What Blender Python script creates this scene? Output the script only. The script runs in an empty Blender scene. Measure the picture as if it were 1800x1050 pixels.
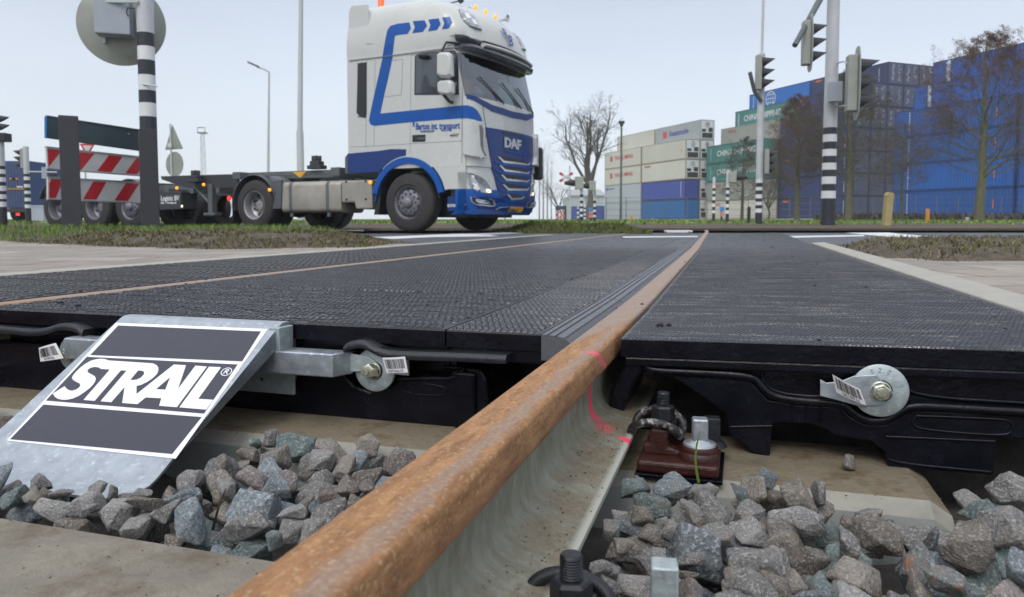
import bpy, math, random
import numpy as np
from mathutils import Vector, Matrix, noise
from math import sin, cos, pi, radians, atan2, sqrt

# ------------------------------------------------------------------ camera, sky, sun, exposure
F_PX, CAM_H, PITCH, HORIZ = 1300.0, 0.2166, radians(3.5), 388.0
Y0 = HORIZ + F_PX * math.tan(PITCH)
scene = bpy.context.scene
col = scene.collection
cam_d = bpy.data.cameras.new("camera")
cam = bpy.data.objects.new("camera", cam_d)
col.objects.link(cam)
cam.location = (0, 0, CAM_H)
cam.rotation_euler = (pi / 2 - PITCH, 0, 0)
cam_d.sensor_width = 36.0
cam_d.lens = F_PX / 1800 * 36.0
cam_d.shift_y = -(525 - Y0) / 1800.0
cam_d.clip_start = 0.02
cam_d.clip_end = 2500
cam_d.dof.use_dof = True
cam_d.dof.focus_distance = 1.35
cam_d.dof.aperture_fstop = 10.0
scene.camera = cam

world = bpy.data.worlds.new("World")
scene.world = world
world.use_nodes = True
wn, wl = world.node_tree.nodes, world.node_tree.links
wn.clear()
SUN_EL, SUN_ROT = radians(48), radians(200)
sky = wn.new("ShaderNodeTexSky"); sky.sky_type = 'NISHITA'; sky.sun_disc = False
sky.sun_elevation = SUN_EL; sky.sun_rotation = SUN_ROT; sky.air_density = 1.0; sky.dust_density = 3.0
bgs = wn.new("ShaderNodeBackground"); bgs.inputs[1].default_value = 0.03
wl.new(sky.outputs[0], bgs.inputs[0])
# the overcast: a pale cloud deck, a little brighter overhead, with faint soft variation
tc = wn.new("ShaderNodeTexCoord"); sep = wn.new("ShaderNodeSeparateXYZ")
wl.new(tc.outputs["Generated"], sep.inputs[0])
ramp = wn.new("ShaderNodeValToRGB")
ramp.color_ramp.elements[0].position = 0.0; ramp.color_ramp.elements[0].color = (0.685, 0.73, 0.80, 1)
ramp.color_ramp.elements[1].position = 0.9; ramp.color_ramp.elements[1].color = (0.93, 0.95, 1.0, 1)
e = ramp.color_ramp.elements.new(0.28); e.color = (0.465, 0.50, 0.575, 1)
wl.new(sep.outputs[2], ramp.inputs[0])
nz = wn.new("ShaderNodeTexNoise"); nz.inputs["Scale"].default_value = 1.6; nz.inputs["Detail"].default_value = 3
mp = wn.new("ShaderNodeMapping"); mp.inputs["Scale"].default_value = (1, 1, 3.5)
wl.new(tc.outputs["Generated"], mp.inputs[0]); wl.new(mp.outputs[0], nz.inputs[0])
mr = wn.new("ShaderNodeMapRange"); mr.inputs[1].default_value = 0.3; mr.inputs[2].default_value = 0.7
mr.inputs[3].default_value = 0.90; mr.inputs[4].default_value = 1.06
wl.new(nz.outputs[0], mr.inputs[0])
mul = wn.new("ShaderNodeMixRGB"); mul.blend_type = 'MULTIPLY'; mul.inputs[0].default_value = 1
wl.new(ramp.outputs[0], mul.inputs[1]); wl.new(mr.outputs[0], mul.inputs[2])
bgc = wn.new("ShaderNodeBackground"); bgc.inputs[1].default_value = 0.97
wl.new(mul.outputs[0], bgc.inputs[0])
add = wn.new("ShaderNodeAddShader"); wl.new(bgs.outputs[0], add.inputs[0]); wl.new(bgc.outputs[0], add.inputs[1])
wo = wn.new("ShaderNodeOutputWorld"); wl.new(add.outputs[0], wo.inputs[0])

sun_d = bpy.data.lights.new("sun", 'SUN'); sun_d.energy = 1.0; sun_d.angle = radians(25); sun_d.color = (1.0, 0.97, 0.93)
sun = bpy.data.objects.new("sun", sun_d); col.objects.link(sun)
sun.rotation_euler = (pi / 2 - SUN_EL, 0, radians(-25))
sun.location = (0, -5, 30)
scene.view_settings.view_transform = 'Standard'
scene.view_settings.look = 'None'
scene.view_settings.gamma = 1
scene.view_settings.exposure = 0.32
scene.render.resolution_x, scene.render.resolution_y = 1024, 597
scene.cycles.max_bounces = 6
scene.cycles.volume_bounces = 1

# ------------------------------------------------------------------ helpers
TH = radians(17.25)                               # heading of the track, seen from above
D3 = Vector((sin(TH), cos(TH), 0)); N3 = Vector((cos(TH), -sin(TH), 0)); Z3 = Vector((0, 0, 1))

def ray(px, py):
    cx = (px - 900) / F_PX; cy = -(py - Y0) / F_PX
    return Vector((cx, cos(PITCH) + cy * sin(PITCH), -sin(PITCH) + cy * cos(PITCH)))
CP = Vector((0, 0, CAM_H))
def atz(px, py, z=0.0):
    r = ray(px, py); return CP + r * ((z - CAM_H) / r.z)
def atd(px, py, dist):
    r = ray(px, py); return CP + r * (dist / r.y)
def on_plane(px, py, o, nrm):
    r = ray(px, py); return CP + r * ((o - CP).dot(nrm) / r.dot(nrm))
def trk(p): return (p.dot(N3), p.dot(D3), p.z)     # world -> track (t, s, z)
def st(px, py, z=0.0): return trk(atz(px, py, z))

class Frame:
    def __init__(s, o=(0, 0, 0), rz=0.0, name=''):
        s.o = Vector(o); s.rz = rz
        s.m = Matrix.Translation(s.o) @ Matrix.Rotation(rz, 4, 'Z')
TR = Frame((0, 0, 0), -TH)
WD = Frame()

BASE = {}
def tag(o, label=None, cat=None, group=None, kind=None):
    if label: o['label'] = label
    if cat: o['category'] = cat
    if group: o['group'] = group
    if kind: o['kind'] = kind
    return o
def thing(name, label, cat, fr=WD, base=(0, 0, 0), group=None, kind=None, rz=0.0):
    o = bpy.data.objects.new(name, None); col.objects.link(o)
    o.empty_display_size = 0.1
    o.matrix_world = fr.m @ Matrix.Translation(Vector(base)) @ Matrix.Rotation(rz, 4, 'Z')
    BASE[o.name] = (Vector(base), rz)
    return tag(o, label, cat, group, kind)

def interp(xs, ys, x):
    return float(np.interp(x, xs, ys))
def bR(s): return interp([0, .65, 1.33, 2, 3.5, 5.8, 9, 15.3, 22, 40], [0, 0, -.006, -.012, -.045, -.095, -.2, -.41, -.8, -3], s)
def bL(s): return interp([0, 6, 15, 22, 40], [0, 0, 0, -.35, -2.5], s)
def bM(t, s):
    k = min(max((t + 1.87) / 1.62, 0), 1); return bL(s) * (1 - k) + bR(s) * k

class G:
    """collects faces for one mesh"""
    def __init__(s): s.v = []; s.f = []; s.mi = []; s.m = 0; s.sm = []
    def add(s, vs, fs, smooth=False):
        k = len(s.v); s.v += [tuple(p) for p in vs]
        for f in fs: s.f.append([i + k for i in f]); s.mi.append(s.m); s.sm.append(smooth)
        return s
    def box(s, x0, x1, y0, y1, z0, z1):
        return s.add([(x0,y0,z0),(x1,y0,z0),(x1,y1,z0),(x0,y1,z0),(x0,y0,z1),(x1,y0,z1),(x1,y1,z1),(x0,y1,z1)],
              [(3,2,1,0),(4,5,6,7),(0,1,5,4),(1,2,6,5),(2,3,7,6),(3,0,4,7)])
    def cbox(s, c, d, ax=None):
        """oriented box: centre, half sizes, axes"""
        a, b, n = ax or (Vector((1,0,0)), Vector((0,1,0)), Vector((0,0,1)))
        c = Vector(c); vs = []
        for k in (-1, 1):
            for i, j in ((-1,-1),(1,-1),(1,1),(-1,1)): vs.append(c + a*d[0]*i + b*d[1]*j + n*d[2]*k)
        return s.add(vs, [(3,2,1,0),(4,5,6,7),(0,1,5,4),(1,2,6,5),(2,3,7,6),(3,0,4,7)])
    def loft(s, rings, closed=True, caps=True, smooth=False):
        n = len(rings[0]); vs = [p for r in rings for p in r]; fs = []
        for i in range(len(rings) - 1):
            for j in range(n if closed else n - 1):
                a = i*n + j; b = i*n + (j+1) % n
                fs.append((a, b, b + n, a + n))
        s.add(vs, fs, smooth)
        if caps:
            k = len(s.v) - len(vs)
            s.f.append([k + j for j in range(n)][::-1]); s.mi.append(s.m); s.sm.append(False)
            s.f.append([k + (len(rings)-1)*n + j for j in range(n)]); s.mi.append(s.m); s.sm.append(False)
        return s
    def prism(s, poly, o, u, w, nrm, th):
        """polygon (2d) in plane o,u,w extruded th along nrm"""
        o, u, w, nrm = Vector(o), Vector(u), Vector(w), Vector(nrm)
        a = [o + u*p[0] + w*p[1] for p in poly]; b = [p + nrm*th for p in a]
        return s.loft([a, b])
    def tube(s, pts, r, n=8, smooth=True, caps=True):
        pts = [Vector(p) for p in pts]
        if not isinstance(r, (list, tuple)): r = [r] * len(pts)
        rings = []; up = None
        for i, p in enumerate(pts):
            t = (pts[min(i+1, len(pts)-1)] - pts[max(i-1, 0)]).normalized()
            if up is None:
                up = Vector((0,0,1)) if abs(t.z) < .9 else Vector((1,0,0))
            a = t.cross(up).normalized(); up = a.cross(t).normalized()
            rings.append([p + (a*cos(2*pi*k/n) + up*sin(2*pi*k/n)) * r[i] for k in range(n)])
        return s.loft(rings, True, caps, smooth)
    def cyl(s, p0, p1, r0, r1=None, n=20, smooth=True):
        return s.tube([p0, p1], [r0, r0 if r1 is None else r1], n, smooth)
    def lathe(s, prof, c, ax, n=32, smooth=True, caps=False):
        """prof: (radius, along axis)"""
        c, ax = Vector(c), Vector(ax).normalized()
        up = Vector((0,0,1)) if abs(ax.z) < .9 else Vector((1,0,0))
        a = ax.cross(up).normalized(); b = a.cross(ax)
        rings = [[c + ax*h + (a*cos(2*pi*k/n) + b*sin(2*pi*k/n))*r for k in range(n)] for r, h in prof]
        return s.loft(rings, True, caps, smooth)
    def build(s, name, mats, parent=None, fr=None, base=None, bevel=0, seg=2, smooth_all=False, sub=0, rz=0.0):
        me = bpy.data.meshes.new(name)
        if parent is not None:
            pb, prz = BASE.get(parent.name, (Vector((0,0,0)), 0.0))
            if base is None: base = pb
            rz = prz
        base = Vector(base if base is not None else (0,0,0))
        R = Matrix.Rotation(-rz, 3, 'Z')
        vs = [R @ (Vector(p) - base) for p in s.v]
        me.from_pydata([tuple(p) for p in vs], [], s.f)
        for m in (mats if isinstance(mats, (list, tuple)) else [mats]): me.materials.append(m)
        for i, p in enumerate(me.polygons):
            p.material_index = s.mi[i]; p.use_smooth = smooth_all or s.sm[i]
        at = me.attributes.new('oc', 'FLOAT_VECTOR', 'POINT')
        at.data.foreach_set('vector', np.array(s.v, dtype=np.float32).ravel())
        me.update()
        if any(s.sm) or smooth_all: me.set_sharp_from_angle(angle=radians(38))
        o = bpy.data.objects.new(name, me); col.objects.link(o)
        if parent is not None: o.parent = parent
        else: o.matrix_world = (fr or WD).m @ Matrix.Translation(base) @ Matrix.Rotation(rz, 4, 'Z')
        BASE[o.name] = (base, rz)
        if bevel:
            b = o.modifiers.new('bevel', 'BEVEL'); b.width = bevel; b.segments = seg; b.limit_method = 'ANGLE'; b.angle_limit = radians(40)
            b.harden_normals = False
        if sub:
            b = o.modifiers.new('sub', 'SUBSURF'); b.levels = b.render_levels = sub
        return o
    def recalc(s): return s

def fixnormals(o):
    import bmesh
    bm = bmesh.new(); bm.from_mesh(o.data); bmesh.ops.recalc_face_normals(bm, faces=bm.faces); bm.to_mesh(o.data); bm.free()
    return o

def dup(o, parent=None, label=None, base_shift=None):
    c = o.copy(); col.objects.link(c)
    if parent is not None: c.parent = parent
    for ch in [x for x in bpy.data.objects if x.parent == o and x != c]: dup(ch, c)
    if label: c['label'] = label
    return c
KIDS = {}
def dup_tree(o, kids, label=None):
    """copy of a thing; kids = list of (child, [subchildren])"""
    c = o.copy(); col.objects.link(c)
    if label: c['label'] = label
    for ch, sub in kids:
        d = ch.copy(); col.objects.link(d); d.parent = c
        for g in sub:
            e2 = g.copy(); col.objects.link(e2); e2.parent = d
    return c
def kids_of(o):
    return [(ch, [g for g in bpy.data.objects if g.parent == ch]) for ch in bpy.data.objects if ch.parent == o]

# ------------------------------------------------------------------ materials
def N(nt, t, **kw):
    n = nt.nodes.new(t)
    for k, v in kw.items():
        if k in n.inputs: n.inputs[k].default_value = v
        else: setattr(n, k, v)
    return n
def pm(name, base, rough=.6, metal=0.0, var=.15, scale=6, bump=0.0, bscale=60, spot=None, spots=.55, spot_scale=25,
       streak=(1, 1, 1), emit=None, spec=.5, coat=0, rvar=.1, coords='oc', dirt=None, dirt_amt=0, dirt_scale=3, objvar=0):
    m = bpy.data.materials.new(name); m.use_nodes = True; nt = m.node_tree; L = nt.links
    b = nt.nodes['Principled BSDF']
    if coords == 'oc': a = N(nt, 'ShaderNodeAttribute', attribute_name='oc'); vec = a.outputs['Vector']
    else: a = N(nt, 'ShaderNodeTexCoord'); vec = a.outputs['Object']
    mpn = N(nt, 'ShaderNodeMapping'); mpn.inputs['Scale'].default_value = streak; L.new(vec, mpn.inputs[0]); v = mpn.outputs[0]
    n1 = N(nt, 'ShaderNodeTexNoise', Scale=scale, Detail=6, Roughness=.62); L.new(v, n1.inputs[0])
    r1 = N(nt, 'ShaderNodeMapRange'); r1.inputs[1].default_value = .25; r1.inputs[2].default_value = .75
    r1.inputs[3].default_value = 1 - var; r1.inputs[4].default_value = 1 + var; L.new(n1.outputs[0], r1.inputs[0])
    mx = N(nt, 'ShaderNodeMixRGB', blend_type='MULTIPLY'); mx.inputs[0].default_value = 1; mx.inputs[1].default_value = (*base, 1)
    L.new(r1.outputs[0], mx.inputs[2]); c = mx.outputs[0]
    if objvar:
        oi = N(nt, 'ShaderNodeObjectInfo'); r5 = N(nt, 'ShaderNodeMapRange'); r5.inputs[3].default_value = 1 - objvar; r5.inputs[4].default_value = 1 + objvar
        L.new(oi.outputs['Random'], r5.inputs[0]); m5 = N(nt, 'ShaderNodeMixRGB', blend_type='MULTIPLY'); m5.inputs[0].default_value = 1
        L.new(c, m5.inputs[1]); L.new(r5.outputs[0], m5.inputs[2]); c = m5.outputs[0]
    if spot:
        n2 = N(nt, 'ShaderNodeTexNoise', Scale=spot_scale, Detail=5, Roughness=.7); L.new(v, n2.inputs[0])
        r2 = N(nt, 'ShaderNodeMapRange'); r2.inputs[1].default_value = spots; r2.inputs[2].default_value = spots + .12; L.new(n2.outputs[0], r2.inputs[0])
        m2 = N(nt, 'ShaderNodeMixRGB'); m2.inputs[2].default_value = (*spot, 1); L.new(r2.outputs[0], m2.inputs[0]); L.new(c, m2.inputs[1]); c = m2.outputs[0]
    if dirt:
        n3 = N(nt, 'ShaderNodeTexNoise', Scale=dirt_scale, Detail=8, Roughness=.75); L.new(v, n3.inputs[0])
        r3 = N(nt, 'ShaderNodeMapRange'); r3.inputs[1].default_value = .65 - dirt_amt * .35; r3.inputs[2].default_value = .8 - dirt_amt * .3; L.new(n3.outputs[0], r3.inputs[0])
        m3 = N(nt, 'ShaderNodeMixRGB'); m3.inputs[2].default_value = (*dirt, 1); L.new(r3.outputs[0], m3.inputs[0]); L.new(c, m3.inputs[1]); c = m3.outputs[0]
    L.new(c, b.inputs['Base Color'])
    b.inputs['Metallic'].default_value = metal; b.inputs['Specular IOR Level'].default_value = spec
    b.inputs['Coat Weight'].default_value = coat
    r4 = N(nt, 'ShaderNodeMapRange'); r4.inputs[1].default_value = .3; r4.inputs[2].default_value = .7
    r4.inputs[3].default_value = max(rough - rvar, .02); r4.inputs[4].default_value = min(rough + rvar, 1); L.new(n1.outputs[0], r4.inputs[0]); L.new(r4.outputs[0], b.inputs['Roughness'])
    if bump:
        nb = N(nt, 'ShaderNodeTexNoise', Scale=bscale, Detail=6, Roughness=.65); L.new(v, nb.inputs[0])
        bb = N(nt, 'ShaderNodeBump', Strength=min(bump * 1.0, 1.0), Distance=(.006 if bump > .9 else .004) if bscale > 30 else .02); L.new(nb.outputs[0], bb.inputs['Height']); L.new(bb.outputs[0], b.inputs['Normal'])
    if emit:
        b.inputs['Emission Color'].default_value = (*emit[0], 1); b.inputs['Emission Strength'].default_value = emit[1]
    m['b'] = 1
    return m
def bsdf(m): return m.node_tree.nodes['Principled BSDF']

M = {}
M['galv'] = pm('galvanised', (.42, .46, .50), .40, .75, .22, 30, .15, 90, spot=(.62, .66, .70), spots=.56, spot_scale=70, dirt=(.30, .25, .17), dirt_amt=-.05, dirt_scale=14)
M['galv_dull'] = pm('galvanised_dull', (.40, .46, .47), .5, .55, .25, 60, .3, 120, spot=(.22, .23, .22), spots=.62, spot_scale=160, dirt=(.28, .20, .10), dirt_amt=-.05, dirt_scale=30)
M['zinc_nut'] = pm('zinc_nut', (.52, .53, .42), .3, .8, .3, 60, .15, 150, spot=(.75, .76, .72), spots=.55, spot_scale=80)
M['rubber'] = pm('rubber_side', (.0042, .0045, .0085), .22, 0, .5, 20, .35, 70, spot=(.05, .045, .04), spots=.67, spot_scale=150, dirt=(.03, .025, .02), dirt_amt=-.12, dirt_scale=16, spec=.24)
M['concrete'] = pm('sleeper_concrete', (.225, .205, .165), .8, 0, .28, 9, 1.0, 70, spot=(.10, .085, .06), spots=.68, spot_scale=70, dirt=(.135, .105, .070), dirt_amt=.5, dirt_scale=7)
M['concrete_wet'] = pm('sleeper_side', (.31, .325, .31), .6, 0, .1, 9, .3, 120, spot=(.18, .16, .12), spots=.68, spot_scale=50)
M['sleeper_top'] = pm('sleeper_top_dirty', (.20, .17, .115), .75, 0, .35, 9, 1.0, 60, spot=(.09, .06, .035), spots=.60, spot_scale=55, dirt=(.10, .068, .036), dirt_amt=.45, dirt_scale=9)
M['black_steel'] = pm('black_steel', (.022, .024, .03), .38, .3, .4, 60, .4, 160, spot=(.16, .15, .14), spots=.66, spot_scale=90)
M['worn_steel'] = pm('worn_black_steel', (.03, .03, .03), .38, .3, .4, 60, .4, 160, spot=(.42, .41, .39), spots=.52, spot_scale=60)
M['red_iron'] = pm('red_base_plate', (.042, .011, .008), .42, 0, .35, 30, .5, 110, spot=(.035, .018, .014), spots=.57, spot_scale=40, dirt=(.20, .15, .11), dirt_amt=-.1, dirt_scale=60)
M['label_white'] = pm('paper_label', (.74, .73, .74), .5, 0, .05, 60)
M['ink'] = pm('ink', (.03, .03, .04), .5, 0, .05, 60)
M['sign_black'] = pm('sign_black', (.036, .038, .055), .42, 0, .12, 20, .1, 300, spot=(.006, .006, .01), spots=.63, spot_scale=150, spec=.5)
M['sign_white'] = pm('sign_white', (.80, .81, .84), .45, 0, .03, 20)
M['earth'] = pm('earth', (.10, .078, .055), .9, 0, .4, 8, 1, 30, spot=(.05, .04, .028), spots=.5, spot_scale=20)
M['tiles'] = None
M['clod'] = pm('clod', (.018, .016, .015), .85, 0, .4, 60, .6, 90)
def paint(name, c, rough=.35, **k): return pm(name, c, rough, 0, k.pop('var', .06), k.pop('scale', 2), **k)
# ------------------------------------------------------------------ special materials
def nodes_of(name):
    m = bpy.data.materials.new(name); m.use_nodes = True
    return m, m.node_tree, m.node_tree.links, m.node_tree.nodes['Principled BSDF']
def mathn(nt, op, a, b=None, c=None, clamp=False):
    n = nt.nodes.new('ShaderNodeMath'); n.operation = op; n.use_clamp = clamp
    for i, x in enumerate((a, b, c)):
        if x is None: continue
        if isinstance(x, (int, float)): n.inputs[i].default_value = x
        else: nt.links.new(x, n.inputs[i])
    return n.outputs[0]
def mixc(nt, f, a, b, mode='MIX'):
    n = nt.nodes.new('ShaderNodeMixRGB'); n.blend_type = mode
    for i, x in enumerate((f, a, b)):
        if isinstance(x, (int, float)): n.inputs[i].default_value = x
        elif isinstance(x, tuple): n.inputs[i].default_value = (*x, 1)
        else: nt.links.new(x, n.inputs[i])
    return n.outputs[0]
def ocn(nt, sc=(1, 1, 1)):
    a = N(nt, 'ShaderNodeAttribute', attribute_name='oc'); mpn = N(nt, 'ShaderNodeMapping'); mpn.inputs['Scale'].default_value = sc
    nt.links.new(a.outputs['Vector'], mpn.inputs[0]); return mpn.outputs[0], a.outputs['Vector']
def noi(nt, v, scale, det=5, rough=.6):
    n = N(nt, 'ShaderNodeTexNoise', Scale=scale, Detail=det, Roughness=rough); nt.links.new(v, n.inputs[0]); return n.outputs[0]
def rng(nt, x, a, b, c=0.0, d=1.0):
    r = N(nt, 'ShaderNodeMapRange'); nt.links.new(x, r.inputs[0])
    for i, q in enumerate((a, b, c, d)): r.inputs[i + 1].default_value = q
    return r.outputs[0]
def bumpn(nt, h, strength, dist, prev=None):
    b = N(nt, 'ShaderNodeBump', Strength=strength, Distance=dist); nt.links.new(h, b.inputs['Height'])
    if prev is not None: nt.links.new(prev, b.inputs['Normal'])
    return b.outputs[0]

def rubber_top(name, bw, rh, strength, base=(.024, .025, .031), rough=.5, grooves=True, dust=.5):
    m, nt, L, b = nodes_of(name)
    v, raw = ocn(nt)
    br = N(nt, 'ShaderNodeTexBrick', Scale=1.0); br.inputs['Mortar Size'].default_value = bw*.16; br.inputs['Mortar Smooth'].default_value = .35
    br.inputs['Brick Width'].default_value = bw; br.inputs['Row Height'].default_value = rh; br.offset = .5
    L.new(raw, br.inputs[0])
    h = mathn(nt, 'SUBTRACT', 1.0, br.outputs['Fac'])
    if grooves:
        sp = N(nt, 'ShaderNodeSeparateXYZ'); L.new(raw, sp.inputs[0])
        for sg in (1, -1):
            q = mathn(nt, 'ADD', mathn(nt, 'MULTIPLY', sp.outputs[0], sg * .55), sp.outputs[1])
            q = mathn(nt, 'PINGPONG', q, .055)
            g = rng(nt, q, 0.0, .003, 0.0, 1.0)
            h = mathn(nt, 'MULTIPLY', h, g)
    n1 = noi(nt, v, 5, 6, .7)
    vs, _ = ocn(nt, (1.6, 11, 1)); n2 = noi(nt, vs, 2.2, 7, .72)
    n3 = noi(nt, v, 260, 2, .5)
    c = mixc(nt, rng(nt, n1, .3, .7), base, tuple(x * 1.8 for x in base))
    # pale tyre dust in streaks across the track, broken up into specks
    dm = mathn(nt, 'MULTIPLY', rng(nt, n2, .50, .66, 0, 1), rng(nt, n3, .45, .58, .0, 1))
    dm = mathn(nt, 'MULTIPLY', dm, dust)
    c = mixc(nt, dm, c, (.36, .35, .335))
    sp2 = mathn(nt, 'MULTIPLY', rng(nt, noi(nt, v, 380, 2, .5), .60, .65, 0, .75), rng(nt, n2, .40, .60, .25, 1))
    c = mixc(nt, sp2, c, (.33, .31, .28))
    c = mixc(nt, rng(nt, h, 0, 1, .92, 0), c, (.006, .006, .007))  # gaps and grooves of the tread darkened in colour, standing in for shade
    L.new(c, b.inputs['Base Color'])
    L.new(rng(nt, n1, .3, .7, rough - .09, rough + .09), b.inputs['Roughness'])
    n_ = bumpn(nt, h, strength, .012); n_ = bumpn(nt, noi(nt, v, 150, 4), .35, .002, n_)
    L.new(n_, b.inputs['Normal']); b.inputs['Specular IOR Level'].default_value = .5
    return m
M['rub_mid'] = rubber_top('rubber_mat_embossed', .018, .0095, 1.0, (.028, .032, .047), .36, True, .8)
M['rub_gauge'] = rubber_top('rubber_mat_diamond', .014, .012, 1.0, (.028, .032, .047), .36, False, .8)
M['rub_right'] = rubber_top('rubber_mat_fine', .007, .005, .7, (.017, .020, .032), .40, False, 1.5)
M['rub_left'] = rubber_top('rubber_mat_ribbed', .030, .014, 1.0, (.034, .036, .042), .42, False, .7)
M['rub_strip'] = pm('flangeway_strip', (.088, .092, .105), .42, 0, .15, 30, .3, 150, spot=(.03, .03, .03), spots=.64, spot_scale=110)

def rail_mats():
    # rusty head with a greyish wear band and pink spray paint
    m, nt, L, b = nodes_of('rail_head_rust')
    v, raw = ocn(nt); sp = N(nt, 'ShaderNodeSeparateXYZ'); L.new(raw, sp.inputs[0]); x, s, z = sp.outputs
    vs, _ = ocn(nt, (1, .22, 1)); a = noi(nt, vs, 60, 7, .7); f = noi(nt, v, 190, 5, .7); w = noi(nt, v, 24, 4, .6)
    c = mixc(nt, rng(nt, a, .3, .7), (.20, .09, .036), (.47, .25, .105))
    c = mixc(nt, rng(nt, f, .54, .64, 0, .75), c, (.52, .37, .21))
    c = mixc(nt, rng(nt, noi(nt, vs, 140, 6, .75), .53, .63, 0, .6), c, (.20, .085, .035))
    c = mixc(nt, rng(nt, noi(nt, v, 90, 5, .7), .62, .68, 0, .75), c, (.13, .055, .028))
    xx = mathn(nt, 'ADD', x, mathn(nt, 'MULTIPLY', mathn(nt, 'SUBTRACT', w, .5), .030))
    band = mathn(nt, 'MULTIPLY', rng(nt, xx, .004, .013), rng(nt, xx, .022, .029, 1, 0))
    band = mathn(nt, 'MULTIPLY', band, rng(nt, z, -.02, -.004))
    far = mathn(nt, 'MULTIPLY', rng(nt, mathn(nt, 'ADD', s, mathn(nt, 'MULTIPLY', x, -6.0)), 1.36, 1.50), rng(nt, z, -.03, -.006))
    far = mathn(nt, 'MULTIPLY', far, rng(nt, w, .25, .6, .55, .95))
    msk = mathn(nt, 'MAXIMUM', mathn(nt, 'MULTIPLY', band, .62), far)
    c = mixc(nt, msk, c, mixc(nt, rng(nt, f, .3, .7), (.20, .145, .115), (.38, .30, .24)))
    low = rng(nt, z, -.034, -.014, 1, 0)
    c = mixc(nt, mathn(nt, 'MULTIPLY', low, .75), c, mixc(nt, rng(nt, a, .35, .65), (.125, .058, .030), (.38, .185, .085)))
    ds = mathn(nt, 'ABSOLUTE', mathn(nt, 'SUBTRACT', mathn(nt, 'ADD', s, mathn(nt, 'MULTIPLY', mathn(nt, 'SUBTRACT', f, .5), .05)), mathn(nt, 'ADD', 1.19, mathn(nt, 'MULTIPLY', z, -1.8))))
    pk = mathn(nt, 'MULTIPLY', rng(nt, ds, .009, .017, 1, 0), rng(nt, x, .012, .022)); pk = mathn(nt, 'MULTIPLY', pk, rng(nt, f, .35, .6, .35, 1))
    c = mixc(nt, pk, c, (.80, .10, .16))
    L.new(c, b.inputs['Base Color']); L.new(rng(nt, msk, 0, 1, .72, .50), b.inputs['Roughness']); b.inputs['Metallic'].default_value = .1
    n_ = bumpn(nt, a, .9, .0025); n_ = bumpn(nt, f, .9, .0014, n_); L.new(n_, b.inputs['Normal'])
    M['rail_head'] = m
    # pale grey-green painted web and foot
    m, nt, L, b = nodes_of('rail_web_paint')
    v, raw = ocn(nt); sp = N(nt, 'ShaderNodeSeparateXYZ'); L.new(raw, sp.inputs[0]); x, s, z = sp.outputs
    vv, _ = ocn(nt, (0.05, 1, .42)); st_ = noi(nt, vv, 46, 7, .72); f = noi(nt, v, 120, 6, .7); w = noi(nt, v, 14, 6, .65)
    c = mixc(nt, rng(nt, st_, .35, .65), (.17, .17, .125), (.285, .29, .235))
    c = mixc(nt, rng(nt, st_, .60, .74, 0, .6), c, (.42, .43, .37))
    c = mixc(nt, rng(nt, noi(nt, v, 22, 6, .7), .52, .66, 0, .6), c, (.17, .135, .08))
    foot = rng(nt, z, -.136, -.120, 1, 0)
    dirtm = mathn(nt, 'MULTIPLY', foot, rng(nt, mathn(nt, 'ADD', w, mathn(nt, 'MULTIPLY', mathn(nt, 'SUBTRACT', f, .5), .9)), .34, .54))
    c = mixc(nt, mathn(nt, 'MULTIPLY', dirtm, .9), c, mixc(nt, rng(nt, f, .35, .65), (.10, .076, .045), (.23, .19, .125)))
    c = mixc(nt, mathn(nt, 'MULTIPLY', foot, rng(nt, noi(nt, v, 110, 5, .75), .60, .66)), c, (.05, .038, .028))
    c = mixc(nt, mathn(nt, 'MULTIPLY', rng(nt, z, -.142, -.128, 1, 0), rng(nt, x, .074, .082)), c, (.40, .405, .35))
    ds = mathn(nt, 'ABSOLUTE', mathn(nt, 'SUBTRACT', mathn(nt, 'ADD', s, mathn(nt, 'MULTIPLY', mathn(nt, 'SUBTRACT', f, .5), .014)), 1.262))
    pkw = mathn(nt, 'MULTIPLY', rng(nt, ds, .010, .016, 1, 0), rng(nt, z, -.135, -.125))
    ds2 = mathn(nt, 'ABSOLUTE', mathn(nt, 'SUBTRACT', mathn(nt, 'ADD', s, mathn(nt, 'MULTIPLY', mathn(nt, 'SUBTRACT', st_, .5), .12)), 1.235))
    pkf = mathn(nt, 'MULTIPLY', mathn(nt, 'MULTIPLY', rng(nt, ds2, .008, .022, 1, 0), rng(nt, x, .046, .060, 1, 0)), rng(nt, f, .42, .58, .1, 1))
    dx = mathn(nt, 'SUBTRACT', x, .080); dy = mathn(nt, 'SUBTRACT', s, 1.205)
    rr = mathn(nt, 'SQRT', mathn(nt, 'ADD', mathn(nt, 'MULTIPLY', dx, dx), mathn(nt, 'MULTIPLY', dy, dy)))
    rr = mathn(nt, 'ADD', rr, mathn(nt, 'MULTIPLY', mathn(nt, 'SUBTRACT', f, .5), .016))
    pkb = rng(nt, rr, .011, .014, 1, 0)
    pk = mathn(nt, 'MAXIMUM', mathn(nt, 'MAXIMUM', pkw, mathn(nt, 'MULTIPLY', pkf, foot)), pkb)
    pk = mathn(nt, 'MULTIPLY', pk, rng(nt, x, 0, .004))
    c = mixc(nt, pk, c, (.80, .075, .14))
    L.new(c, b.inputs['Base Color']); b.inputs['Roughness'].default_value = .55
    n_ = bumpn(nt, st_, .25, .001); n_ = bumpn(nt, mathn(nt, 'MULTIPLY', f, rng(nt, foot, 0, 1, .3, 1)), .6, .002, n_); L.new(n_, b.inputs['Normal'])
    M['rail_web'] = m
rail_mats()

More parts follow.
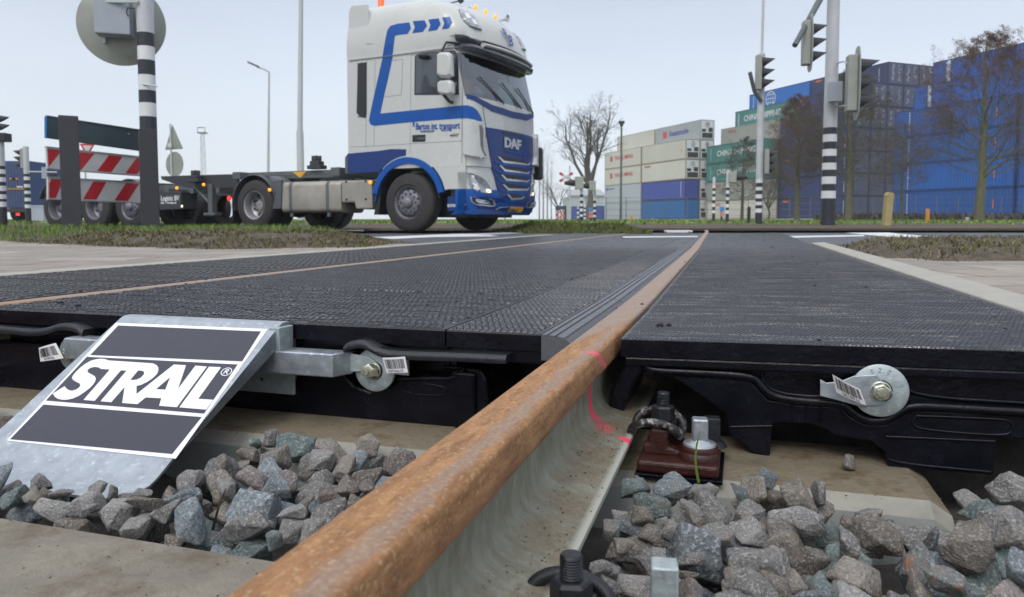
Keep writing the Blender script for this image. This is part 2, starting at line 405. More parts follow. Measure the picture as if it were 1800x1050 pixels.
def stone_mat(name, a, c2, rust=None, gr=1.0):
    m, nt, L, b = nodes_of(name)
    tcn = N(nt, 'ShaderNodeTexCoord'); oi = N(nt, 'ShaderNodeObjectInfo')
    v = N(nt, 'ShaderNodeVectorMath', operation='ADD'); L.new(tcn.outputs['Object'], v.inputs[0])
    cmb = N(nt, 'ShaderNodeCombineXYZ'); L.new(oi.outputs['Random'], cmb.inputs[0]); cmb.inputs[1].default_value = .3
    sc = N(nt, 'ShaderNodeVectorMath', operation='SCALE'); L.new(cmb.outputs[0], sc.inputs[0]); sc.inputs['Scale'].default_value = 7
    L.new(sc.outputs[0], v.inputs[1]); v = v.outputs[0]
    n1 = noi(nt, v, 1.1, 7, .72); n2 = noi(nt, v, 9, 3, .6); n3 = noi(nt, v, 16, 2, .55); n4 = noi(nt, v, .55, 4, .6)
    c = mixc(nt, rng(nt, n1, .32, .68), a, c2)
    c = mixc(nt, 1.0, c, rng(nt, oi.outputs['Random'], 0, 1, .62, 1.25), 'MULTIPLY')
    c = mixc(nt, rng(nt, n2, .52, .62, 0, .5), c, tuple(min(1, x * 1.8) for x in c2))
    c = mixc(nt, rng(nt, n3, .55, .63, 0, .55), c, (.045, .04, .038))
    c = mixc(nt, rng(nt, n4, .54, .68, 0, .5), c, (.17, .135, .095))
    if rust: c = mixc(nt, rng(nt, mathn(nt, 'ADD', n4, mathn(nt, 'MULTIPLY', n1, .6)), .84, .92, 0, .75), c, rust)
    L.new(c, b.inputs['Base Color']); b.inputs['Roughness'].default_value = .78
    n_ = bumpn(nt, n1, .8, .012); n_ = bumpn(nt, n2, .8, .0025, n_); L.new(n_, b.inputs['Normal'])
    return m
M['st_grey'] = stone_mat('stone_grey', (.145, .143, .14), (.285, .28, .27))
M['st_brown'] = stone_mat('stone_brown', (.135, .12, .10), (.255, .235, .21))
M['st_green'] = stone_mat('stone_green', (.085, .115, .115), (.20, .25, .245))
M['st_blue'] = stone_mat('stone_blue', (.11, .135, .155), (.25, .28, .30))
M['st_pink'] = stone_mat('stone_pink', (.165, .14, .135), (.28, .245, .235))
M['st_rust'] = stone_mat('stone_rusty', (.12, .125, .12), (.23, .24, .23), (.25, .105, .045))

def ground_mat(name, kind):
    m, nt, L, b = nodes_of(name); tcn = N(nt, 'ShaderNodeTexCoord'); v = tcn.outputs['Object']
    n1 = noi(nt, v, 1.2, 7, .65); n2 = noi(nt, v, 25, 6, .7); n3 = noi(nt, v, 180, 3, .6)
    if kind == 'asphalt':
        c = mixc(nt, rng(nt, n1, .3, .7), (.062, .066, .078), (.088, .092, .105)); c = mixc(nt, rng(nt, n3, .55, .7, 0, .5), c, (.19, .19, .19)); r = .52
    elif kind == 'grass':
        c = mixc(nt, rng(nt, n2, .35, .65), (.055, .095, .018), (.13, .20, .035)); c = mixc(nt, rng(nt, n1, .5, .62, 0, .6), c, (.12, .11, .05)); r = .9
    elif kind == 'soil':
        c = mixc(nt, rng(nt, n2, .35, .65), (.045, .036, .026), (.13, .105, .075)); r = .95
    elif kind == 'ballast':
        c = mixc(nt, rng(nt, n2, .35, .65), (.05, .045, .04), (.10, .09, .08)); r = .95
    elif kind == 'path':
        c = mixc(nt, rng(nt, n1, .3, .7), (.30, .28, .235), (.40, .38, .33)); c = mixc(nt, rng(nt, n2, .55, .7, 0, .6), c, (.16, .14, .11)); r = .9
    L.new(c, b.inputs['Base Color']); b.inputs['Roughness'].default_value = r
    n_ = bumpn(nt, n2, .6, .02); n_ = bumpn(nt, n3, .5, .004, n_); L.new(n_, b.inputs['Normal'])
    return m
M['asphalt'] = ground_mat('asphalt', 'asphalt'); M['grass'] = ground_mat('grass_ground', 'grass')
M['soil'] = ground_mat('soil', 'soil'); M['bedm'] = ground_mat('ballast_bed', 'ballast'); M['path'] = ground_mat('path_surface', 'path')
def tile_mat():
    m, nt, L, b = nodes_of('paving_slabs'); v, raw = ocn(nt)
    br = N(nt, 'ShaderNodeTexBrick', Scale=1.0); br.inputs['Mortar Size'].default_value = .006; br.inputs['Mortar Smooth'].default_value = .3
    br.inputs['Brick Width'].default_value = .6; br.inputs['Row Height'].default_value = .4; br.offset = .5; L.new(raw, br.inputs[0])
    br.inputs['Color1'].default_value = (.33, .295, .25, 1); br.inputs['Color2'].default_value = (.25, .225, .20, 1); br.inputs['Mortar'].default_value = (.05, .042, .035, 1)
    n1 = noi(nt, v, 3, 7, .7); n2 = noi(nt, v, 40, 6, .7)
    c = mixc(nt, 1.0, br.outputs['Color'], rng(nt, n1, .25, .75, .65, 1.3), 'MULTIPLY'); c = mixc(nt, rng(nt, n2, .58, .68, 0, .6), c, (.12, .10, .075))
    L.new(c, b.inputs['Base Color']); b.inputs['Roughness'].default_value = .85
    n_ = bumpn(nt, mathn(nt, 'SUBTRACT', 1.0, br.outputs['Fac']), .8, .008); n_ = bumpn(nt, n2, .4, .003, n_); L.new(n_, b.inputs['Normal'])
    return m
M['tiles'] = tile_mat()
M['edge'] = pm('edge_concrete', (.35, .34, .30), .75, 0, .15, 6, .4, 100, spot=(.12, .10, .08), spots=.66, spot_scale=60, dirt=(.25, .22, .17), dirt_amt=.15, dirt_scale=4)
M['roadwhite'] = pm('road_paint', (.66, .67, .68), .6, 0, .12, 3, .2, 60, spot=(.12, .12, .13), spots=.66, spot_scale=30, coords='obj')

# ------------------------------------------------------------------ ground, roads, verges
SL_Z = -.200                                     # top of the sleepers
def gz(x, y):
    p = Vector((x, y, 0)); s = p.dot(D3); t = p.dot(N3)
    if s < 1.5: base = -.42
    elif s < 1.7: base = -.42 + (s - 1.5) / .2 * .36
    else: base = -.06
    if y > 17: base = interp([17, 17.3, 19, 40, 110, 400, 1400], [-.06, .0, .135, .19, .44, .6, .6], y)
    return base
def ground():
    xs = sorted(set([round(x, 3) for x in list(np.linspace(-4, 4, 33)) + [s * v for s in (-1, 1) for v in (5, 6, 8, 10, 13, 17, 22, 30, 40, 60, 90, 140, 220, 400, 800, 1400)]]))
    ys = sorted(set([round(y, 3) for y in list(np.linspace(-1, 3.4, 45)) + [-500, -120, -30, -8, -3, 3.6, 4, 5, 6, 8, 10, 13, 15, 16.5, 17, 17.5, 18, 19, 21, 24, 28, 34, 40, 50, 60, 80, 110, 150, 220, 400, 800, 1400]]))
    g = G(); n = len(xs); vs = [(x, y, gz(x, y)) for y in ys for x in xs]; fs = []
    for j in range(len(ys) - 1):
        for i in range(n - 1): fs.append((j*n+i, j*n+i+1, (j+1)*n+i+1, (j+1)*n+i))
    for f in fs:
        y = sum(vs[i][1] for i in f) / 4; g.m = 1 if y > 17 else 0; g.add([vs[i] for i in f], [(0, 1, 2, 3)])
    # weld by building straight from the grid instead
    me = bpy.data.meshes.new('ground'); me.from_pydata(vs, [], fs); me.materials.append(M['bedm']); me.materials.append(M['grass'])
    for p in me.polygons: p.material_index = 1 if p.center.y > 17 else 0
    o = bpy.data.objects.new('ground', me); col.objects.link(o); tag(o, kind='structure')
ground()

def sheet(name, poly, z, m, th=.03, kind='structure', fr=WD, oc=False):
    g = G(); g.loft([[(x, y, z - th) for x, y in poly], [(x, y, z) for x, y in poly]])
    o = g.build(name, m, fr=fr); fixnormals(o); 
    if kind: tag(o, kind=kind)
    return o
def tw(t, s): p = N3 * t + D3 * s; return (p.x, p.y)
# asphalt: everything beyond the cut edge of the crossing up to the far kerb
sheet('road', [tw(-40, 8), tw(-14, 8), tw(-14, 2.4), tw(-2.9, 2.0), tw(.78, 1.9), tw(9, 1.9), (60, 5.0), (60, 17), (-70, 17), (-70, 9)], -.012, M['asphalt'], .03)
# pavements of slabs on both sides
sheet('pavement_left', [tw(-2.88, 1.1), tw(-2.88, 6.3), (-5.2, 8.4), (-16, 10), (-16, .6), tw(-6, .8)], .0, M['tiles'], .06, fr=WD)
sheet('pavement_right', [tw(.72, 1.30), tw(.72, 4.6), (3.2, 4.0), (9, 4.0), (9, .2), tw(2.2, .9)], .004, M['tiles'], .06)

def verge(name, poly_px, zf, top, m, seed, edge=.35, res=.09, label=None):
    """a low lumpy bank; poly in metres (x,y)"""
    P = poly_px; xs = [p[0] for p in P]; ys = [p[1] for p in P]
    def inside(x, y):
        c = False; j = len(P) - 1
        for i in range(len(P)):
            if (P[i][1] > y) != (P[j][1] > y) and x < (P[j][0]-P[i][0])*(y-P[i][1])/(P[j][1]-P[i][1]) + P[i][0]: c = not c
            j = i
        return c
    def dist(x, y):
        d = 1e9; j = len(P) - 1
        for i in range(len(P)):
            ax, ay = P[j]; bx, by = P[i]; L2 = (bx-ax)**2 + (by-ay)**2
            u = max(0, min(1, ((x-ax)*(bx-ax) + (y-ay)*(by-ay)) / L2)); d = min(d, sqrt((x-ax-u*(bx-ax))**2 + (y-ay-u*(by-ay))**2)); j = i
        return d
    nx = int((max(xs)-min(xs))/res) + 2; ny = int((max(ys)-min(ys))/res) + 2; idx = {}; vs = []; fs = []
    def hgt(x, y):
        d = dist(x, y) if inside(x, y) else -dist(x, y)
        if d < -.12: return None
        k = max(0, min(1, (d + .05) / edge)); k = k*k*(3-2*k)
        nzv = noise.noise(Vector((x*1.3, y*1.3, seed))) * .35 + noise.noise(Vector((x*6, y*6, seed+9))) * .28 + noise.noise(Vector((x*19, y*19, seed+3))) * .16
        return zf - .035 + k * top * (1 + nzv) 
    for j in range(ny):
        for i in range(nx):
            x = min(xs) + i*res; y = min(ys) + j*res; h = hgt(x, y)
            if h is not None: idx[i, j] = len(vs); vs.append((x, y, h))
    for j in range(ny - 1):
        for i in range(nx - 1):
            q = [(i, j), (i+1, j), (i+1, j+1), (i, j+1)]
            if all(k in idx for k in q): fs.append([idx[k] for k in q])
    g = G(); g.add(vs, fs, True); o = g.build(name, m); tag(o, kind='structure')
    return o, hgt
VL, hVL = verge('left_verge_soil', [(-16, 8.6), (-6.0, 8.1), (-3.9, 6.3), (-2.3, 5.35), (-1.05, 5.8), (-.85, 7.2), (-1.9, 9.6), (-3.5, 11.9), (-16, 12.6)], 0.0, .13, M['soil'], 1, .9)
VR, hVR = verge('right_verge_soil', [(2.10, 3.78), (9, 3.95), (14, 4.2), (14, 7.8), (4.6, 7.8), (3.3, 7.3), (2.78, 6.3), (2.35, 5.0)], 0.0, .08, M['soil'], 5, .3)
VM, hVM = verge('middle_verge_soil', [(.25, 13.4), (2.2, 12.2), (2.35, 13.2), (1.2, 14.6), (-.3, 15.6)], 0.02, .14, M['soil'], 7, .5)

def blades(name, hfun, box, n, m, seed, h=(.02, .06), w=.006, cond=None, lean=.9, label='short grass', wide=1):
    rnd = random.Random(seed); g = G(); x0, x1, y0, y1 = box; k = 0; tries = 0
    while k < n and tries < n * 8:
        tries += 1; x = rnd.uniform(x0, x1); y = rnd.uniform(y0, y1); z = hfun(x, y)
        if z is None or (cond and not cond(x, y, rnd)): continue
        k += 1; a = rnd.uniform(0, 2*pi); H = rnd.uniform(*h); W = w * rnd.uniform(.6, 1.5) * wide; l = H * rnd.uniform(.1, lean); b = rnd.uniform(0, 2*pi)
        dx, dy = cos(a)*W, sin(a)*W; lx, ly = cos(b)*l, sin(b)*l; g.m = rnd.randrange(len(m))
        g.add([(x-dx, y-dy, z-.01), (x+dx, y+dy, z-.01), (x+dx*.8+lx*.4, y+dy*.8+ly*.4, z+H*.6), (x-dx*.8+lx*.4, y-dy*.8+ly*.4, z+H*.6), (x+lx, y+ly, z+H)],
              [(0, 1, 2, 3), (3, 2, 4)])
    o = g.build(name, m); tag(o, label, 'grass', kind='stuff'); return o
gm = [pm('blade_%d' % i, c, .7, 0, .2, 3) for i, c in enumerate([(.085, .155, .02), (.13, .22, .03), (.20, .27, .05), (.05, .10, .015)])]
wm = [pm('weed_%d' % i, c, .85, 0, .25, 3) for i, c in enumerate([(.15, .15, .045), (.085, .07, .045), (.16, .125, .075), (.10, .115, .03), (.045, .035, .025), (.24, .20, .12)])]
def lc(x, y, r):  # green towards the posts, earthy towards the paving
    return y > 7.6 + noise.noise(Vector((x*.9, y*.9, 2))) * 1.3 - (x + 3)*.0 and x < -1.9
blades('verge_grass', hVL, (-14, -1.2, 6, 12.5), 34000, gm, 3, (.02, .075), .0035, lc, .9, 'short bright green grass on the left verge around the black posts')
blades('left_verge_weeds', hVL, (-9, -.8, 5, 9), 15000, wm, 4, (.008, .035), .004, lambda x, y, r: not lc(x, y, r) and noise.noise(Vector((x*3, y*3, 4))) > -.15 , 2.2, 'dug-up weeds and roots along the left paving')
blades('right_verge_weeds', hVR, (2.0, 12, 3.7, 7.8), 20000, wm, 5, (.008, .038), .004, lambda x, y, r: noise.noise(Vector((x*3, y*3, 7))) > -.2, 2.2, 'dug-up weeds and dry stalks on the right verge')
blades('middle_verge_weeds', hVM, (-.4, 2.5, 12, 15.7), 9000, [wm[0], wm[3], gm[0], wm[1]], 6, (.03, .09), .007, None, 1.2, 'weeds on the soil heap at the far edge of the crossing')
# far verge: kerb, footpath strip, grass
def strip(name, x0, x1, y0, y1, z0, z1, m, th=.05, n=24):
    g = G(); a = []; b = []
    for i in range(n + 1):
        x = x0 + (x1-x0)*i/n; a.append((x, y0)); b.append((x, y1))
    poly = a + b[::-1]
    g.loft([[(x, y, (z0 if k <= n else z1) - th) for k, (x, y) in enumerate(poly)], [(x, y, z0 if k <= n else z1) for k, (x, y) in enumerate(poly)]])
    o = g.build(name, m); fixnormals(o); return tag(o, kind='structure')
strip('far_kerb', 2.0, 60, 17.0, 17.15, .035, .035, M['soil'], .25)
strip('far_kerb_left', -70, 1.2, 17.0, 17.15, .04, .04, M['concrete'], .25)
strip('far_soil', -70, 60, 17.152, 19.2, .040, .145, M['soil'], .2)
strip('far_path', -70, 60, 25, 26.6, .155, .165, M['path'], .04)
def fz(x, y): return gz(x, y)
blades('far_grass', fz, (-30, 30, 18.3, 42), 9000, gm[:3], 8, (.05, .11), .03, lambda x, y, r: not (23.8 < y < 27.2) and abs(x) < y*.75, .8, 'mown grass strip in front of the containers')
def quad(name, pts, z, m, label=None):
    w = [atz(x, y, z) for x, y in pts]; g = G(); g.loft([[(p.x, p.y, z - .003) for p in w], [(p.x, p.y, z) for p in w]]); o = g.build(name, m); fixnormals(o); return tag(o, kind='structure')
quad('road_marking', [(655, 417), (690, 420), (938, 409), (925, 406.5)], -.006, M['roadwhite'])
quad('road_marking', [(730, 415), (862, 413.5), (875, 415.3), (740, 417)], -.005, M['roadwhite'])
quad('road_marking', [(1487, 409.5), (1560, 409), (1704, 422), (1690, 428)], -.006, M['roadwhite'])
quad('road_marking', [(1388, 415.2), (1518, 413.2), (1520, 415.2), (1390, 418)], -.006, M['roadwhite'])
quad('road_marking', [(0, 399), (100, 400), (100, 402.5), (0, 402)], -.006, M['roadwhite'])
quad('road_marking', [(1095, 416), (1225, 415), (1228, 416.6), (1095, 417.8)], .006, M['roadwhite'])
quad('road_marking', [(270, 402), (640, 404), (640, 406), (270, 404)], -.006, M['roadwhite'])

# ------------------------------------------------------------------ rails
def rail(name, tc_, bend, s0, s1, label, near):
    prof = []
    def arc(cx, cz, r, a0, a1, n):
        for i in range(n + 1):
            a = radians(a0 + (a1-a0)*i/n); prof.append((cx + r*cos(a), cz + r*sin(a)))
    half = [(0, .001), (.012, .0007)]
    prof = half; arc(.0262, -.0082, .0078, 82, 6, 5)
    prof += [(.0355, -.026), (.0362, -.034)]; arc(.0325, -.0375, .0035, 0, -70, 2)
    prof += [(.018, -.0475), (.0105, -.054), (.008, -.066), (.0078, -.10), (.0098, -.114), (.0155, -.125), (.028, -.1325), (.055, -.1395), (.082, -.1455)]
    prof += [(.0855, -.148), (.0862, -.154), (.084, -.159)]
    full = prof + [(-x, z) for x, z in prof[::-1]][:-1]
    ss = list(np.arange(s0, 3, .12)) + list(np.arange(3, s1, .6))
    g = G(); oc = []; n = len(full); rings = []
    for s in ss:
        b = bend(s); rings.append([(tc_ + b + x, s, z) for x, z in full]); oc += [(x, s, z) for x, z in full]
    k = 0; vs = [p for r in rings for p in r]; g.v = vs
    for i in range(len(ss) - 1):
        for j in range(n):
            j2 = (j + 1) % n; za = (full[j][1] + full[j2][1]) / 2
            g.f.append([i*n+j, i*n+j2, (i+1)*n+j2, (i+1)*n+j][::-1]); g.mi.append(0 if za > -.0485 else 1); g.sm.append(True)
    g.f.append(list(range(n))); g.mi.append(0); g.sm.append(False)
    o = g.build(name, [M['rail_head'], M['rail_web']], fr=TR, base=(tc_, 1.0, -.16))
    o.data.attributes['oc'].data.foreach_set('vector', np.array(oc, dtype=np.float32).ravel())
    fixnormals(o); return tag(o, label, 'rail')
RC, LC = -.2515, -1.8600
rail('rail', RC, bR, .12, 21, 'rusty orange steel rail with pink paint mark running through the foreground', True)
rail('rail', LC, bL, .12, 21, 'thin rusty rail flush between the rubber panels on the far left', False)

M['bevelc'] = pm('sleeper_bevel', (.25, .245, .21), .7, 0, .3, 12, .3, 120, dirt=(.20, .17, .12), dirt_amt=.2, dirt_scale=9)
# ------------------------------------------------------------------ sleepers
def sleeper(s0, s1, label, t0=-2.25, t1=.305, rise=0):
    g = G(); b = .030; h = .018
    def ring(t, k=0.0):
        return [(t, s0 + k, -.42), (t, s0 - .004 + k, SL_Z - h - .10), (t, s0 + k, SL_Z - h), (t, s0 + b + k, SL_Z), (t, s1 - b, SL_Z), (t, s1, SL_Z - h), (t, s1 + .004, SL_Z - h - .1), (t, s1, -.42)]
    ts = list(np.linspace(t0, t1 - .03, 20)); rings = [ring(t) for t in ts] + [[(t1, y, z - (.02 if z > -.3 else 0)) for (t, y, z) in ring(t1)]]
    vs = [p for r in rings for p in r]; n = 8; fs = []; g.v = vs
    for i in range(len(rings) - 1):
        for j in range(n):
            j2 = (j+1) % n; g.f.append([i*n+j, i*n+j2, (i+1)*n+j2, (i+1)*n+j]); g.mi.append(0 if j == 3 else (2 if j == 2 else 1)); g.sm.append(False)
    g.f.append(list(range(n))); g.mi.append(1); g.sm.append(False); g.f.append([(len(rings)-1)*n + q for q in range(n)]); g.mi.append(1); g.sm.append(False)
    o = g.build('sleeper', [M['sleeper_top'] if s0 > 1 else M['concrete'], M['concrete_wet'], M['bevelc'] if s0 > 1 else M['concrete']], fr=TR, base=(-1.05, (s0+s1)/2, -.42)); fixnormals(o)
    return tag(o, label, 'sleeper', 'concrete sleepers under the rails')
sleeper(.47, .785, 'dusty concrete sleeper nearest the camera at the lower left')
sleeper(1.185, 1.50, 'concrete sleeper with pale front edge under the black rubber panels')

# ------------------------------------------------------------------ rubber crossing panels
ORD = ['nearest', 'second nearest', 'third nearest', 'fourth from the front', 'fifth from the front', 'farthest']
SB = [1.36, 2.05, 2.85, 4.05, 6.45, 8.85, 13.2]
def top_slab(g, t0f, t1f, s0, s1, z1=0.0, th=.05, tilt=None, nt=10, gap=.003):
    """slab following the track; t0f/t1f: functions of s"""
    ns = max(3, int((s1-s0)/.25)); ss = [s0 + (s1-s0)*i/ns for i in range(ns+1)]; ss[0] += gap; ss[-1] -= gap
    rings = []
    for s in ss:
        a, b = t0f(s), t1f(s); r = []
        ts = [a + (b-a)*i/nt for i in range(nt+1)]
        z = lambda t: z1 + (tilt(t) if tilt else 0)
        r += [(t, s, z(t)) for t in ts]; r += [(b, s, z(b) - th), (a, s, z(a) - th)]
        if s == ss[0] or s == ss[-1]:
            lo = [(t_, s_, z_ - (.003 if i_ <= nt else 0)) for i_, (t_, s_, z_) in enumerate(r)]; r2 = [(t_, s_ + (.004 if s == ss[0] else -.004), z_) for t_, s_, z_ in r]
            rings += [lo, r2] if s == ss[0] else [r2, lo]
        else: rings.append(r)
    g.loft(rings)

def studs(g, t0f, t1f, s0, s1, pt, ps, wt, ws, h, tilt=None, seed=0, groove=None):
    """moulded anti-slip studs standing on the tread"""
    rnd = random.Random(seed); j = 0; s = s0 + ps*.6; h0 = h
    while s < s1 - ps*.4:
        h = h0*max(0, min(1, 1 - (s - 3.0)/3.4)) + .00015; a, b = t0f(s) + .006, t1f(s) - .006; t = a + (pt*.5 if j % 2 else 0) + wt/2
        while t < b - wt/2:
            if not (groove and groove(t, s)):
                z = (tilt(t) if tilt else 0); k = .72; hh = h*rnd.uniform(.8, 1.1)
                x0, x1, y0, y1 = t - wt/2, t + wt/2, s - ws/2, s + ws/2; X0, X1, Y0_, Y1_ = t - wt/2*k, t + wt/2*k, s - ws/2*k, s + ws/2*k
                g.add([(x0, y0, z), (x1, y0, z), (x1, y1, z), (x0, y1, z), (X0, Y0_, z + hh), (X1, Y0_, z + hh), (X1, Y1_, z + hh), (X0, Y1_, z + hh)], [(4, 5, 6, 7), (0, 1, 5, 4), (1, 2, 6, 5), (2, 3, 7, 6), (3, 0, 4, 7)])
            t += pt
        s += ps; j += 1
OUTS = {}
for i in range(6):
    s0, s1 = SB[i], SB[i+1]
    specs = [
     ('inner', lambda s: -1.800 + bL(s), lambda s: -.556 + bM(-.556, s), M['rub_mid'], 'black embossed rubber crossing panel between the rails, %s in its row', None),
     ('gauge', lambda s: -.552 + bM(-.556, s), lambda s: -.357 + bR(s), M['rub_gauge'], 'narrow black rubber panel beside the grooved pale strip, %s in its row', None),
     ('right', lambda s: -.203 + bR(s), lambda s: .600 + bR(s)*(1 - min(1, max(0, (s-1.4)/8))), M['rub_right'], 'smooth black rubber panel right of the orange rail, %s in its row', lambda t: .018 * (t + .2)),
     ('left', lambda s: -2.735 + bL(s), lambda s: -1.905 + bL(s), M['rub_left'], 'ribbed black rubber panel beyond the far left rail, %s in its row', None)]
    for nm, a, b, m, lab, tilt in specs:
        t = thing('rubber_crossing_panel', lab % ORD[i], 'crossing panel', TR, ((a(s0)+b(s0))/2, s0, -.2), 'rubber crossing panels of the level crossing')
        g = G(); top_slab(g, a, b, s0 if i else 1.352, s1, 0, .034 if i == 0 else .12, tilt, 8)
        if s0 < 6:
            dg_ = lambda t, s: min((t*.55 + s) % .11, .11 - (t*.55 + s) % .11) < .007 or min((-t*.55 + s) % .11, .11 - (-t*.55 + s) % .11) < .007
            if nm == 'inner': studs(g, a, b, max(s0, 1.36), min(s1, 6.3), .0155, .021, .0125, .015, .0030, None, i, dg_ if i == 0 else None)
            elif nm == 'gauge': studs(g, a, b, max(s0, 1.36), min(s1, 6.3), .0135, .018, .0110, .013, .0032, None, i)
            elif nm == 'right': studs(g, a, b, max(s0, 1.36), min(s1, 6.3), .0090, .0125, .0070, .0085, .0011, tilt, i)
            else: studs(g, a, b, max(s0, 1.36), min(s1, 6.3), .034, .030, .027, .022, .004, None, i)
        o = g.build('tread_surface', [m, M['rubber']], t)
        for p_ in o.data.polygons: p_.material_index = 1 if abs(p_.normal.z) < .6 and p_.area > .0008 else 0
        OUTS[nm, i] = t
        if nm == 'gauge':   # grooved pale strip along the rail
            g = G(); ns = max(3, int((s1-s0)/.25)); rings = []
            for k in range(ns+1):
                s = s0 + (s1-s0)*k/ns + (.003 if k == 0 else -.003 if k == ns else 0) - (.01 if i == 0 and k == 0 else 0); x = -.3555 + bR(s)
                pr = [(0, -.0005), (.010, -.0005), (.0115, -.005), (.0135, -.005), (.015, -.001), (.026, -.0015), (.0275, -.006), (.0295, -.006), (.031, -.002), (.044, -.005), (.046, -.009), (.0475, -.009), (.049, -.008), (.058, -.016), (.058, -.05), (0, -.05)]
                rings.append([(x + p, s, z) for p, z in pr])
            g.loft(rings); fixnormals(g.build('grooved_strip', M['rub_strip'], t))
# bodies of the front panels
def fs_(px, py, s):   # unproject on the upright plane at distance s along the track
    t, ss, z = trk(on_plane(px, py, D3 * s, D3)); return (t, z)
def plate(g, pts, s0, s1):
    """outline traced on the front plane, given real depth"""
    g.loft([[(t, s0, z) for t, z in pts], [(t, s1, z) for t, z in pts]])
U, W_ = Vector((1, 0, 0)), Vector((0, 0, 1))
# --- right panel
tR = OUTS['right', 0]
c7 = lambda x, y: fs_(1050 + x/2.4, 560 + y/2.4, 1.375)
sil = [(122, 100), (1000, 108), (1830, 128), (2300, 150), (2300, 520), (1672, 500), (1665, 655), (1220, 620), (1212, 560), (1150, 512), (1000, 488), (960, 462), (900, 440), (760, 432), (737, 442), (727, 580), (700, 575), (650, 558), (600, 510), (556, 480), (548, 440), (540, 400), (500, 365), (430, 318), (330, 250), (250, 228), (190, 228), (165, 260), (135, 330), (110, 400), (80, 410), (50, 375), (52, 330), (62, 290), (95, 240), (120, 190)]
pts = [c7(*p) for p in sil]
def ztop(t): return .018*(t+.2) - .034
pts[0] = (-.203, ztop(-.203) ); pts[1] = (pts[1][0], ztop(pts[1][0])); pts[2] = (pts[2][0], ztop(pts[2][0])); pts[3] = (.600, ztop(.6)); pts[4] = (.600, pts[4][1])
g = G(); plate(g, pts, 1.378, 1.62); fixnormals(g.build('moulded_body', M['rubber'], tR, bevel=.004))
# raised mouldings on its face
def ribs(parent, lines, s, mat, r=.006, name='raised_rib', conv=None):
    for ln in lines:
        q = [conv(*p) for p in ln]; g = G()
        pp = [Vector((t, s, z)) for t, z in q]
        # smooth the polyline
        for _ in range(2):
            nn = [pp[0]]
            for i in range(len(pp)-1): nn += [pp[i]*.75 + pp[i+1]*.25, pp[i]*.25 + pp[i+1]*.75]
            pp = nn + [pp[-1]]
        g.tube(pp, r, 10); o = g.build(name, mat, parent)
ribs(tR, [[(235, 140), (205, 165), (205, 200), (240, 218), (420, 225), (655, 238), (690, 280), (735, 325), (860, 345), (1040, 352), (1070, 390), (1130, 425), (1200, 428), (1260, 400), (1310, 362), (1500, 372), (1900, 395)]], 1.367, M['rubber'], .0085, conv=c7)
ribs(tR, [[(235, 140), (500, 150), (720, 165), (760, 195), (900, 205), (1040, 215)], [(672, 205), (690, 200), (760, 200)], [(1290, 215), (1800, 235)]], 1.379, M['rubber'], .004, conv=c7)
ribs(tR, [[(1340, 405), (1320, 430), (1345, 462), (1700, 490), (1745, 470), (1740, 430), (1700, 418), (1340, 405)], [(560, 452), (735, 448)], [(1215, 492), (1670, 512)], [(820, 358), (820, 420)], [(880, 362), (880, 422)], [(940, 368), (940, 428)], [(1215, 560), (1225, 600), (1650, 640)]], 1.3655, M['rubber'], .0026, conv=c7)
g = G(); q = [(.0+x, 0) for x in (0,)]
a, b = c7(122, 100), c7(2300, 150)
g.box(-.2035, .6, 1.356, 1.376, -.052, -.0345); o = g.build('front_band', M['rubber'], tR, bevel=.004); o.location.z += 0
for v in o.data.vertices: v.co.z += .018 * (v.co.x + .2 + BASE[tR.name][0].x) - .0
low = [c7(*p) for p in [(240, 232), (420, 238), (640, 250), (675, 290), (722, 338), (850, 360), (1030, 368), (1060, 405), (1125, 440), (1205, 443), (1265, 414), (1318, 378), (1500, 388), (2300, 420), (2300, 520), (1672, 500), (1665, 655), (1220, 620), (1212, 560), (1150, 512), (1000, 488), (960, 462), (900, 440), (760, 432), (737, 442), (727, 580), (700, 575), (650, 558), (600, 510), (556, 480), (548, 440), (540, 400), (500, 365), (430, 318), (330, 250)]]
low = [(min(t, .599), z) for t, z in low]
g = G(); plate(g, low, 1.366, 1.379); fixnormals(g.build('lower_flange', M['rubber'], tR, bevel=.005, seg=3))
hk = [c7(*p) for p in [(122, 105), (190, 105), (200, 150), (190, 228), (165, 260), (135, 330), (110, 400), (80, 410), (50, 375), (52, 330), (62, 290), (95, 240), (118, 190)]]
g = G(); plate(g, hk, 1.362, 1.379); fixnormals(g.build('hook_flange', M['rubber'], tR, bevel=.006, seg=3))
ribs(tR, [[(240, 160), (640, 175), (650, 220)], [(700, 225), (690, 262), (740, 310), (850, 330), (1020, 335)], [(1300, 250), (1310, 330), (1900, 365)]], 1.379, M['rubber'], .0045, conv=c7)
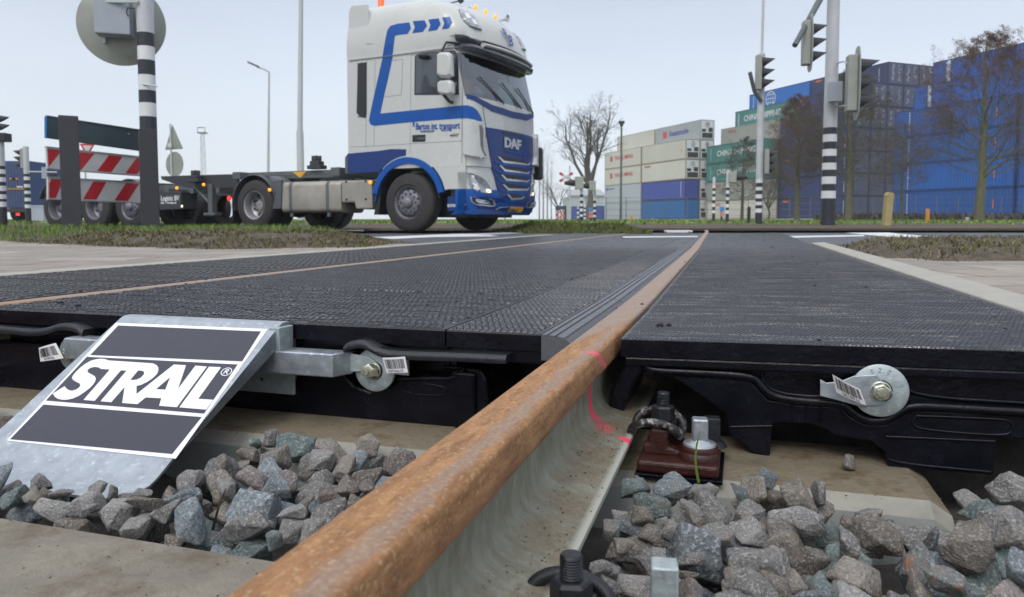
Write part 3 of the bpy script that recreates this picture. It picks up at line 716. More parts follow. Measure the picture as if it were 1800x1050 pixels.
# bevel hook pads at the far side of the opening are part of the body
def washer(parent_name, px, py, s, label, strap, tag_poly, r=.0445, tilt=0, base_s=None):
    t0, z0 = fs_(px, py, s); c = Vector((t0, s, z0))
    w = thing('clamp_washer', label, 'washer', TR, (t0, s, z0), 'large clamping washers of the panels')
    g = G(); g.lathe([(.0, .004), (r, .004), (r + .0005, .002), (r, -.004), (r - .002, -.0055), (.012, -.0055), (0, -.0055)], c, (0, 1, 0), 40); fixnormals(g.build('disc', M['galv_dull'], w))
    # stamped figures around the rim
    for k, (ch, an) in enumerate(zip('S20' + '4815' + '78', (112, 92, 68, 20, -8, -40, -68, -96, -120))):
        a = radians(an); add_text(ch, .011, M['galv_dull'], w, TR, Vector((t0 + (r-.010)*cos(a), s - .0056, z0 + (r-.010)*sin(a))), Vector((sin(a), 0, -cos(a))), Vector((cos(a), 0, sin(a))), .0008, name='stamped_figure')
    g = G(); g.lathe([(.019, -.0055), (.019, -.008), (.0175, -.0088), (.009, -.0088)], c, (0, 1, 0), 32); fixnormals(g.build('flat_washer', M['black_steel'], w))
    g = G()
    hx = [(.0155*cos(radians(60*k + 20)), .0155*sin(radians(60*k + 20))) for k in range(6)]
    g.lathe([(.017, -.0088), (.0175, -.0105), (.0150, -.0125)], c, (0, 1, 0), 32)
    tl = Vector((tilt, 0, 0))
    g.loft([[c + Vector((x, -.0115, z)) for x, z in hx], [c + tl*.7 + Vector((x, -.0215, z)) for x, z in hx], [c + tl + Vector((x*.85, -.0235, z*.85)) for x, z in hx]])
    fixnormals(g.build('hex_bolt_head', M['zinc_nut'], w, bevel=.001))
    g = G(); g.lathe([(.0, -.0258), (.0075, -.0255), (.0085, -.0235)], c + tl, (0, 1, 0), 20); g.build('bolt_mark', M['zinc_nut'], w)
    if strap:
        g = G(); u = [fs_(*p, s - .004) for p in strap]; plate(g, u, s - .010, s - .0065); fixnormals(g.build('lock_strap', M['galv'], w, bevel=.001))
    if tag_poly:
        barcode(tag_poly, s - .03, w, label_parent=True)
    return w
def barcode(q, s, parent, label_parent=False, digits='0019936', cur=.006, flip=False, dists=(0, 0, 0, 0)):
    """paper tag: q = four corners (px) tl,tr,br,bl ; hangs as a slightly curled sheet"""
    c = []
    for p, d in zip(q, dists):
        t, z = fs_(*p, s + d); c.append(Vector((t, s + d, z)))
    def at(u, v):
        p = (c[0]*(1-u) + c[1]*u)*(1-v) + (c[3]*(1-u) + c[2]*u)*v
        return p + Vector((0, -cur*sin(pi*u), 0))
    n = 12; g = G()
    fr = [[at(i/n, v) for v in (0, 1)] + [at(i/n, v) + Vector((0, .0004, 0)) for v in (1, 0)] for i in range(n+1)]
    g.loft(fr, smooth=False); o = g.build('barcode_tag', M['label_white'], parent); fixnormals(o)
    g = G(); rnd = random.Random(int(q[0][0])); u = .08
    while u < .90:
        w = rnd.choice((.008, .012, .02, .028)); a0, a1 = u, u + w
        A = [at(a0, .12), at(a1, .12), at(a1, .72), at(a0, .72)]
        off = Vector((0, -.0006, 0)); g.loft([[p + off for p in A], [p + off*.5 for p in A]]); u += w + rnd.choice((.012, .018, .026))
    fixnormals(g.build('bars', M['ink'], o))
    uu = (at(.85, .86) - at(.15, .86)).normalized(); vv = (at(.5, .1) - at(.5, .9)).normalized()
    add_text(digits, (c[0]-c[3]).length * .26, M['ink'], o, TR, at(.5, .86) + Vector((0, -.0012, 0)), uu, vv, .0003, name='digits')

_txt = {}
def add_text(body, size, mat, parent, fr, pos, right, up, th=.002, name='lettering', bold=0.0, shear=0, width=None, world_pos=False, align='CENTER'):
    """lettering as mesh; pos/right/up in the frame's coordinates of the parent thing"""
    cu = bpy.data.curves.new(name, 'FONT'); cu.body = body; cu.size = 1; cu.align_x = align; cu.align_y = 'CENTER'; cu.offset = bold; cu.shear = shear; cu.resolution_u = 2
    cu.extrude = 0
    ob = bpy.data.objects.new('tmp', cu); col.objects.link(ob)
    dg = bpy.context.evaluated_depsgraph_get(); me = bpy.data.meshes.new_from_object(ob.evaluated_get(dg))
    vs = [v.co.copy() for v in me.vertices]; fs = [list(p.vertices) for p in me.polygons]
    bpy.data.objects.remove(ob); bpy.data.curves.remove(cu); bpy.data.meshes.remove(me)
    if not vs: return None
    sx = size; 
    if width:
        w0 = max(v.x for v in vs) - min(v.x for v in vs); sx = width / w0
    nrm = Vector(right).cross(Vector(up)).normalized(); R, Up, P = Vector(right), Vector(up), Vector(pos)
    g = G(); n = len(vs)
    bot = [P + R*(v.x*sx) + Up*(v.y*size) for v in vs]; topv = [p + nrm*th for p in bot]
    g.add(topv, fs)
    # side walls along open edges
    from collections import Counter
    ec = Counter(); dirs = {}
    for f in fs:
        for i in range(len(f)):
            e = (f[i], f[(i+1) % len(f)]); k = tuple(sorted(e)); ec[k] += 1; dirs[k] = e
    g.v += [tuple(p) for p in bot]
    for k, cnt in ec.items():
        if cnt == 1:
            a, b = dirs[k]; g.f.append([b, a, a + n, b + n]); g.mi.append(0); g.sm.append(False)
    return g.build(name, mat, parent)
washer('w', 1546, 686, 1.358, 'round galvanised washer with hex bolt on the right rubber panel', [(1441, 666), (1452, 672), (1475, 670), (1500, 660), (1540, 658), (1570, 690), (1545, 712), (1505, 712), (1470, 702), (1441, 695)], None)
tagw = [x for x in bpy.data.objects if x.name.startswith('clamp_washer')][0]
barcode([(1463, 658), (1512, 684), (1523, 713), (1470, 690)], 1.335, tagw, cur=.008, digits='0019936', dists=(-.01, .0, .012, .0))

# --- left inner panel front
tI = OUTS['inner', 0]; tG = OUTS['gauge', 0]
def c5(s=1.36): return lambda x, y: fs_(x, y, s)
zb = -.208
g = G()
g.box(-1.795, -.560, 1.375, 1.60, -.060, -.034)
g.box(-1.795, -.560, 1.42, 1.60, -.100, -.060)
fixnormals(g.build('upper_body', M['rubber'], tI, bevel=.003))
g = G()
pts = [(-1.80, -.085), (-1.52, -.085), (-1.49, -.10), (-1.10, -.105), (-.80, -.105), (-.775, -.13), (-.735, -.14), (-.69, -.125), (-.66, -.100), (-.56, -.098), (-.55, -.085), (-.53, -.078), (-.49, -.078), (-.478, -.10), (-.47, zb+.004), (-1.80, zb)]
plate(g, pts, 1.372, 1.62); fixnormals(g.build('lower_block', M['rubber'], tI, bevel=.006))
g = G(); g.box(-.545, -.500, 1.362, 1.373, zb + .006, -.085); fixnormals(g.build('buttress', M['rubber'], tI, bevel=.006))
cl = lambda x, y: fs_(600 + x/4.5, 560 + y/4.5, 1.36)
ribs(tI, [[(455, 560), (470, 520), (520, 510), (800, 545), (825, 590), (790, 625), (500, 600), (455, 560)]], 1.371, M['rubber'], .002, conv=cl)
ribs(tI, [[(430, 485), (700, 480), (860, 485), (930, 440), (960, 400)]], 1.369, M['rubber'], .005, conv=cl)
ribs(tI, [[(760, 310), (760, 420)], [(720, 430), (880, 440)]], 1.42, M['rubber'], .006, conv=cl)
# gauge panel body
g = G(); g.box(-.552, -.355, 1.36, 1.60, -.060, -.034); g.box(-.352, -.302, 1.365, 1.60, -.115, -.05); g.box(-.385, -.352, 1.41, 1.6, -.2, -.06)
fixnormals(g.build('body', M['rubber'], tG, bevel=.004))
for x in (968, 1268): 
    t_, z_ = cl(x, 195); g = G(); g.lathe([(0, -.004), (.004, -.004), (.005, -.002), (.0055, 0), (.0085, 0), (.009, .003)], (t_, 1.359, z_), (0, 1, 0), 20); fixnormals(g.build('stud', M['rubber'], tG))
# hanging guide lips: curled rubber bars in front of the panels
def lip(label, px_line, s0, hook):
    g = G(); q = [cl(*p) if hook else fs_(*p, s0) for p in px_line]; pp = [Vector((t, s0, z)) for t, z in q]
    for _ in range(2):
        nn = [pp[0]]
        for i in range(len(pp)-1): nn += [pp[i]*.75 + pp[i+1]*.25, pp[i]*.25 + pp[i+1]*.75]
        pp = nn + [pp[-1]]
    rings = []
    for p in pp: rings.append([p + Vector((0, 0, 0)), p + Vector((0, .005, .004)), p + Vector((0, .075, .002)), p + Vector((0, .075, -.012)), p + Vector((0, 0, -.0125)), p + Vector((0, -.002, -.006))])
    g.loft(rings, smooth=True); o = g.build('guide_lip', M['black_steel'], fr=TR, base=pp[0]); fixnormals(o); return tag(o, label, 'steel lip')
lip('curled black steel lip above the bolted washer beside the rusty rail', [(85, 205), (110, 185), (180, 165), (250, 170), (310, 205), (380, 240), (470, 252), (800, 262), (1100, 272), (1345, 285)], 1.325, True)
lip('curled black steel lip at the left picture edge above the paper tag', [(-60, 574), (0, 577), (60, 583), (85, 578), (105, 571), (130, 573), (145, 583)], 1.325, False)
w2 = washer('w', 660, 650, 1.350, 'galvanised washer with hex bolt left of the rusty rail, end of the square bar', None, None, tilt=-.010)
barcode([(672, 629), (712, 627), (717, 655), (680, 656)], 1.320, w2, cur=.004, digits='00936610', dists=(0, .0, 0, 0))
g = G(); t_, z_ = fs_(700, 645, 1.36); g.box(t_ - .02, t_ + .025, 1.356, 1.362, z_ - .016, z_ + .018); fixnormals(g.build('lock_tab', M['galv_dull'], w2, bevel=.001))
w3 = washer('w', 131, 622, 1.350, 'partly hidden galvanised washer and bolt left of the black and white sign', None, None, tilt=-.012, r=.042)
barcode([(68, 612), (98, 603), (112, 630), (71, 636)], 1.318, w3, cur=.005, digits='019936', dists=(-.012, 0, 0, -.012))

# ------------------------------------------------------------------ deflector sign with bar
sg = thing('deflector_sign', 'sloping galvanised plate with black and white lettered panel hung on the left rubber panels', 'deflector plate', TR, (-1.10, 1.30, -.01))
T0, T1 = -1.327, -.914
prof = [(1.372, -.125), (1.372, -.02)]
for k in range(1, 7):
    a = radians(90*k/6); prof.append((1.347 + .025*cos(a), -.022 + .025*sin(a)))
prof.append((1.338, .0035))
for k in range(1, 4): a = radians(31*k/3); prof.append((1.333 - .04*sin(a), -.0365 + .04*cos(a)))
P0 = prof[-1]; mslope = .6
SBOT = .985
prof.append((.985, P0[1] - (P0[0]-.985)*mslope))
zc = prof[-1][1]
for k in range(1, 6): u = k/5; prof.append((.985 - .085*u, zc - .085*mslope*u + .028*u*u))
def sheetprof(g, prof, t0, t1, th, corner=.0):
    rings = []
    n = len(prof)
    for t, kk in ((t0, 0), (t1, 1)):
        pass
    # thickness by offsetting along the profile normal
    top, bot = [], []
    for i, (s, z) in enumerate(prof):
        a = prof[max(i-1, 0)]; b = prof[min(i+1, n-1)]; d = Vector((b[0]-a[0], b[1]-a[1])).normalized(); nn = Vector((-d.y, d.x))
        if nn.y < 0 and i > 3: nn = -nn
        if i <= 3 and nn.x > 0: nn = nn
        top.append((s, z)); bot.append((s - nn.x*th if i > 3 else s - (th if i < 2 else nn.x*th), z - nn.y*th if i > 3 else z))
    cols = 12
    us = [0, .02] + [k/cols for k in range(1, cols)] + [.98, 1]
    for u in us:
        t = t0 + (t1-t0)*u; cut = 0
        if u in (0, 1): cut = 1
        tt, bb = list(top), list(bot)
        pull = 3 if cut else (1 if u in (.02, .98) else 0)   # rounded bottom corners
        for q_ in range(1, pull + 1): tt[-q_] = tt[-pull - 1]; bb[-q_] = bb[-pull - 1]
        rings.append([(t, s, z) for s, z in tt] + [(t, s, z) for s, z in bb[::-1]])
    g.loft(rings, smooth=False)
g = G(); sheetprof(g, prof, T0, T1, .004); o = fixnormals(g.build('bent_plate', M['galv'], sg))
for p in o.data.polygons: p.use_smooth = False
# sticker plane
def spl(px, py):
    r = ray(px, py); m_, s0, z0 = mslope, P0[0], P0[1]
    k = (z0 - m_*s0 - CAM_H) / (r.z - m_*r.dot(D3)); return CP + r*k
nS = (N3.cross((D3 + Z3*mslope).normalized())).normalized()      # upward normal of the sloping face
def sgl(p): return Vector(trk(p))
nL = Vector((nS.dot(N3), nS.dot(D3), nS.z)); 
if nL.z < 0: nL = -nL
def flat(name, mat, loops, h, parent=sg, th=.0005):
    """filled outline(s) (px) with holes lying h above the plate"""
    cu = bpy.data.curves.new(name, 'CURVE'); cu.dimensions = '2D'; cu.fill_mode = 'FRONT'
    ex = Vector((1, 0, 0)); ey = Vector((0, 1, mslope)).normalized(); o0 = Vector((-1.1, 1.1, 0)); o0.z = P0[1] - (P0[0]-1.1)*mslope
    for lp in loops:
        sp_ = cu.splines.new('POLY'); q = [sgl(spl(*p)) for p in lp]; sp_.points.add(len(q)-1); sp_.use_cyclic_u = True
        for i, p in enumerate(q): d = p - o0; sp_.points[i].co = (d.dot(ex), d.dot(ey), 0, 1)
    ob = bpy.data.objects.new('tmp', cu); col.objects.link(ob); dg = bpy.context.evaluated_depsgraph_get(); me = bpy.data.meshes.new_from_object(ob.evaluated_get(dg))
    vs = [o0 + ex*v.co.x + ey*v.co.y + nL*h for v in me.vertices]; fs = [list(p.vertices) for p in me.polygons]
    bpy.data.objects.remove(ob); bpy.data.curves.remove(cu)
    g = G(); g.add(vs, fs); o = g.build(name, mat, parent)
    # face up
    up = sum(p.normal.z for p in o.data.polygons)
    if up < 0: o.data.flip_normals()
    return o
flat('white_panel', M['sign_white'], [[(204, 568), (471, 579), (309, 807), (12, 775)]], .0006)
flat('black_field', M['sign_black'], [[(208, 573), (459, 583.5), (426, 636), (159, 625)]], .0011)
flat('black_field', M['sign_black'], [[(153, 628), (418, 641.5), (359, 728), (81, 705)]], .0011)
flat('black_field', M['sign_black'], [[(77, 712), (355, 734), (303, 799), (18, 773)]], .0011)
A = lambda x, y: (220 + x/8.75, 610 + y/8.75)
B = lambda x, y: (80 + x/8.75, 620 + y/8.75)
S_ = [B(*p) for p in [(118,640),(150,690),(200,722),(270,736),(350,733),(430,715),(520,675),(600,620),(680,560),(740,500),(770,450),(780,410),(765,375),(725,350),(675,325),(650,300),(658,270),(700,243),(760,230),(820,237),(860,262),(995,270),(590,738),(762,752),(1165,283),(1252,287),(852,758),(1018,773),(1222,538),(1185,785),(1420,803),(1550,697)]]
S_ += [A(*p) for p in [(320,787),(562,800),(528,915),(800,938),(1262,312),(1085,298),(820,652),(940,292),(755,280),(180,735),(180,612),(260,590),(350,545),(430,490),(490,430),(515,380),(515,330),(490,290),(430,262)]]
S_ += [B(*p) for p in [(975,130),(930,112),(860,103),(780,112),(700,135),(620,180),(540,240),(470,310),(425,365),(412,400),(430,430),(480,460),(530,485),(543,515),(520,550),(470,580),(410,597),(360,585),(325,560),(300,525)]]
# drop duplicate neighbours of the junction
flat('lettering', M['sign_white'], [S_, [A(*p) for p in [(85,517),(130,520),(190,510),(250,480),(295,430),(297,395),(265,375),(205,372)]], [A(*p) for p in [(480,660),(622,668),(698,475)]]], .0016)
flat('lettering', M['sign_white'], [[A(*p) for p in [(1295,313),(1480,322),(1130,808),(1360,824),(1250,975),(838,940)]]], .0016)
cx_, cy_ = 1562, 392
circ = lambda k: [A(cx_ + (88*cos(a) + 0)*k, cy_ + (60*sin(a) - 22*cos(a))*k) for a in [2*pi*i/24 for i in range(24)]]
flat('registered_mark', M['sign_white'], [circ(1.0), circ(.84)], .0016)
mk = sgl(spl(*A(1562, 392))); add_text('R', .019, M['sign_white'], sg, TR, mk + nL*.0011, Vector((1, 0, 0)), Vector((0, 1, mslope)).normalized(), .0005, name='registered_letter', bold=.01)
# hollow square bar behind the plate
t_, z_ = fs_(612, 640, 1.325)
zc_ = z_ ; hb = .024
br = thing('clamp_bar', 'galvanised square steel bar running behind the sign to the bolted washer', 'steel bar', TR, (-1.1, 1.34, zc_))
te, tb2 = fs_(584, 640, 1.296)[0], fs_(622, 630, 1.346)[0]
g = G(); g.loft([[(-1.475, 1.296, zc_-hb), (-1.475, 1.346, zc_-hb), (-1.475, 1.346, zc_+hb), (-1.475, 1.296, zc_+hb)], [(te, 1.296, zc_-hb), (tb2, 1.346, zc_-hb), (tb2, 1.346, zc_+hb), (te, 1.296, zc_+hb)]])
fixnormals(g.build('square_tube', M['galv'], br, bevel=.003))
g = G(); g.loft([[(tb2 - .01, y, zc_-hb+.004), (-.72, y, zc_-.014), (-.70, y, zc_-.0), (-.72, y, zc_+.014), (tb2 - .01, y, zc_+hb-.004)] for y in (1.338, 1.3425)])
fixnormals(g.build('flattened_end', M['galv_dull'], br, bevel=.001))
g = G(); g.box(-1.32, -.905, 1.350, 1.356, -.155, -.055); g.box(-.93, -.905, 1.30, 1.35, zc_+hb, -.004); fixnormals(g.build('mounting_bracket', M['galv_dull'], br, bevel=.0015))
g = G(); q = fs_(460, 667, 1.349); g.lathe([(0, 0), (.004, 0)], (q[0], 1.3492, q[1]), (0, 1, 0), 16); g.build('bolt_hole', M['ink'], br)

# ------------------------------------------------------------------ concrete kerb strips beside the rubber
kb = [1.33, 2.33, 3.33, 4.33, 5.33, 6.33, 7.33]
for i in range(6):
    g = G(); a, b = kb[i] + .003, kb[i+1] - .003
    g.loft([[(.612, s, .0), (.722, s, .008), (.722, s, -.2), (.612, s, -.2)] for s in (a, b)]); o = g.build('edge_kerb', M['edge'], fr=TR, base=(.66, a, -.2), bevel=.004); fixnormals(o)
    for v in o.data.vertices:
        if v.co.z > .1: v.co.z += .012
    tag(o, 'pale concrete edge kerb on the right of the rubber panels, %s in the line' % ORD[i], 'kerb stone', 'concrete kerbs along the right panels')
for i in range(4):
    a = 1.4 + i*2.4; g = G(); g.box(-2.86, -2.742, a + .003, a + 2.397, -.2, .004); o = g.build('edge_kerb', M['edge'], fr=TR, base=(-2.8, a, -.2), bevel=.004); fixnormals(o)
    tag(o, 'pale concrete edge kerb beyond the far left panels, %s in the line' % ORD[i], 'kerb stone', 'concrete kerbs along the left panels')

# ------------------------------------------------------------------ rail fasteners
def bolt_nut(g, c, k=1.0, h=.03):
    c = Vector(c)
    hx = [(.0175*k*cos(radians(60*i+12)), .0175*k*sin(radians(60*i+12))) for i in range(6)]
    g.loft([[c + Vector((x, y, 0)) for x, y in hx], [c + Vector((x, y, .019*k)) for x, y in hx], [c + Vector((x*.84, y*.84, .022*k)) for x, y in hx]])
def fastener(t0, s0, zt, label, worn=True):
    """bolt, hex nut and bent spring clip on a red iron base plate"""
    f = thing('rail_fastener', label, 'rail fastener', TR, (t0, s0, SL_Z), 'bolted rail fasteners on the sleepers')
    zb_ = SL_Z
    g = G(); g.box(t0 - .042, t0 + .096, s0 - .080, s0 + .078, zb_, zb_ + .006); fixnormals(g.build('rubber_pad', M['rubber'], f, bevel=.001))
    g = G(); g.box(t0 - .040, t0 + .090, s0 - .075, s0 + .07, zb_ + .006, zb_ + .026)
    fixnormals(g.build('base_plate', M['red_iron'], f, bevel=.006, seg=3))
    # two upright jaws that hold the bolt head, open in the middle
    for k in (-1, 1):
        g = G(); y = s0 - .022 if k < 0 else s0 + .042
        g.loft([[(t0 - .034, y + d, zb_ + .024), (t0 + .03, y + d, zb_ + .024), (t0 + .03, y + d, zb_ + .034), (t0 + .008, y + d, zb_ + .040), (t0 + .006, y + d, zb_ + .070), (t0 - .022, y + d, zb_ + .070), (t0 - .026, y + d, zb_ + .045), (t0 - .036, y + d, zb_ + .040)] for d in (-.013, .013)])
        fixnormals(g.build('jaw', M['red_iron'], f, bevel=.005, seg=3))
    g = G(); g.lathe([(.033, 0), (.033, .012), (.030, .016), (.0, .016)], (t0 + .058, s0 - .035, zb_ + .024), (0, 0, 1), 28); g.lathe([(.030, 0), (.030, .006), (.028, .009), (.0, .009)], (t0 + .058, s0 - .035, zb_ + .0405), (0, 0, 1), 28)
    fixnormals(g.build('screw_boss', M['red_iron'], f))
    sc = thing_part = None
    g = G(); cc = (t0 + .058, s0 - .035, zb_ + .0495); g.lathe([(.027, 0), (.026, .003), (.018, .006), (.0135, .010), (.0, .010)], cc, (0, 0, 1), 28); fixnormals(g.build('screw_collar', M['galv'], f))
    g = G(); a = radians(8); ax = (Vector((cos(a), sin(a), 0)), Vector((-sin(a), cos(a), 0)), Vector((0, 0, 1))); g.cbox((cc[0], cc[1], cc[2] + .026), (.0125, .0125, .018), ax); fixnormals(g.build('square_head', M['galv'], f, bevel=.003, seg=3))
    # second screw behind
    g = G(); cc = (t0 + .075, s0 + .045, zb_ + .026); g.lathe([(.026, 0), (.018, .010), (.0, .010)], cc, (0, 0, 1), 24); hh_ = .022 if worn else .034; g.cbox((cc[0], cc[1], cc[2] + .006 + hh_), (.0125, .0125, hh_), ax); fixnormals(g.build('rear_screw', M['black_steel'] if worn else M['galv_dull'], f, bevel=.002))
    # bolt stud with thread
    bx = (t0 - .006, s0 + .012); ztop = zt
    prof = [(0.0, ztop), (.009, ztop), (.0105, ztop - .002)]
    z = ztop - .003
    while z > ztop - .045: prof += [(.0108, z), (.0094, z - .0013)]; z -= .0026
    prof += [(.0105, zb_ + .03)]
    g = G(); g.lathe(prof, (bx[0], bx[1], 0), (0, 0, 1), 20); fixnormals(g.build('threaded_bolt', M['black_steel'], f))
    g = G(); bolt_nut(g, (bx[0], bx[1], ztop - .048), 1.15); fixnormals(g.build('hex_nut', M['black_steel'], f, bevel=.0012))
    g = G(); g.lathe([(.023, 0), (.0235, .003), (.012, .0035)], (bx[0], bx[1], ztop - .053), (0, 0, 1), 24); fixnormals(g.build('plate_washer', M['black_steel'], f))
    # spring clip: an omega-shaped thick wire, both loops arching over the bolt
    zc0 = ztop - .060
    path = []
    for y_, sg_ in ((-1, -1),):
        pass
    ctrl = [(-.052, .030, -.010), (-.048, .040, .006), (-.030, .046, .016), (-.004, .047, .018), (.022, .044, .010), (.034, .036, -.006), (.030, .022, -.014), (.018, .010, -.008), (.004, 0, -.004), (.018, -.010, -.008), (.030, -.022, -.014), (.034, -.036, -.006), (.022, -.044, .010), (-.004, -.047, .018), (-.030, -.046, .016), (-.048, -.040, .006), (-.052, -.030, -.010)]
    pp = [Vector((bx[0] + x, bx[1] + y, zc0 + z)) for x, y, z in ctrl]
    for _ in range(3):
        nn = [pp[0]]
        for i in range(len(pp)-1): nn += [pp[i]*.75 + pp[i+1]*.25, pp[i]*.25 + pp[i+1]*.75]
        pp = nn + [pp[-1]]
    g = G(); g.tube(pp, .0072, 12); fixnormals(g.build('spring_clip', M['worn_steel'] if worn else M['black_steel'], f))
    return f
fastener(-.118, 1.268, -.078, 'rusty red rail fastener with worn black spring clip in the gap under the right panel')
f2 = fastener(-.138, .635, -.088, 'black bolt and spring clip at the bottom edge beside the rail foot', False)
# ------------------------------------------------------------------ ballast stones, dropped one by one on a height field
def stone_mesh(seed):
    import bmesh
    rnd = random.Random(seed); bm = bmesh.new(); ax = (rnd.uniform(.85, 1.15), rnd.uniform(.62, .95), rnd.uniform(.5, .85))
    for i in range(rnd.randint(11, 17)):
        v = Vector((rnd.gauss(0, 1), rnd.gauss(0, 1), rnd.gauss(0, 1))).normalized() * rnd.uniform(.78, 1.12)
        bm.verts.new((v.x*ax[0], v.y*ax[1], v.z*ax[2]))
    r = bmesh.ops.convex_hull(bm, input=bm.verts); 
    bmesh.ops.delete(bm, geom=[v for v in bm.verts if not v.link_faces], context='VERTS')
    bmesh.ops.dissolve_limit(bm, angle_limit=radians(14), verts=bm.verts, edges=bm.edges)
    bmesh.ops.bevel(bm, geom=bm.edges[:] , offset=.075, segments=2, affect='EDGES', profile=.6, clamp_overlap=True)
    for v in bm.verts:
        if v.co.length > 1.08: v.co *= 1.08/v.co.length
    bmesh.ops.triangulate(bm, faces=bm.faces)
    for _ in range(2):
        long = [e for e in bm.edges if e.calc_length() > .17]
        if long: bmesh.ops.subdivide_edges(bm, edges=long, cuts=1); bmesh.ops.triangulate(bm, faces=bm.faces)
    bmesh.ops.recalc_face_normals(bm, faces=bm.faces)
    bm.normal_update()
    for v in bm.verts:
        p = v.co*2.2 + Vector((seed*3.1, 0, 0)); v.co += v.normal * (noise.noise(p)*.055 + noise.noise(p*3.1)*.026 + noise.noise(p*8)*.012)
    me = bpy.data.meshes.new('ballast_stone'); bm.to_mesh(me); bm.free()
    for p in me.polygons: p.use_smooth = True
    me.materials.append(M['st_grey'])
    return me
SM = [stone_mesh(i) for i in range(22)]
SMV = [np.array([v.co[:] for v in m.vertices]) for m in SM]
CELL = .006; HX0, HY0, HNX, HNY = -1.75, .05, 470, 225      # t, s grid
HF = np.full((HNX, HNY), -.252)
tt_ = HX0 + (np.arange(HNX)+.5)*CELL; ss_ = HY0 + (np.arange(HNY)+.5)*CELL
TT, SS = np.meshgrid(tt_, ss_, indexing='ij')
HF += .02*np.sin(TT*23)*np.sin(SS*19)
def blk(t0, t1, s0, s1, z): HF[(TT > t0) & (TT < t1) & (SS > s0) & (SS < s1)] = z
blk(-2.3, .31, .47, .785, SL_Z); blk(-2.3, .31, 1.185, 1.5, SL_Z); 
blk(RC-.088, RC+.090, 0, 2, .3); blk(-2, -.45, 1.30, 2, .3); blk(.42, 1.2, 1.30, 2, -.24); blk(-.2, .42, 1.33, 2, .3)
blk(-.19, -.03, .55, .71, .3); blk(-.17, -.01, 1.10, 1.3, .3)
# the sloping plate: stones may lie under and against its lower edge only
msk = (TT > -1.36) & (TT < -.88) & (SS > .875) & (SS < 1.35); HF[msk] = .3
STONES = []; rs = random.Random(11)
def visible(t, s, z, m=40):
    p = N3*t + D3*s; v = Vector((p.x, p.y, z - CAM_H)); czz = v.y*cos(PITCH) - v.z*sin(PITCH)
    if czz < .12: return None
    cy = v.y*sin(PITCH) + v.z*cos(PITCH); x = 900 + F_PX*v.x/czz; y = Y0 - F_PX*cy/czz
    return (x, y) if -m < x < 1800+m and y < 1050 + m*1.6 else None
def settle(mi, rot, sc, t, s):
    v = SMV[mi] @ rot.T * sc; ix = np.floor((v[:, 0] + t - HX0)/CELL).astype(int); iy = np.floor((v[:, 1] + s - HY0)/CELL).astype(int)
    if ix.min() < 0 or iy.min() < 0 or ix.max() >= HNX or iy.max() >= HNY: return None
    low = v[:, 2] < 0
    z = float((HF[ix[low], iy[low]] - v[low, 2]).max())
    return z, v, ix, iy
def drop(t0, t1, s0, s1, n, smin, smax, zmax, tries=10, bias=0):
    k = 0; miss = 0
    while k < n and miss < 160:
        sc = rs.uniform(smin, smax); mi = rs.randrange(len(SM)); best = None
        for _ in range(tries):
            t = rs.uniform(t0, t1); s = rs.uniform(s0, s1)
            if s < .12: continue
            e = Matrix.Rotation(rs.uniform(0, 6.28), 3, 'Z') @ Matrix.Rotation(rs.gauss(0, .5), 3, 'X') @ Matrix.Rotation(rs.gauss(0, .5), 3, 'Y')
            if rs.random() < .25: e = e @ Matrix.Rotation(1.4, 3, 'X')
            r = settle(mi, np.array(e), sc, t, s)
            if r and (best is None or r[0] < best[0][0]): best = (r, t, s, e)
        if best is None or best[0][0] + sc*.35 > (zmax(best[1], best[2]) if callable(zmax) else zmax): miss += 1; continue
        (z, v, ix, iy), t, s, e = best; z -= sc*.10
        hi = v[:, 2] > -.2*sc
        np.maximum.at(HF, (ix[hi], iy[hi]), v[hi, 2] + z)
        # fill holes of the point sampling by an inner disc
        r_ = .62*sc*min(1, np.ptp(v[:, 1])/sc/2 + .2); d2 = (TT - t)**2 + (SS - s)**2; mk = d2 < r_*r_
        HF[mk] = np.maximum(HF[mk], z + sc*.38*np.sqrt(1 - d2[mk]/(r_*r_) * .6))
        STONES.append((mi, e, sc, t, s, z)); k += 1
def zr(t, s):  # surface of the right bed, heaped towards the far right
    return -.150 + (max(0, t - .28) * .10 if s > .8 else 0) - (.04 if s > 1.04 and -.02 < t < .3 else 0)
drop(-1.6, -.37, .80, 1.18, 50, .032, .042, -.215)           # bottom layer, left
drop(-1.6, -.37, .80, 1.18, 150, .028, .047, -.172)
drop(-.15, .98, .40, 1.17, 90, .032, .042, -.205)            # bottom layer, right
drop(.42, 1.00, 1.10, 1.36, 16, .030, .042, -.18)
drop(-.155, .98, .28, 1.165, 300, .028, .050, zr)
drop(-.155, .5, .35, 1.10, 90, .022, .036, zr)
drop(-.155, .1, .60, 1.12, 40, .020, .034, lambda t, s: -.145)
drop(-.165, -.04, .55, .98, 30, .018, .029, lambda t, s: -.150)
drop(-.60, -.355, .79, .98, 26, .019, .031, lambda t, s: -.176)
drop(-1.45, -.85, .79, .885, 22, .019, .030, lambda t, s: -.180)
drop(.33, 1.05, 1.00, 1.34, 50, .028, .046, lambda t, s: -.150 + max(0, t - .3)*.12)
vis = []
for q in STONES:
    mi, e, sc, t, s, z = q
    if visible(t, s, z, 60): vis.append(q)
scene['n_stones'] = '%d %d' % (len(STONES), len(vis)); open('/tmp/st.txt', 'w').write(scene['n_stones'])
vis.sort(key=lambda q: -q[5]); 
keep = vis[:298]
rl = random.Random(5); cnt = {}
def stone_label(k, t, s, right): pass
kinds = ['st_grey']*7 + ['st_brown']*5 + ['st_green']*2 + ['st_blue']*2 + ['st_pink']*1
KW = {'st_grey': 'grey speckled', 'st_brown': 'dusty brown-grey', 'st_green': 'greenish', 'st_blue': 'bluish grey', 'st_pink': 'pinkish brown', 'st_rust': 'rust-stained'}
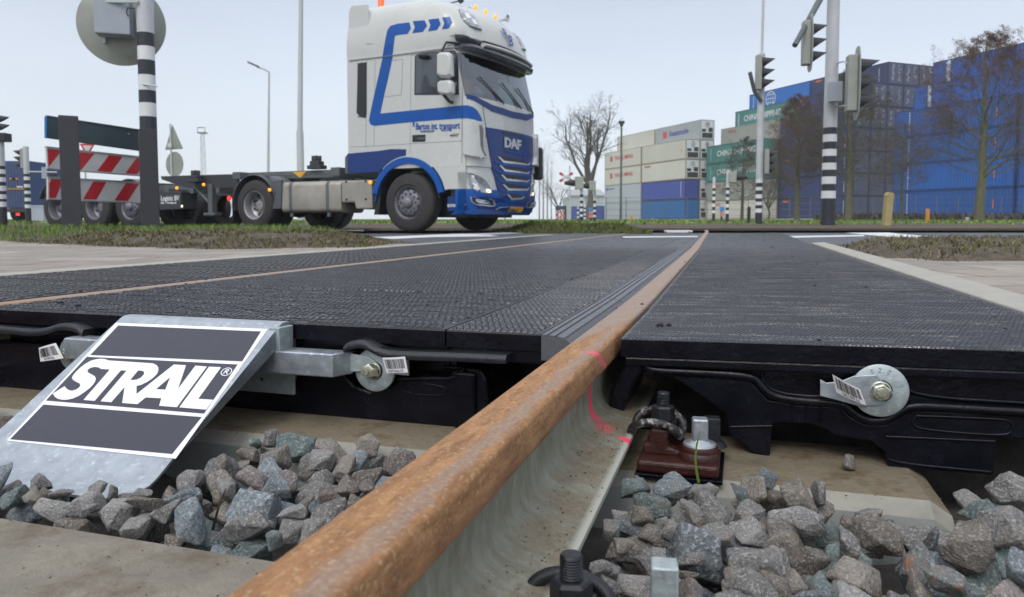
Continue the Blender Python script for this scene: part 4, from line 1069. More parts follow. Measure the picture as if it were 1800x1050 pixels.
rust_at = [(1292, 940), (1650, 985), (1700, 1010)]
used_rust = set()
SOBJ = []
for mi, e, sc, t, s, z in keep:
    p = N3*t + D3*s; o = bpy.data.objects.new('ballast_stone', SM[mi]); col.objects.link(o)
    o.matrix_world = Matrix.Translation((p.x, p.y, z)) @ Matrix.Rotation(-TH, 4, 'Z') @ e.to_4x4() @ Matrix.Scale(sc, 4)
    kd = rl.choice(kinds); xy = visible(t, s, z, 60)
    for i, (rx, ry) in enumerate(rust_at):
        if i not in used_rust and (xy[0]-rx)**2 + (xy[1]-ry)**2 < 40**2 and z > -.24: kd = 'st_rust'; used_rust.add(i); break
    o.material_slots[0].link = 'OBJECT'; o.material_slots[0].material = M[kd]
    where = 'right of the rail foot' if t > RC else 'left of the rail between two sleepers'
    near = 'near the camera' if s < .72 else ('by the far sleeper' if s > .98 else 'mid bed')
    tag(o, '%s ballast stone %s, %s' % (KW[kd], where, near), 'stone', 'ballast stones'); SOBJ.append((o, kd, xy, t, s, z))
# one small pale stone wedged under the right panel
o = bpy.data.objects.new('ballast_stone', SM[3]); col.objects.link(o); p = on_plane(1495, 786, D3*1.33, D3)
o.matrix_world = Matrix.Translation((p.x, p.y, SL_Z + .014)) @ Matrix.Rotation(.6, 4, 'Z') @ Matrix.Scale(.024, 4); o.material_slots[0].link = 'OBJECT'; o.material_slots[0].material = M['st_brown']
tag(o, 'pale brown stone wedged between sleeper and right rubber panel', 'stone', 'ballast stones')
# gritty bed that fills the gaps below them
g = G(); nx, ny = 110, 62
vs = [(-1.8 + 2.95*i/nx, .02 + 1.5*j/ny, -.292 + noise.noise(Vector((i*.9, j*.9, 0)))*.020) for j in range(ny+1) for i in range(nx+1)]
g.add(vs, [(j*(nx+1)+i, j*(nx+1)+i+1, (j+1)*(nx+1)+i+1, (j+1)*(nx+1)+i) for j in range(ny) for i in range(nx)], True)
o = g.build('fine_gravel', M['bedm'], fr=TR); tag(o, 'fine dark gravel under the stones', 'gravel', kind='stuff')

# clods of dirt and crumbs lying on the rubber and concrete
def crumb_mesh(seed):
    import bmesh
    bm = bmesh.new(); bmesh.ops.create_icosphere(bm, subdivisions=2, radius=1)
    for v in bm.verts: v.co *= 1 + noise.noise(v.co*1.7 + Vector((seed*5, 0, 0)))*.6; v.co.z *= .6
    me = bpy.data.meshes.new('crumb'); bm.to_mesh(me); bm.free(); me.materials.append(M['clod']); return me
CM = [crumb_mesh(i) for i in range(5)]
def merged(name, items, m, label, cat):
    """many tiny grains that nobody could count, as one object"""
    vs, fs, k = [], [], 0
    for p, r, mi, a in items:
        me = CM[mi]; R = Matrix.Rotation(a, 3, 'Z')
        for v in me.vertices: q = R @ v.co; vs.append((p[0] + q.x*r, p[1] + q.y*r, p[2] + q.z*r))
        for f in me.polygons: fs.append([i + k for i in f.vertices])
        k = len(vs)
    g = G(); g.add(vs, fs, True); o = g.build(name, m); return tag(o, label, cat, kind='stuff')
rc = random.Random(3); it = []
for i in range(240):
    s = 1.38 + rc.random()**1.6 * 9; t = rc.uniform(-2.6, .55); p = N3*(t + bM(t, s)) + D3*s
    z = .018*(t+.2) if t > -.2 else 0
    it.append(((p.x, p.y, z + .001), rc.uniform(.001, .0042) * (1 + s*.08), rc.randrange(5), rc.uniform(0, 6)))
merged('dirt_crumbs', it, M['clod'], 'small black crumbs of dirt scattered over the rubber panels', 'dirt')
it = []
for i in range(420):
    s = rc.uniform(.5, 1.3); t = rc.choice((rc.uniform(-1.3, -.36), rc.uniform(-.02, .3)))
    if .78 < s < 1.2: 
        if t > -.3: continue
        s = rc.uniform(.5, .77)
    p = N3*t + D3*s; it.append(((p.x, p.y, SL_Z), rc.uniform(.0005, .0017), rc.randrange(5), rc.uniform(0, 6)))
for i in range(110):
    s = rc.uniform(.5, 1.25); x = rc.uniform(.02, .08); p = N3*(RC + x) + D3*s; z = -.1295 - (x-.02)*.27
    it.append(((p.x, p.y, z), rc.uniform(.0004, .0014), rc.randrange(5), rc.uniform(0, 6)))
merged('grit', it, M['earth'], 'dark grit and crumbs on the sleepers and the rail foot', 'dirt')
for k, (px, py, r) in enumerate([(1161, 571, .0075), (1176, 571, .0055), (105, 532, .008), (136, 537, .007)]):
    o = bpy.data.objects.new('dirt_clod', CM[k % 5]); col.objects.link(o); o.location = atz(px, py, .004); o.scale = (r, r, r*.8)
    tag(o, ['larger black clod of dirt on the near edge of the right panel', 'smaller black clod beside another on the right panel', 'black clod on the left panel, left of a second clod', 'black clod on the left panel above the paper tag'][k], 'clod', 'clods of dirt')
# weeds: a grass blade by the fastener, a dry twig between the left stones
g = G(); a = trk(on_plane(1228, 848, D3*1.13, D3)); b = trk(on_plane(1231, 758, D3*1.12, D3))
pp = [Vector(a) + (Vector(b) - Vector(a))*u + Vector((-.006*sin(pi*u), 0, 0)) for u in (0, .25, .5, .75, 1)]; g.tube(pp, [.0022, .0020, .0016, .0016, .0004], 6); o = g.build('grass_blade', gm[1], fr=TR, base=a); tag(o, 'single green blade of grass in front of the red fastener', 'weed')
g = G(); a = trk(on_plane(370, 946, D3*.86, D3)); b = trk(on_plane(397, 858, D3*.90, D3)); c_ = trk(on_plane(384, 892, D3*.87, D3)); g.tube([a, c_, b], [.002, .0016, .0005], 6); o = g.build('twig', M['clod'], fr=TR, base=a); tag(o, 'thin dark twig standing between the left ballast stones', 'twig')
# ------------------------------------------------------------------ the lorry
M['cab_white'] = pm('cab_white', (.52, .54, .52), .30, 0, .05, 1.2, coat=.4, dirt=(.40, .40, .37), dirt_amt=.15, dirt_scale=1.6)
M['cab_blue'] = pm('cab_blue', (.003, .078, .34), .4, 0, .1, 2, spec=.35)
M['cab_dkblue'] = pm('cab_dark_blue', (.008, .036, .175), .38, 0, .15, 2, spec=.4, dirt=(.05, .075, .16), dirt_amt=.1, dirt_scale=3)
M['trim_black'] = pm('trim_black', (.016, .017, .02), .45, 0, .2, 4)
M['visor'] = pm('sun_visor', (.028, .034, .05), .3, 0, .2, 3, coat=.3)
M['tyre'] = pm('tyre', (.034, .032, .032), .8, 0, .3, 9, .4, 60, dirt=(.10, .09, .085), dirt_amt=.25, dirt_scale=4)
M['rim_grey'] = pm('rim_grey', (.20, .20, .23), .5, .3, .3, 9, .2, 60, dirt=(.10, .09, .09), dirt_amt=.2, dirt_scale=6)
M['rim_silver'] = pm('rim_silver', (.34, .34, .35), .45, .4, .3, 7, dirt=(.14, .13, .12), dirt_amt=.2, dirt_scale=6)
M['tank'] = pm('tank_alu', (.36, .34, .30), .45, .35, .2, 2.5, dirt=(.27, .23, .17), dirt_amt=.25, dirt_scale=2)
M['chassis'] = pm('chassis_grey', (.035, .039, .045), .6, 0, .3, 3, dirt=(.08, .075, .07), dirt_amt=.1, dirt_scale=3)
M['chassis_lt'] = pm('chassis_grey_light', (.10, .115, .12), .6, 0, .25, 3, dirt=(.05, .05, .05), dirt_amt=.05, dirt_scale=3)
M['mudguard'] = pm('mudguard', (.085, .09, .105), .45, 0, .2, 3, dirt=(.14, .14, .14), dirt_amt=.1, dirt_scale=3)
M['chrome'] = pm('silver_trim', (.60, .62, .64), .3, .6, .05, 3)
M['lampglass'] = pm('lamp_glass', (.30, .33, .36), .12, .3, .5, 9, coat=.8)
M['lamp_on'] = pm('lamp_on', (.9, .8, .6), .3, emit=((1, .85, .6), .9))
M['amber'] = pm('amber_lamp', (.9, .35, .02), .3, emit=((1, .42, .03), .8))
M['redlamp'] = pm('red_lamp', (.7, .02, .02), .3, emit=((1, .04, .02), 1.2))
M['orange'] = pm('beacon_orange', (.80, .10, .01), .3, emit=((1, .15, .01), .35))
M['yellow'] = pm('reflector_yellow', (.70, .36, .03), .5)
M['seat'] = pm('seat_cloth', (.05, .06, .07), .9); M['dash'] = pm('dashboard', (.10, .12, .13), .8)
M['paper'] = pm('cyan_sheet', (.45, .70, .70), .6); M['hivis'] = pm('orange_jacket', (.85, .30, .06), .7)
def glass_mat(name, tint, refl=.25):
    m, nt, L, b = nodes_of(name); nt.nodes.remove(b)
    tr = N(nt, 'ShaderNodeBsdfTransparent'); tr.inputs[0].default_value = (*tint, 1); gl = N(nt, 'ShaderNodeBsdfGlossy', Roughness=.03); gl.inputs[0].default_value = (.85, .9, .95, 1)
    fr = N(nt, 'ShaderNodeFresnel', IOR=1.5); mx = N(nt, 'ShaderNodeMixShader'); L.new(mathn(nt, 'ADD', fr.outputs[0], refl * .35, clamp=True), mx.inputs[0])
    L.new(tr.outputs[0], mx.inputs[1]); L.new(gl.outputs[0], mx.inputs[2]); L.new(mx.outputs[0], nt.nodes['Material Output'].inputs[0]); return m
M['glass'] = glass_mat('windscreen_glass', (.40, .50, .50), .40); M['glass_side'] = glass_mat('side_glass', (.10, .13, .15), .12)

TA = radians(28)
TKO = atz(717, 408, .02)
TK = Frame(TKO, -TA)
HX, HY = Vector((cos(TA), -sin(TA), 0)), Vector((sin(TA), cos(TA), 0))
def tks(px, py, y=0.0, fr=None):       # pixel -> (x, z) in the lorry's upright plane at lateral distance y
    p = on_plane(px, py, TKO + HY*y, HY) - TKO; return (p.dot(HX), p.z)
def tkf(px, py, x=1.4):                # pixel -> (y, z) in the plane across the lorry at x
    p = on_plane(px, py, TKO + HX*x, HX) - TKO; return (p.dot(HY), p.z)
truck = thing('lorry_tractor', 'white and blue lorry tractor unit with dark sun visor driving past the crossing', 'lorry', TK, (-1.2, 1.25, 0))

def ring(z, xr, xf, ins, rc=.26, bulge=.09, nf=9, nc=6, rear_in=0.0):
    """plan outline of the cab at height z, from rear near corner round the front to the rear far corner"""
    a, b = ins, 2.5 - ins; pts = [(xr, a + rear_in), (xr + .45*(xf - xr) , a), (xf - rc - .08, a)]
    for k in range(1, nc + 1):
        an = radians(90*k/nc); pts.append((xf - bulge - rc + rc*sin(an) + .0, a + rc - rc*cos(an)))
    for k in range(1, nf):
        y = (a + rc) + (b - a - 2*rc)*k/nf; u = (y - 1.25)/(1.25 - ins - rc); pts.append((xf - bulge*u*u, y))
    pts += [(x, 2.5 - y) for x, y in pts[:nc + 3][::-1]]
    return [(x, y, z) for x, y in pts]
def front_x(y, xf, ins=0, rc=.26, bulge=.09):
    u = (y - 1.25)/(1.25 - ins - rc)
    if abs(u) <= 1: return xf - bulge*u*u
    d = (abs(y - 1.25) - (1.25 - ins - rc)); return xf - bulge - rc + sqrt(max(rc*rc - d*d, 0))
XF = [(.30, 1.28), (.42, 1.36), (.60, 1.40), (1.0, 1.40), (1.7, 1.385), (2.18, 1.37), (2.30, 1.355), (2.95, 1.20), (3.05, 1.18)]
def xf_at(z): return interp([q[0] for q in XF], [q[1] for q in XF], z)
def fp(y, z, off=0.0, x0=None): return Vector((front_x(y, xf_at(z) if x0 is None else x0) + off, y, z))
RR_ = -1.30
# main cab shell with window openings left out
zs = [1.10, 1.45, 1.70, 2.16, 2.24, 2.30, 2.96, 3.03, 3.10]
rings = [ring(z, RR_, xf_at(z), 0.0) for z in zs]; n = len(rings[0]); g = G(); g.v = [p for r in rings for p in r]; cut = []
for i in range(len(rings) - 1):
    for j in range(n - 1):
        x0, y0, _ = rings[i][j]; x1, y1, _ = rings[i][j+1]
        if zs[i] >= 2.23 and zs[i] < 2.96 and 3 < j < n - 5: cut.append((i, j)); continue
        g.f.append([i*n+j, i*n+j+1, (i+1)*n+j+1, (i+1)*n+j]); g.mi.append(0); g.sm.append(True)
    g.f.append([i*n+n-1, i*n, (i+1)*n, (i+1)*n+n-1]); g.mi.append(0); g.sm.append(False)
g.f.append(list(range(n))[::-1]); g.mi.append(0); g.sm.append(False)
cab = g.build('cab', M['cab_white'], truck); fixnormals(cab)
g = G()
for i, j in cut: 
    g.add([rings[i][j], rings[i][j+1], rings[i+1][j+1], rings[i+1][j]], [(0, 1, 2, 3)], True)
g.build('windscreen', M['glass'], truck)
# roof fairing
def rring(z, xr, xf, ins, rc=.35, bulge=.14): return ring(z, xr, xf, ins, rc, bulge)
rz = [(3.10, RR_, 1.22, .0), (3.22, RR_, 1.32, -.008), (3.42, RR_, 1.29, .006), (3.62, RR_ + .01, 1.19, .03), (3.78, RR_ + .03, 1.04, .07), (3.90, RR_ + .05, .84, .13), (3.98, RR_ + .08, .60, .22), (4.03, RR_ + .12, .28, .40)]
g = G(); rr = [rring(z, a, b, c, .36 + .06*(k/7), .12 + .06*k/7) for k, (z, a, b, c) in enumerate(rz)]; g.loft(rr, True, True, True); roof = g.build('roof_fairing', M['cab_white'], truck, smooth_all=False); fixnormals(roof)

from mathutils.bvhtree import BVHTree
def local_bvh(objs):
    vs, fs = [], []
    for o in objs:
        off = BASE[truck.name][0]; k = len(vs); vs += [v.co + off for v in o.data.vertices]; fs += [[i + k for i in p.vertices] for p in o.data.polygons]
    return BVHTree.FromPolygons(vs, fs)
BV = local_bvh([cab, roof])
def decal(name, mat, px, off=.006, bvh=None, parent=None, step=5.0, dome=0.0, mirror=False, tol=.35):
    """thin panel laid on the curved cab skin where the outline falls"""
    import bmesh
    cu = bpy.data.curves.new(name, 'CURVE'); cu.dimensions = '2D'; cu.fill_mode = 'FRONT'; s_ = cu.splines.new('POLY'); s_.points.add(len(px)-1); s_.use_cyclic_u = True
    for i, (x, z) in enumerate(px): s_.points[i].co = (x/100, -z/100, 0, 1)
    ob = bpy.data.objects.new('tmp', cu); col.objects.link(ob); dg = bpy.context.evaluated_depsgraph_get(); me = bpy.data.meshes.new_from_object(ob.evaluated_get(dg)); bpy.data.objects.remove(ob); bpy.data.curves.remove(cu)
    bm = bmesh.new(); bm.from_mesh(me); xs = [p[0] for p in px]; ys = [p[1] for p in px]
    v = min(xs) + step
    while v < max(xs): bmesh.ops.bisect_plane(bm, geom=bm.verts[:] + bm.edges[:] + bm.faces[:], plane_co=(v/100, 0, 0), plane_no=(1, 0, 0)); v += step
    v = min(ys) + step
    while v < max(ys): bmesh.ops.bisect_plane(bm, geom=bm.verts[:] + bm.edges[:] + bm.faces[:], plane_co=(0, -v/100, 0), plane_no=(0, 1, 0)); v += step
    bm.verts.index_update(); bd = set(v.index for v in bm.verts if v.is_boundary); B = bvh or BV; P = []
    co = TK.m.inverted() @ CP
    for v in bm.verts:
        r = ray(v.co.x*100, -v.co.y*100); d = (TK.m.to_3x3().inverted() @ r).normalized(); h, nn, i, dd = B.ray_cast(co, d)
        if h is None:
            t = (Vector((0, 1.25, 2)) - co).dot(d); h, nn, i, dd = B.find_nearest(co + d*t)
        if nn.dot(d) > 0: nn = -nn
        P.append((h, nn, h + nn*(off + (0 if v.index in bd else dome))))
    F_ = [[v.index for v in f.verts] for f in bm.faces]; ed = [[v.index for v in e.verts] for e in bm.edges if e.is_boundary]; bm.free(); out = None
    for mi in ((0, 1) if mirror else (0,)):
        f = (lambda q: Vector((q.x, 2.5 - q.y, q.z))) if mi else (lambda q: q)
        g = G(); n = len(P); g.add([f(p[2]) for p in P] + [f(p[0] - p[1]*.004) for p in P], F_, True); 
        for a, b in ed: g.f.append([a, b, b + n, a + n]); g.mi.append(0); g.sm.append(False)
        o = fixnormals(g.build(name, mat, parent or truck)); out = out or o
    return out
# side plates of the fairing standing up at the rear
for y in (0.03, 2.42):
    g = G(); g.loft([[(x, y + k, z) for x, z in ((-1.30, 3.0), (-.95, 3.0), (-.80, 3.55), (-.86, 4.0), (-1.22, 4.02), (-1.28, 3.9))] for k in (0, .05)]); fixnormals(g.build('air_deflector', M['cab_white'], truck, bevel=.02))
# inside: seats, dashboard, papers behind the glass
g = G(); g.box(.62, 1.10, .12, 2.38, 1.9, 2.28); g.build('dashboard', M['dash'], truck, bevel=.05)
for y in (.65, 1.85):
    g = G(); g.box(-.15, .35, y - .26, y + .26, 2.0, 2.2); g.box(-.28, -.12, y - .26, y + .26, 2.1, 2.95); fixnormals(g.build('cab_seat', M['seat'], truck, bevel=.04))
g = G(); g.box(-1.26, -1.2, .05, 2.45, 1.2, 3.05); g.box(-1.2, 1.0, .06, 2.44, 1.2, 1.9); g.box(-1.2, .85, .06, 2.44, 3.02, 3.08); g.build('cab_lining', M['dash'], truck)
g = G(); g.loft([[(1.05, 1.35, 2.32), (1.05, 1.95, 2.30), (1.0, 1.95, 2.74), (1.0, 1.70, 2.74), (1.0, 1.68, 2.80), (1.0, 1.42, 2.74)], [(1.04, 1.35, 2.32), (1.04, 1.95, 2.30), (.99, 1.95, 2.74), (.99, 1.70, 2.74), (.99, 1.68, 2.80), (.99, 1.42, 2.74)]]); fixnormals(g.build('cyan_sheet', M['paper'], truck))
g = G(); g.lathe([(0, 0), (.08, .04), (.10, .15), (.07, .30), (0, .34)], (.98, .36, 2.26), (0, 0, 1), 14); g.build('orange_jacket', M['hivis'], truck)
g = G(); g.lathe([(0, 0), (.12, .03), (.15, .15), (.08, .26), (0, .28)], (.85, .86, 2.27), (0, 0, 1), 14); g.build('folded_cap', M['label_white'], truck)
g = G(); g.tube([(1.0, .95, 2.62), (1.02, 1.0, 2.60), (.98, 1.9, 2.58)], .02, 8); g.build('roller_blind_bar', M['trim_black'], truck)

def sp(name, mat, px, y=-.004, th=.006, parent=None, bevel=0, holes=None, xz=False):
    """thin solid panel traced on the near side of the lorry"""
    q = px if xz else [tks(a, b, y) for a, b in px]; g = G(); g.loft([[(x, y, z) for x, z in q], [(x, y + th, z) for x, z in q]])
    return fixnormals(g.build(name, mat, parent or truck, bevel=bevel))
C2 = lambda x, y: (560 + x*420/1026, y*430/1050)     # coordinates read in the enlarged view
# blue band: rises at the back, arrows towards the front
band_lo = [C2(*p) for p in [(216,515),(222,535),(240,541),(395,525),(615,508),(617,453),(395,475),(265,488),(278,415),(300,300),(318,215),(328,152),(345,150),(380,145),(396,122),(390,97),(340,103),(310,112),(296,130),(284,190),(270,265),(245,380),(225,470)]]
def split_band():
    sp('blue_stripe', M['cab_blue'], [C2(*p) for p in [(216,515),(222,535),(240,541),(395,525),(617,508),(617,453),(395,475),(265,488),(280,415),(300,330),(318,245),(274,250),(245,380),(225,470)]], -.004)
split_band()
def side_curved(name, px, mat, off=.006): return decal(name, mat, px, off)
side_curved('blue_stripe', [C2(*p) for p in [(274,250),(284,190),(296,130),(310,112),(340,103),(390,97),(397,122),(382,146),(345,150),(328,154),(322,200),(317,245)]], M['cab_blue'])
for a in ([(405,92),(456,88),(466,112),(448,137),(403,143),(414,118)], [(472,85),(516,80),(525,104),(508,129),(471,135),(481,110)], [(531,76),(564,73),(575,98),(558,123),(530,126),(541,101)]):
    side_curved('blue_arrow', [C2(*p) for p in a], M['cab_blue'])
# lower blue side skirt and wheel arch, white door foot
wc = tks(717, 357)
def arc_pts(cx, cz, r, a0, a1, n): return [(cx + r*cos(radians(a0 + (a1-a0)*k/n)), cz + r*sin(radians(a0 + (a1-a0)*k/n))) for k in range(n+1)]
RA = .655
def side_both(name, mat, q, th=.03, y=0.0, bevel=.004):
    for yy, s in ((y, 1), (2.5 - y - th, 1)):
        g = G(); g.loft([[(x, yy, z) for x, z in q], [(x, yy + th, z) for x, z in q]]); o = fixnormals(g.build(name, mat, truck, bevel=bevel))
side_both('blue_skirt', M['cab_dkblue'], [(-1.31, 1.05), (-.70, 1.05)] + arc_pts(0, .52, RA + .14, 138, 92, 8) + [(-.02, 1.42), (-.35, 1.44), (-.6, 1.42), (-1.31, 1.40)], .05, -.012)
side_both('wheel_arch', M['cab_blue'], arc_pts(0, .52, RA, 168, 12, 22) + arc_pts(0, .52, RA + .11, 12, 168, 22), .16, -.03)
side_both('arch_liner', M['trim_black'], arc_pts(0, .52, RA - .015, 172, 5, 22) + arc_pts(0, .52, RA + .001, 5, 172, 22), .55, .01)
side_both('door_foot', M['cab_white'], arc_pts(0, .52, RA + .131, 85, 14, 12) + [(.86, .70), (1.18, .72), (1.18, 1.12), (.10, 1.34)] [:0] + [(.84, .72), (1.17, .72), (1.17, 1.50), (.05, 1.50)], .04, .002)
side_both('step_box', M['cab_dkblue'], [(.80, .36), (1.18, .36), (1.18, .60), (.80, .60)], .35, .03)
side_both('step_plate', M['chrome'], [(.80, .42), (1.12, .42), (1.17, .47), (.80, .47)], .02, .018)
side_both('step_gap', M['trim_black'], [(.84, .60), (1.17, .60), (1.17, .72), (.84, .72)], .2, .06)
# door seams, handle, window
def seam(pts, y=-.0015, w=.007, mat='trim_black', name='panel_gap'):
    q = [tks(*C2(a, b)) for a, b in pts]
    g = G()
    for (x0, z0), (x1, z1) in zip(q, q[1:]):
        d = Vector((x1-x0, z1-z0)).normalized(); nn = Vector((-d.y, d.x))*w*.5
        g.loft([[(x0+nn.x, y, z0+nn.y), (x1+nn.x, y, z1+nn.y), (x1-nn.x, y, z1-nn.y), (x0-nn.x, y, z0-nn.y)], [(x0+nn.x, y+.004, z0+nn.y), (x1+nn.x, y+.004, z1+nn.y), (x1-nn.x, y+.004, z1-nn.y), (x0-nn.x, y+.004, z0-nn.y)]])
    return fixnormals(g.build(name, M[mat], truck))
M['seam'] = pm('panel_gap', (.16, .165, .16), .7)
for s_ in ([(397,238),(395,475),(393,655)], [(397,238),(600,205),(618,240),(615,700)], [(207,262),(203,632)], [(243,258),(238,630)], [(393,618),(613,606)], [(135,632),(240,628),(393,618)], [(275,418),(355,408),(362,255),(300,262)]): seam(s_, mat='seam')
seam([(133,262),(270,246),(600,203)], y=-.016, w=.016, mat='seam')
wq = [tks(*C2(*p)) for p in [(414,240),(440,228),(585,217),(598,245),(603,407),(412,408)]]
seam([(205,190),(330,190),(500,172),(590,150)], y=-.004, w=.012, mat='seam')
sp('side_window_frame', M['trim_black'], wq, -.006, .008, xz=True)
cxw = sum(p[0] for p in wq)/6; czw = sum(p[1] for p in wq)/6
sp('side_window', M['glass_dark'] if 'glass_dark' in M else pm('side_glass_dark', (.045, .055, .065), .06, coat=1), [(cxw + (x-cxw)*.94, czw + (z-czw)*.95) for x, z in wq], -.010, .003, xz=True)
sp('window_divider', M['trim_black'], [C2(565,222),(C2(572,222)),C2(575,405),C2(568,405)], -.013, .004)
hq = [C2(402,580),C2(458,578),C2(458,608),C2(402,610)]
sp('door_handle', M['trim_black'], hq, -.008, .01, bevel=.003); sp('handle_grip', M['chassis_lt'], [C2(425,592),C2(455,591),C2(455,598),C2(425,599)], -.014, .006)
# ribbed air intake at the rear edge
iq = [C2(168,278),C2(178,270),C2(206,268),C2(206,490),C2(202,507),C2(180,503),C2(163,485)]
itk = sp('air_intake', M['trim_black'], iq, -.006, .01)
for k in range(26):
    z = tks(*C2(185, 500))[1] + k*.037; x0 = tks(*C2(168, 480))[0]; x1 = tks(*C2(204, 480))[0]
    g = G(); g.loft([[(x0+.01, -.012, z), (x1, -.012, z - .03), (x1, -.012, z - .018), (x0+.01, -.012, z + .012)], [(x0+.01, -.004, z), (x1, -.004, z - .03), (x1, -.004, z - .018), (x0+.01, -.004, z + .012)]]); fixnormals(g.build('intake_slat', M['chassis'], itk))
# writing on the door
def side_text(body, px0, px1, h, mat, bold=.0, name='lettering', par=None, y=-.005, shear=0):
    a = tks(*px0); b = tks(*px1); R = Vector((b[0]-a[0], 0, b[1]-a[1])); W = R.length; R.normalize(); U_ = Vector((-R.z, 0, R.x))
    return add_text(body, h, mat, par or truck, TK, Vector(((a[0]+b[0])/2, y, (a[1]+b[1])/2)), R, U_, .003, name=name, bold=bold, width=W, shear=shear)
side_text('Barton int. transport', C2(418, 545), C2(606, 540), .16, M['cab_blue'], .022)
side_text('NUMANSDORP', C2(438, 566), C2(498, 564), .05, M['cab_blue'], .01, 'small_lettering'); side_text('HOLLAND', C2(528, 561), C2(572, 559), .05, M['cab_blue'], .01, 'small_lettering')
side_text('R', C2(404, 535), C2(415, 535), .13, M['cab_blue'], .02, 'emblem_letter'); side_text('460', C2(560, 583), C2(600, 580), .07, M['chassis_lt'], .01, 'model_number', shear=.3)
# sun visor, front top
def frontpoly(name, mat, q, off=.01, th=.012, x0=None, bevel=0, px=False, parent=None, nsub=1):
    """outline in (y,z) laid on the curved front"""
    if px: q = [tkf(a, b, 1.33) for a, b in q]
    qq = []
    for (y0, z0), (y1, z1) in zip(q, q[1:] + q[:1]):
        k = max(1, int(abs(y1-y0)/.12)); qq += [(y0 + (y1-y0)*i/k, z0 + (z1-z0)*i/k) for i in range(k)]
    # fill by a curve, cut in vertical strips, so the face bends with the front
    cu = bpy.data.curves.new(name, 'CURVE'); cu.dimensions = '2D'; cu.fill_mode = 'FRONT'; s_ = cu.splines.new('POLY'); s_.points.add(len(qq)-1); s_.use_cyclic_u = True
    for i, p in enumerate(qq): s_.points[i].co = (p[0], p[1], 0, 1)
    ob = bpy.data.objects.new('tmp', cu); col.objects.link(ob); dg = bpy.context.evaluated_depsgraph_get(); me = bpy.data.meshes.new_from_object(ob.evaluated_get(dg)); bpy.data.objects.remove(ob); bpy.data.curves.remove(cu)
    import bmesh
    bm = bmesh.new(); bm.from_mesh(me)
    for k in range(1, 26): bmesh.ops.bisect_plane(bm, geom=bm.verts[:] + bm.edges[:] + bm.faces[:], plane_co=(k*.1, 0, 0), plane_no=(1, 0, 0))
    for k in (.02, .05, .08, .13, .17, .22, 2.48, 2.45, 2.42, 2.37, 2.33, 2.28): bmesh.ops.bisect_plane(bm, geom=bm.verts[:] + bm.edges[:] + bm.faces[:], plane_co=(k, 0, 0), plane_no=(1, 0, 0))
    r = bmesh.ops.extrude_face_region(bm, geom=bm.faces[:]); 
    ext = set(v for v in r['geom'] if isinstance(v, bmesh.types.BMVert)); bm.verts.index_update()
    g = G(); g.add([tuple(fp(v.co.x, v.co.y, off if v in ext else off - th, x0)) for v in bm.verts], [[v.index for v in f.verts] for f in bm.faces], False); bm.free()
    return fixnormals(g.build(name, mat, parent or truck, bevel=bevel))
C5 = lambda x, y: (700 + x/5.25, 200 + y/5.25)
# visor: swept bar standing proud of the screen top
g = G(); pr = []
for k in range(0, 25):
    y = .03 + 2.44*k/24; x = front_x(min(max(y, 0.0), 2.5), 1.33, 0, .34, .12); d = min(1, abs(y-1.25)/1.25)
    zt = 3.15 - .02*(1-d); zb2 = 3.00 - .05*(1 - d*d)
    pr.append([(x - .10, y, zt), (x + .06, y, zt - .05), (x + .10, y, zb2 + .06), (x + .08, y, zb2), (x - .12, y, zb2 + .03)])
g.loft(pr, True, True, True); fixnormals(g.build('sun_visor', M['visor'], truck))
decal('visor_side', M['visor'], [C2(*p) for p in [(583,150),(620,153),(660,165),(700,180),(735,200),(735,255),(660,222),(600,198)]], .03, dome=.01, mirror=True)
# white ledge with dark slot above the visor
def bar_front(name, mat, y0, y1, x0f, z0, z1, off, rad=.02, n=20, bulge=.13, rc=.34):
    g = G(); rr_ = []
    for k in range(n+1):
        y = y0 + (y1-y0)*k/n; x = front_x(y, x0f, 0, rc, bulge) + off; h = (z1-z0)/2; zc2 = (z0+z1)/2
        rr_.append([(x + rad*cos(a), y, zc2 + h*sin(a)) for a in [2*pi*i/10 for i in range(10)]])
    g.loft(rr_, True, True, True); return fixnormals(g.build(name, mat, truck))
bar_front('visor_ledge', M['cab_white'], .42, 2.38, 1.33, 3.10, 3.17, .05, .05)
bar_front('visor_slot', M['trim_black'], .48, 2.30, 1.315, 3.185, 3.225, .01, .03)
# roof lights (near and far)
lq = [C2(*p) for p in [(604,44),(625,47),(650,58),(668,75),(683,102),(697,130),(670,124),(645,112),(625,92),(612,70)]]
decal('roof_spotlight_rim', M['seam'], [( (x-sum(p[0] for p in lq)/10)*1.08 + sum(p[0] for p in lq)/10, (y-sum(p[1] for p in lq)/10)*1.08 + sum(p[1] for p in lq)/10) for x, y in lq], .006, mirror=True)
decal('roof_spotlight', M['lampglass'], lq, .014, dome=.02, mirror=True)
for q_ in ([(622,62),(640,66),(650,84),(634,86)], [(650,84),(668,92),(680,114),(662,108)]): decal('lamp_bulb', M['sign_white'], [C2(*p) for p in q_], .038)
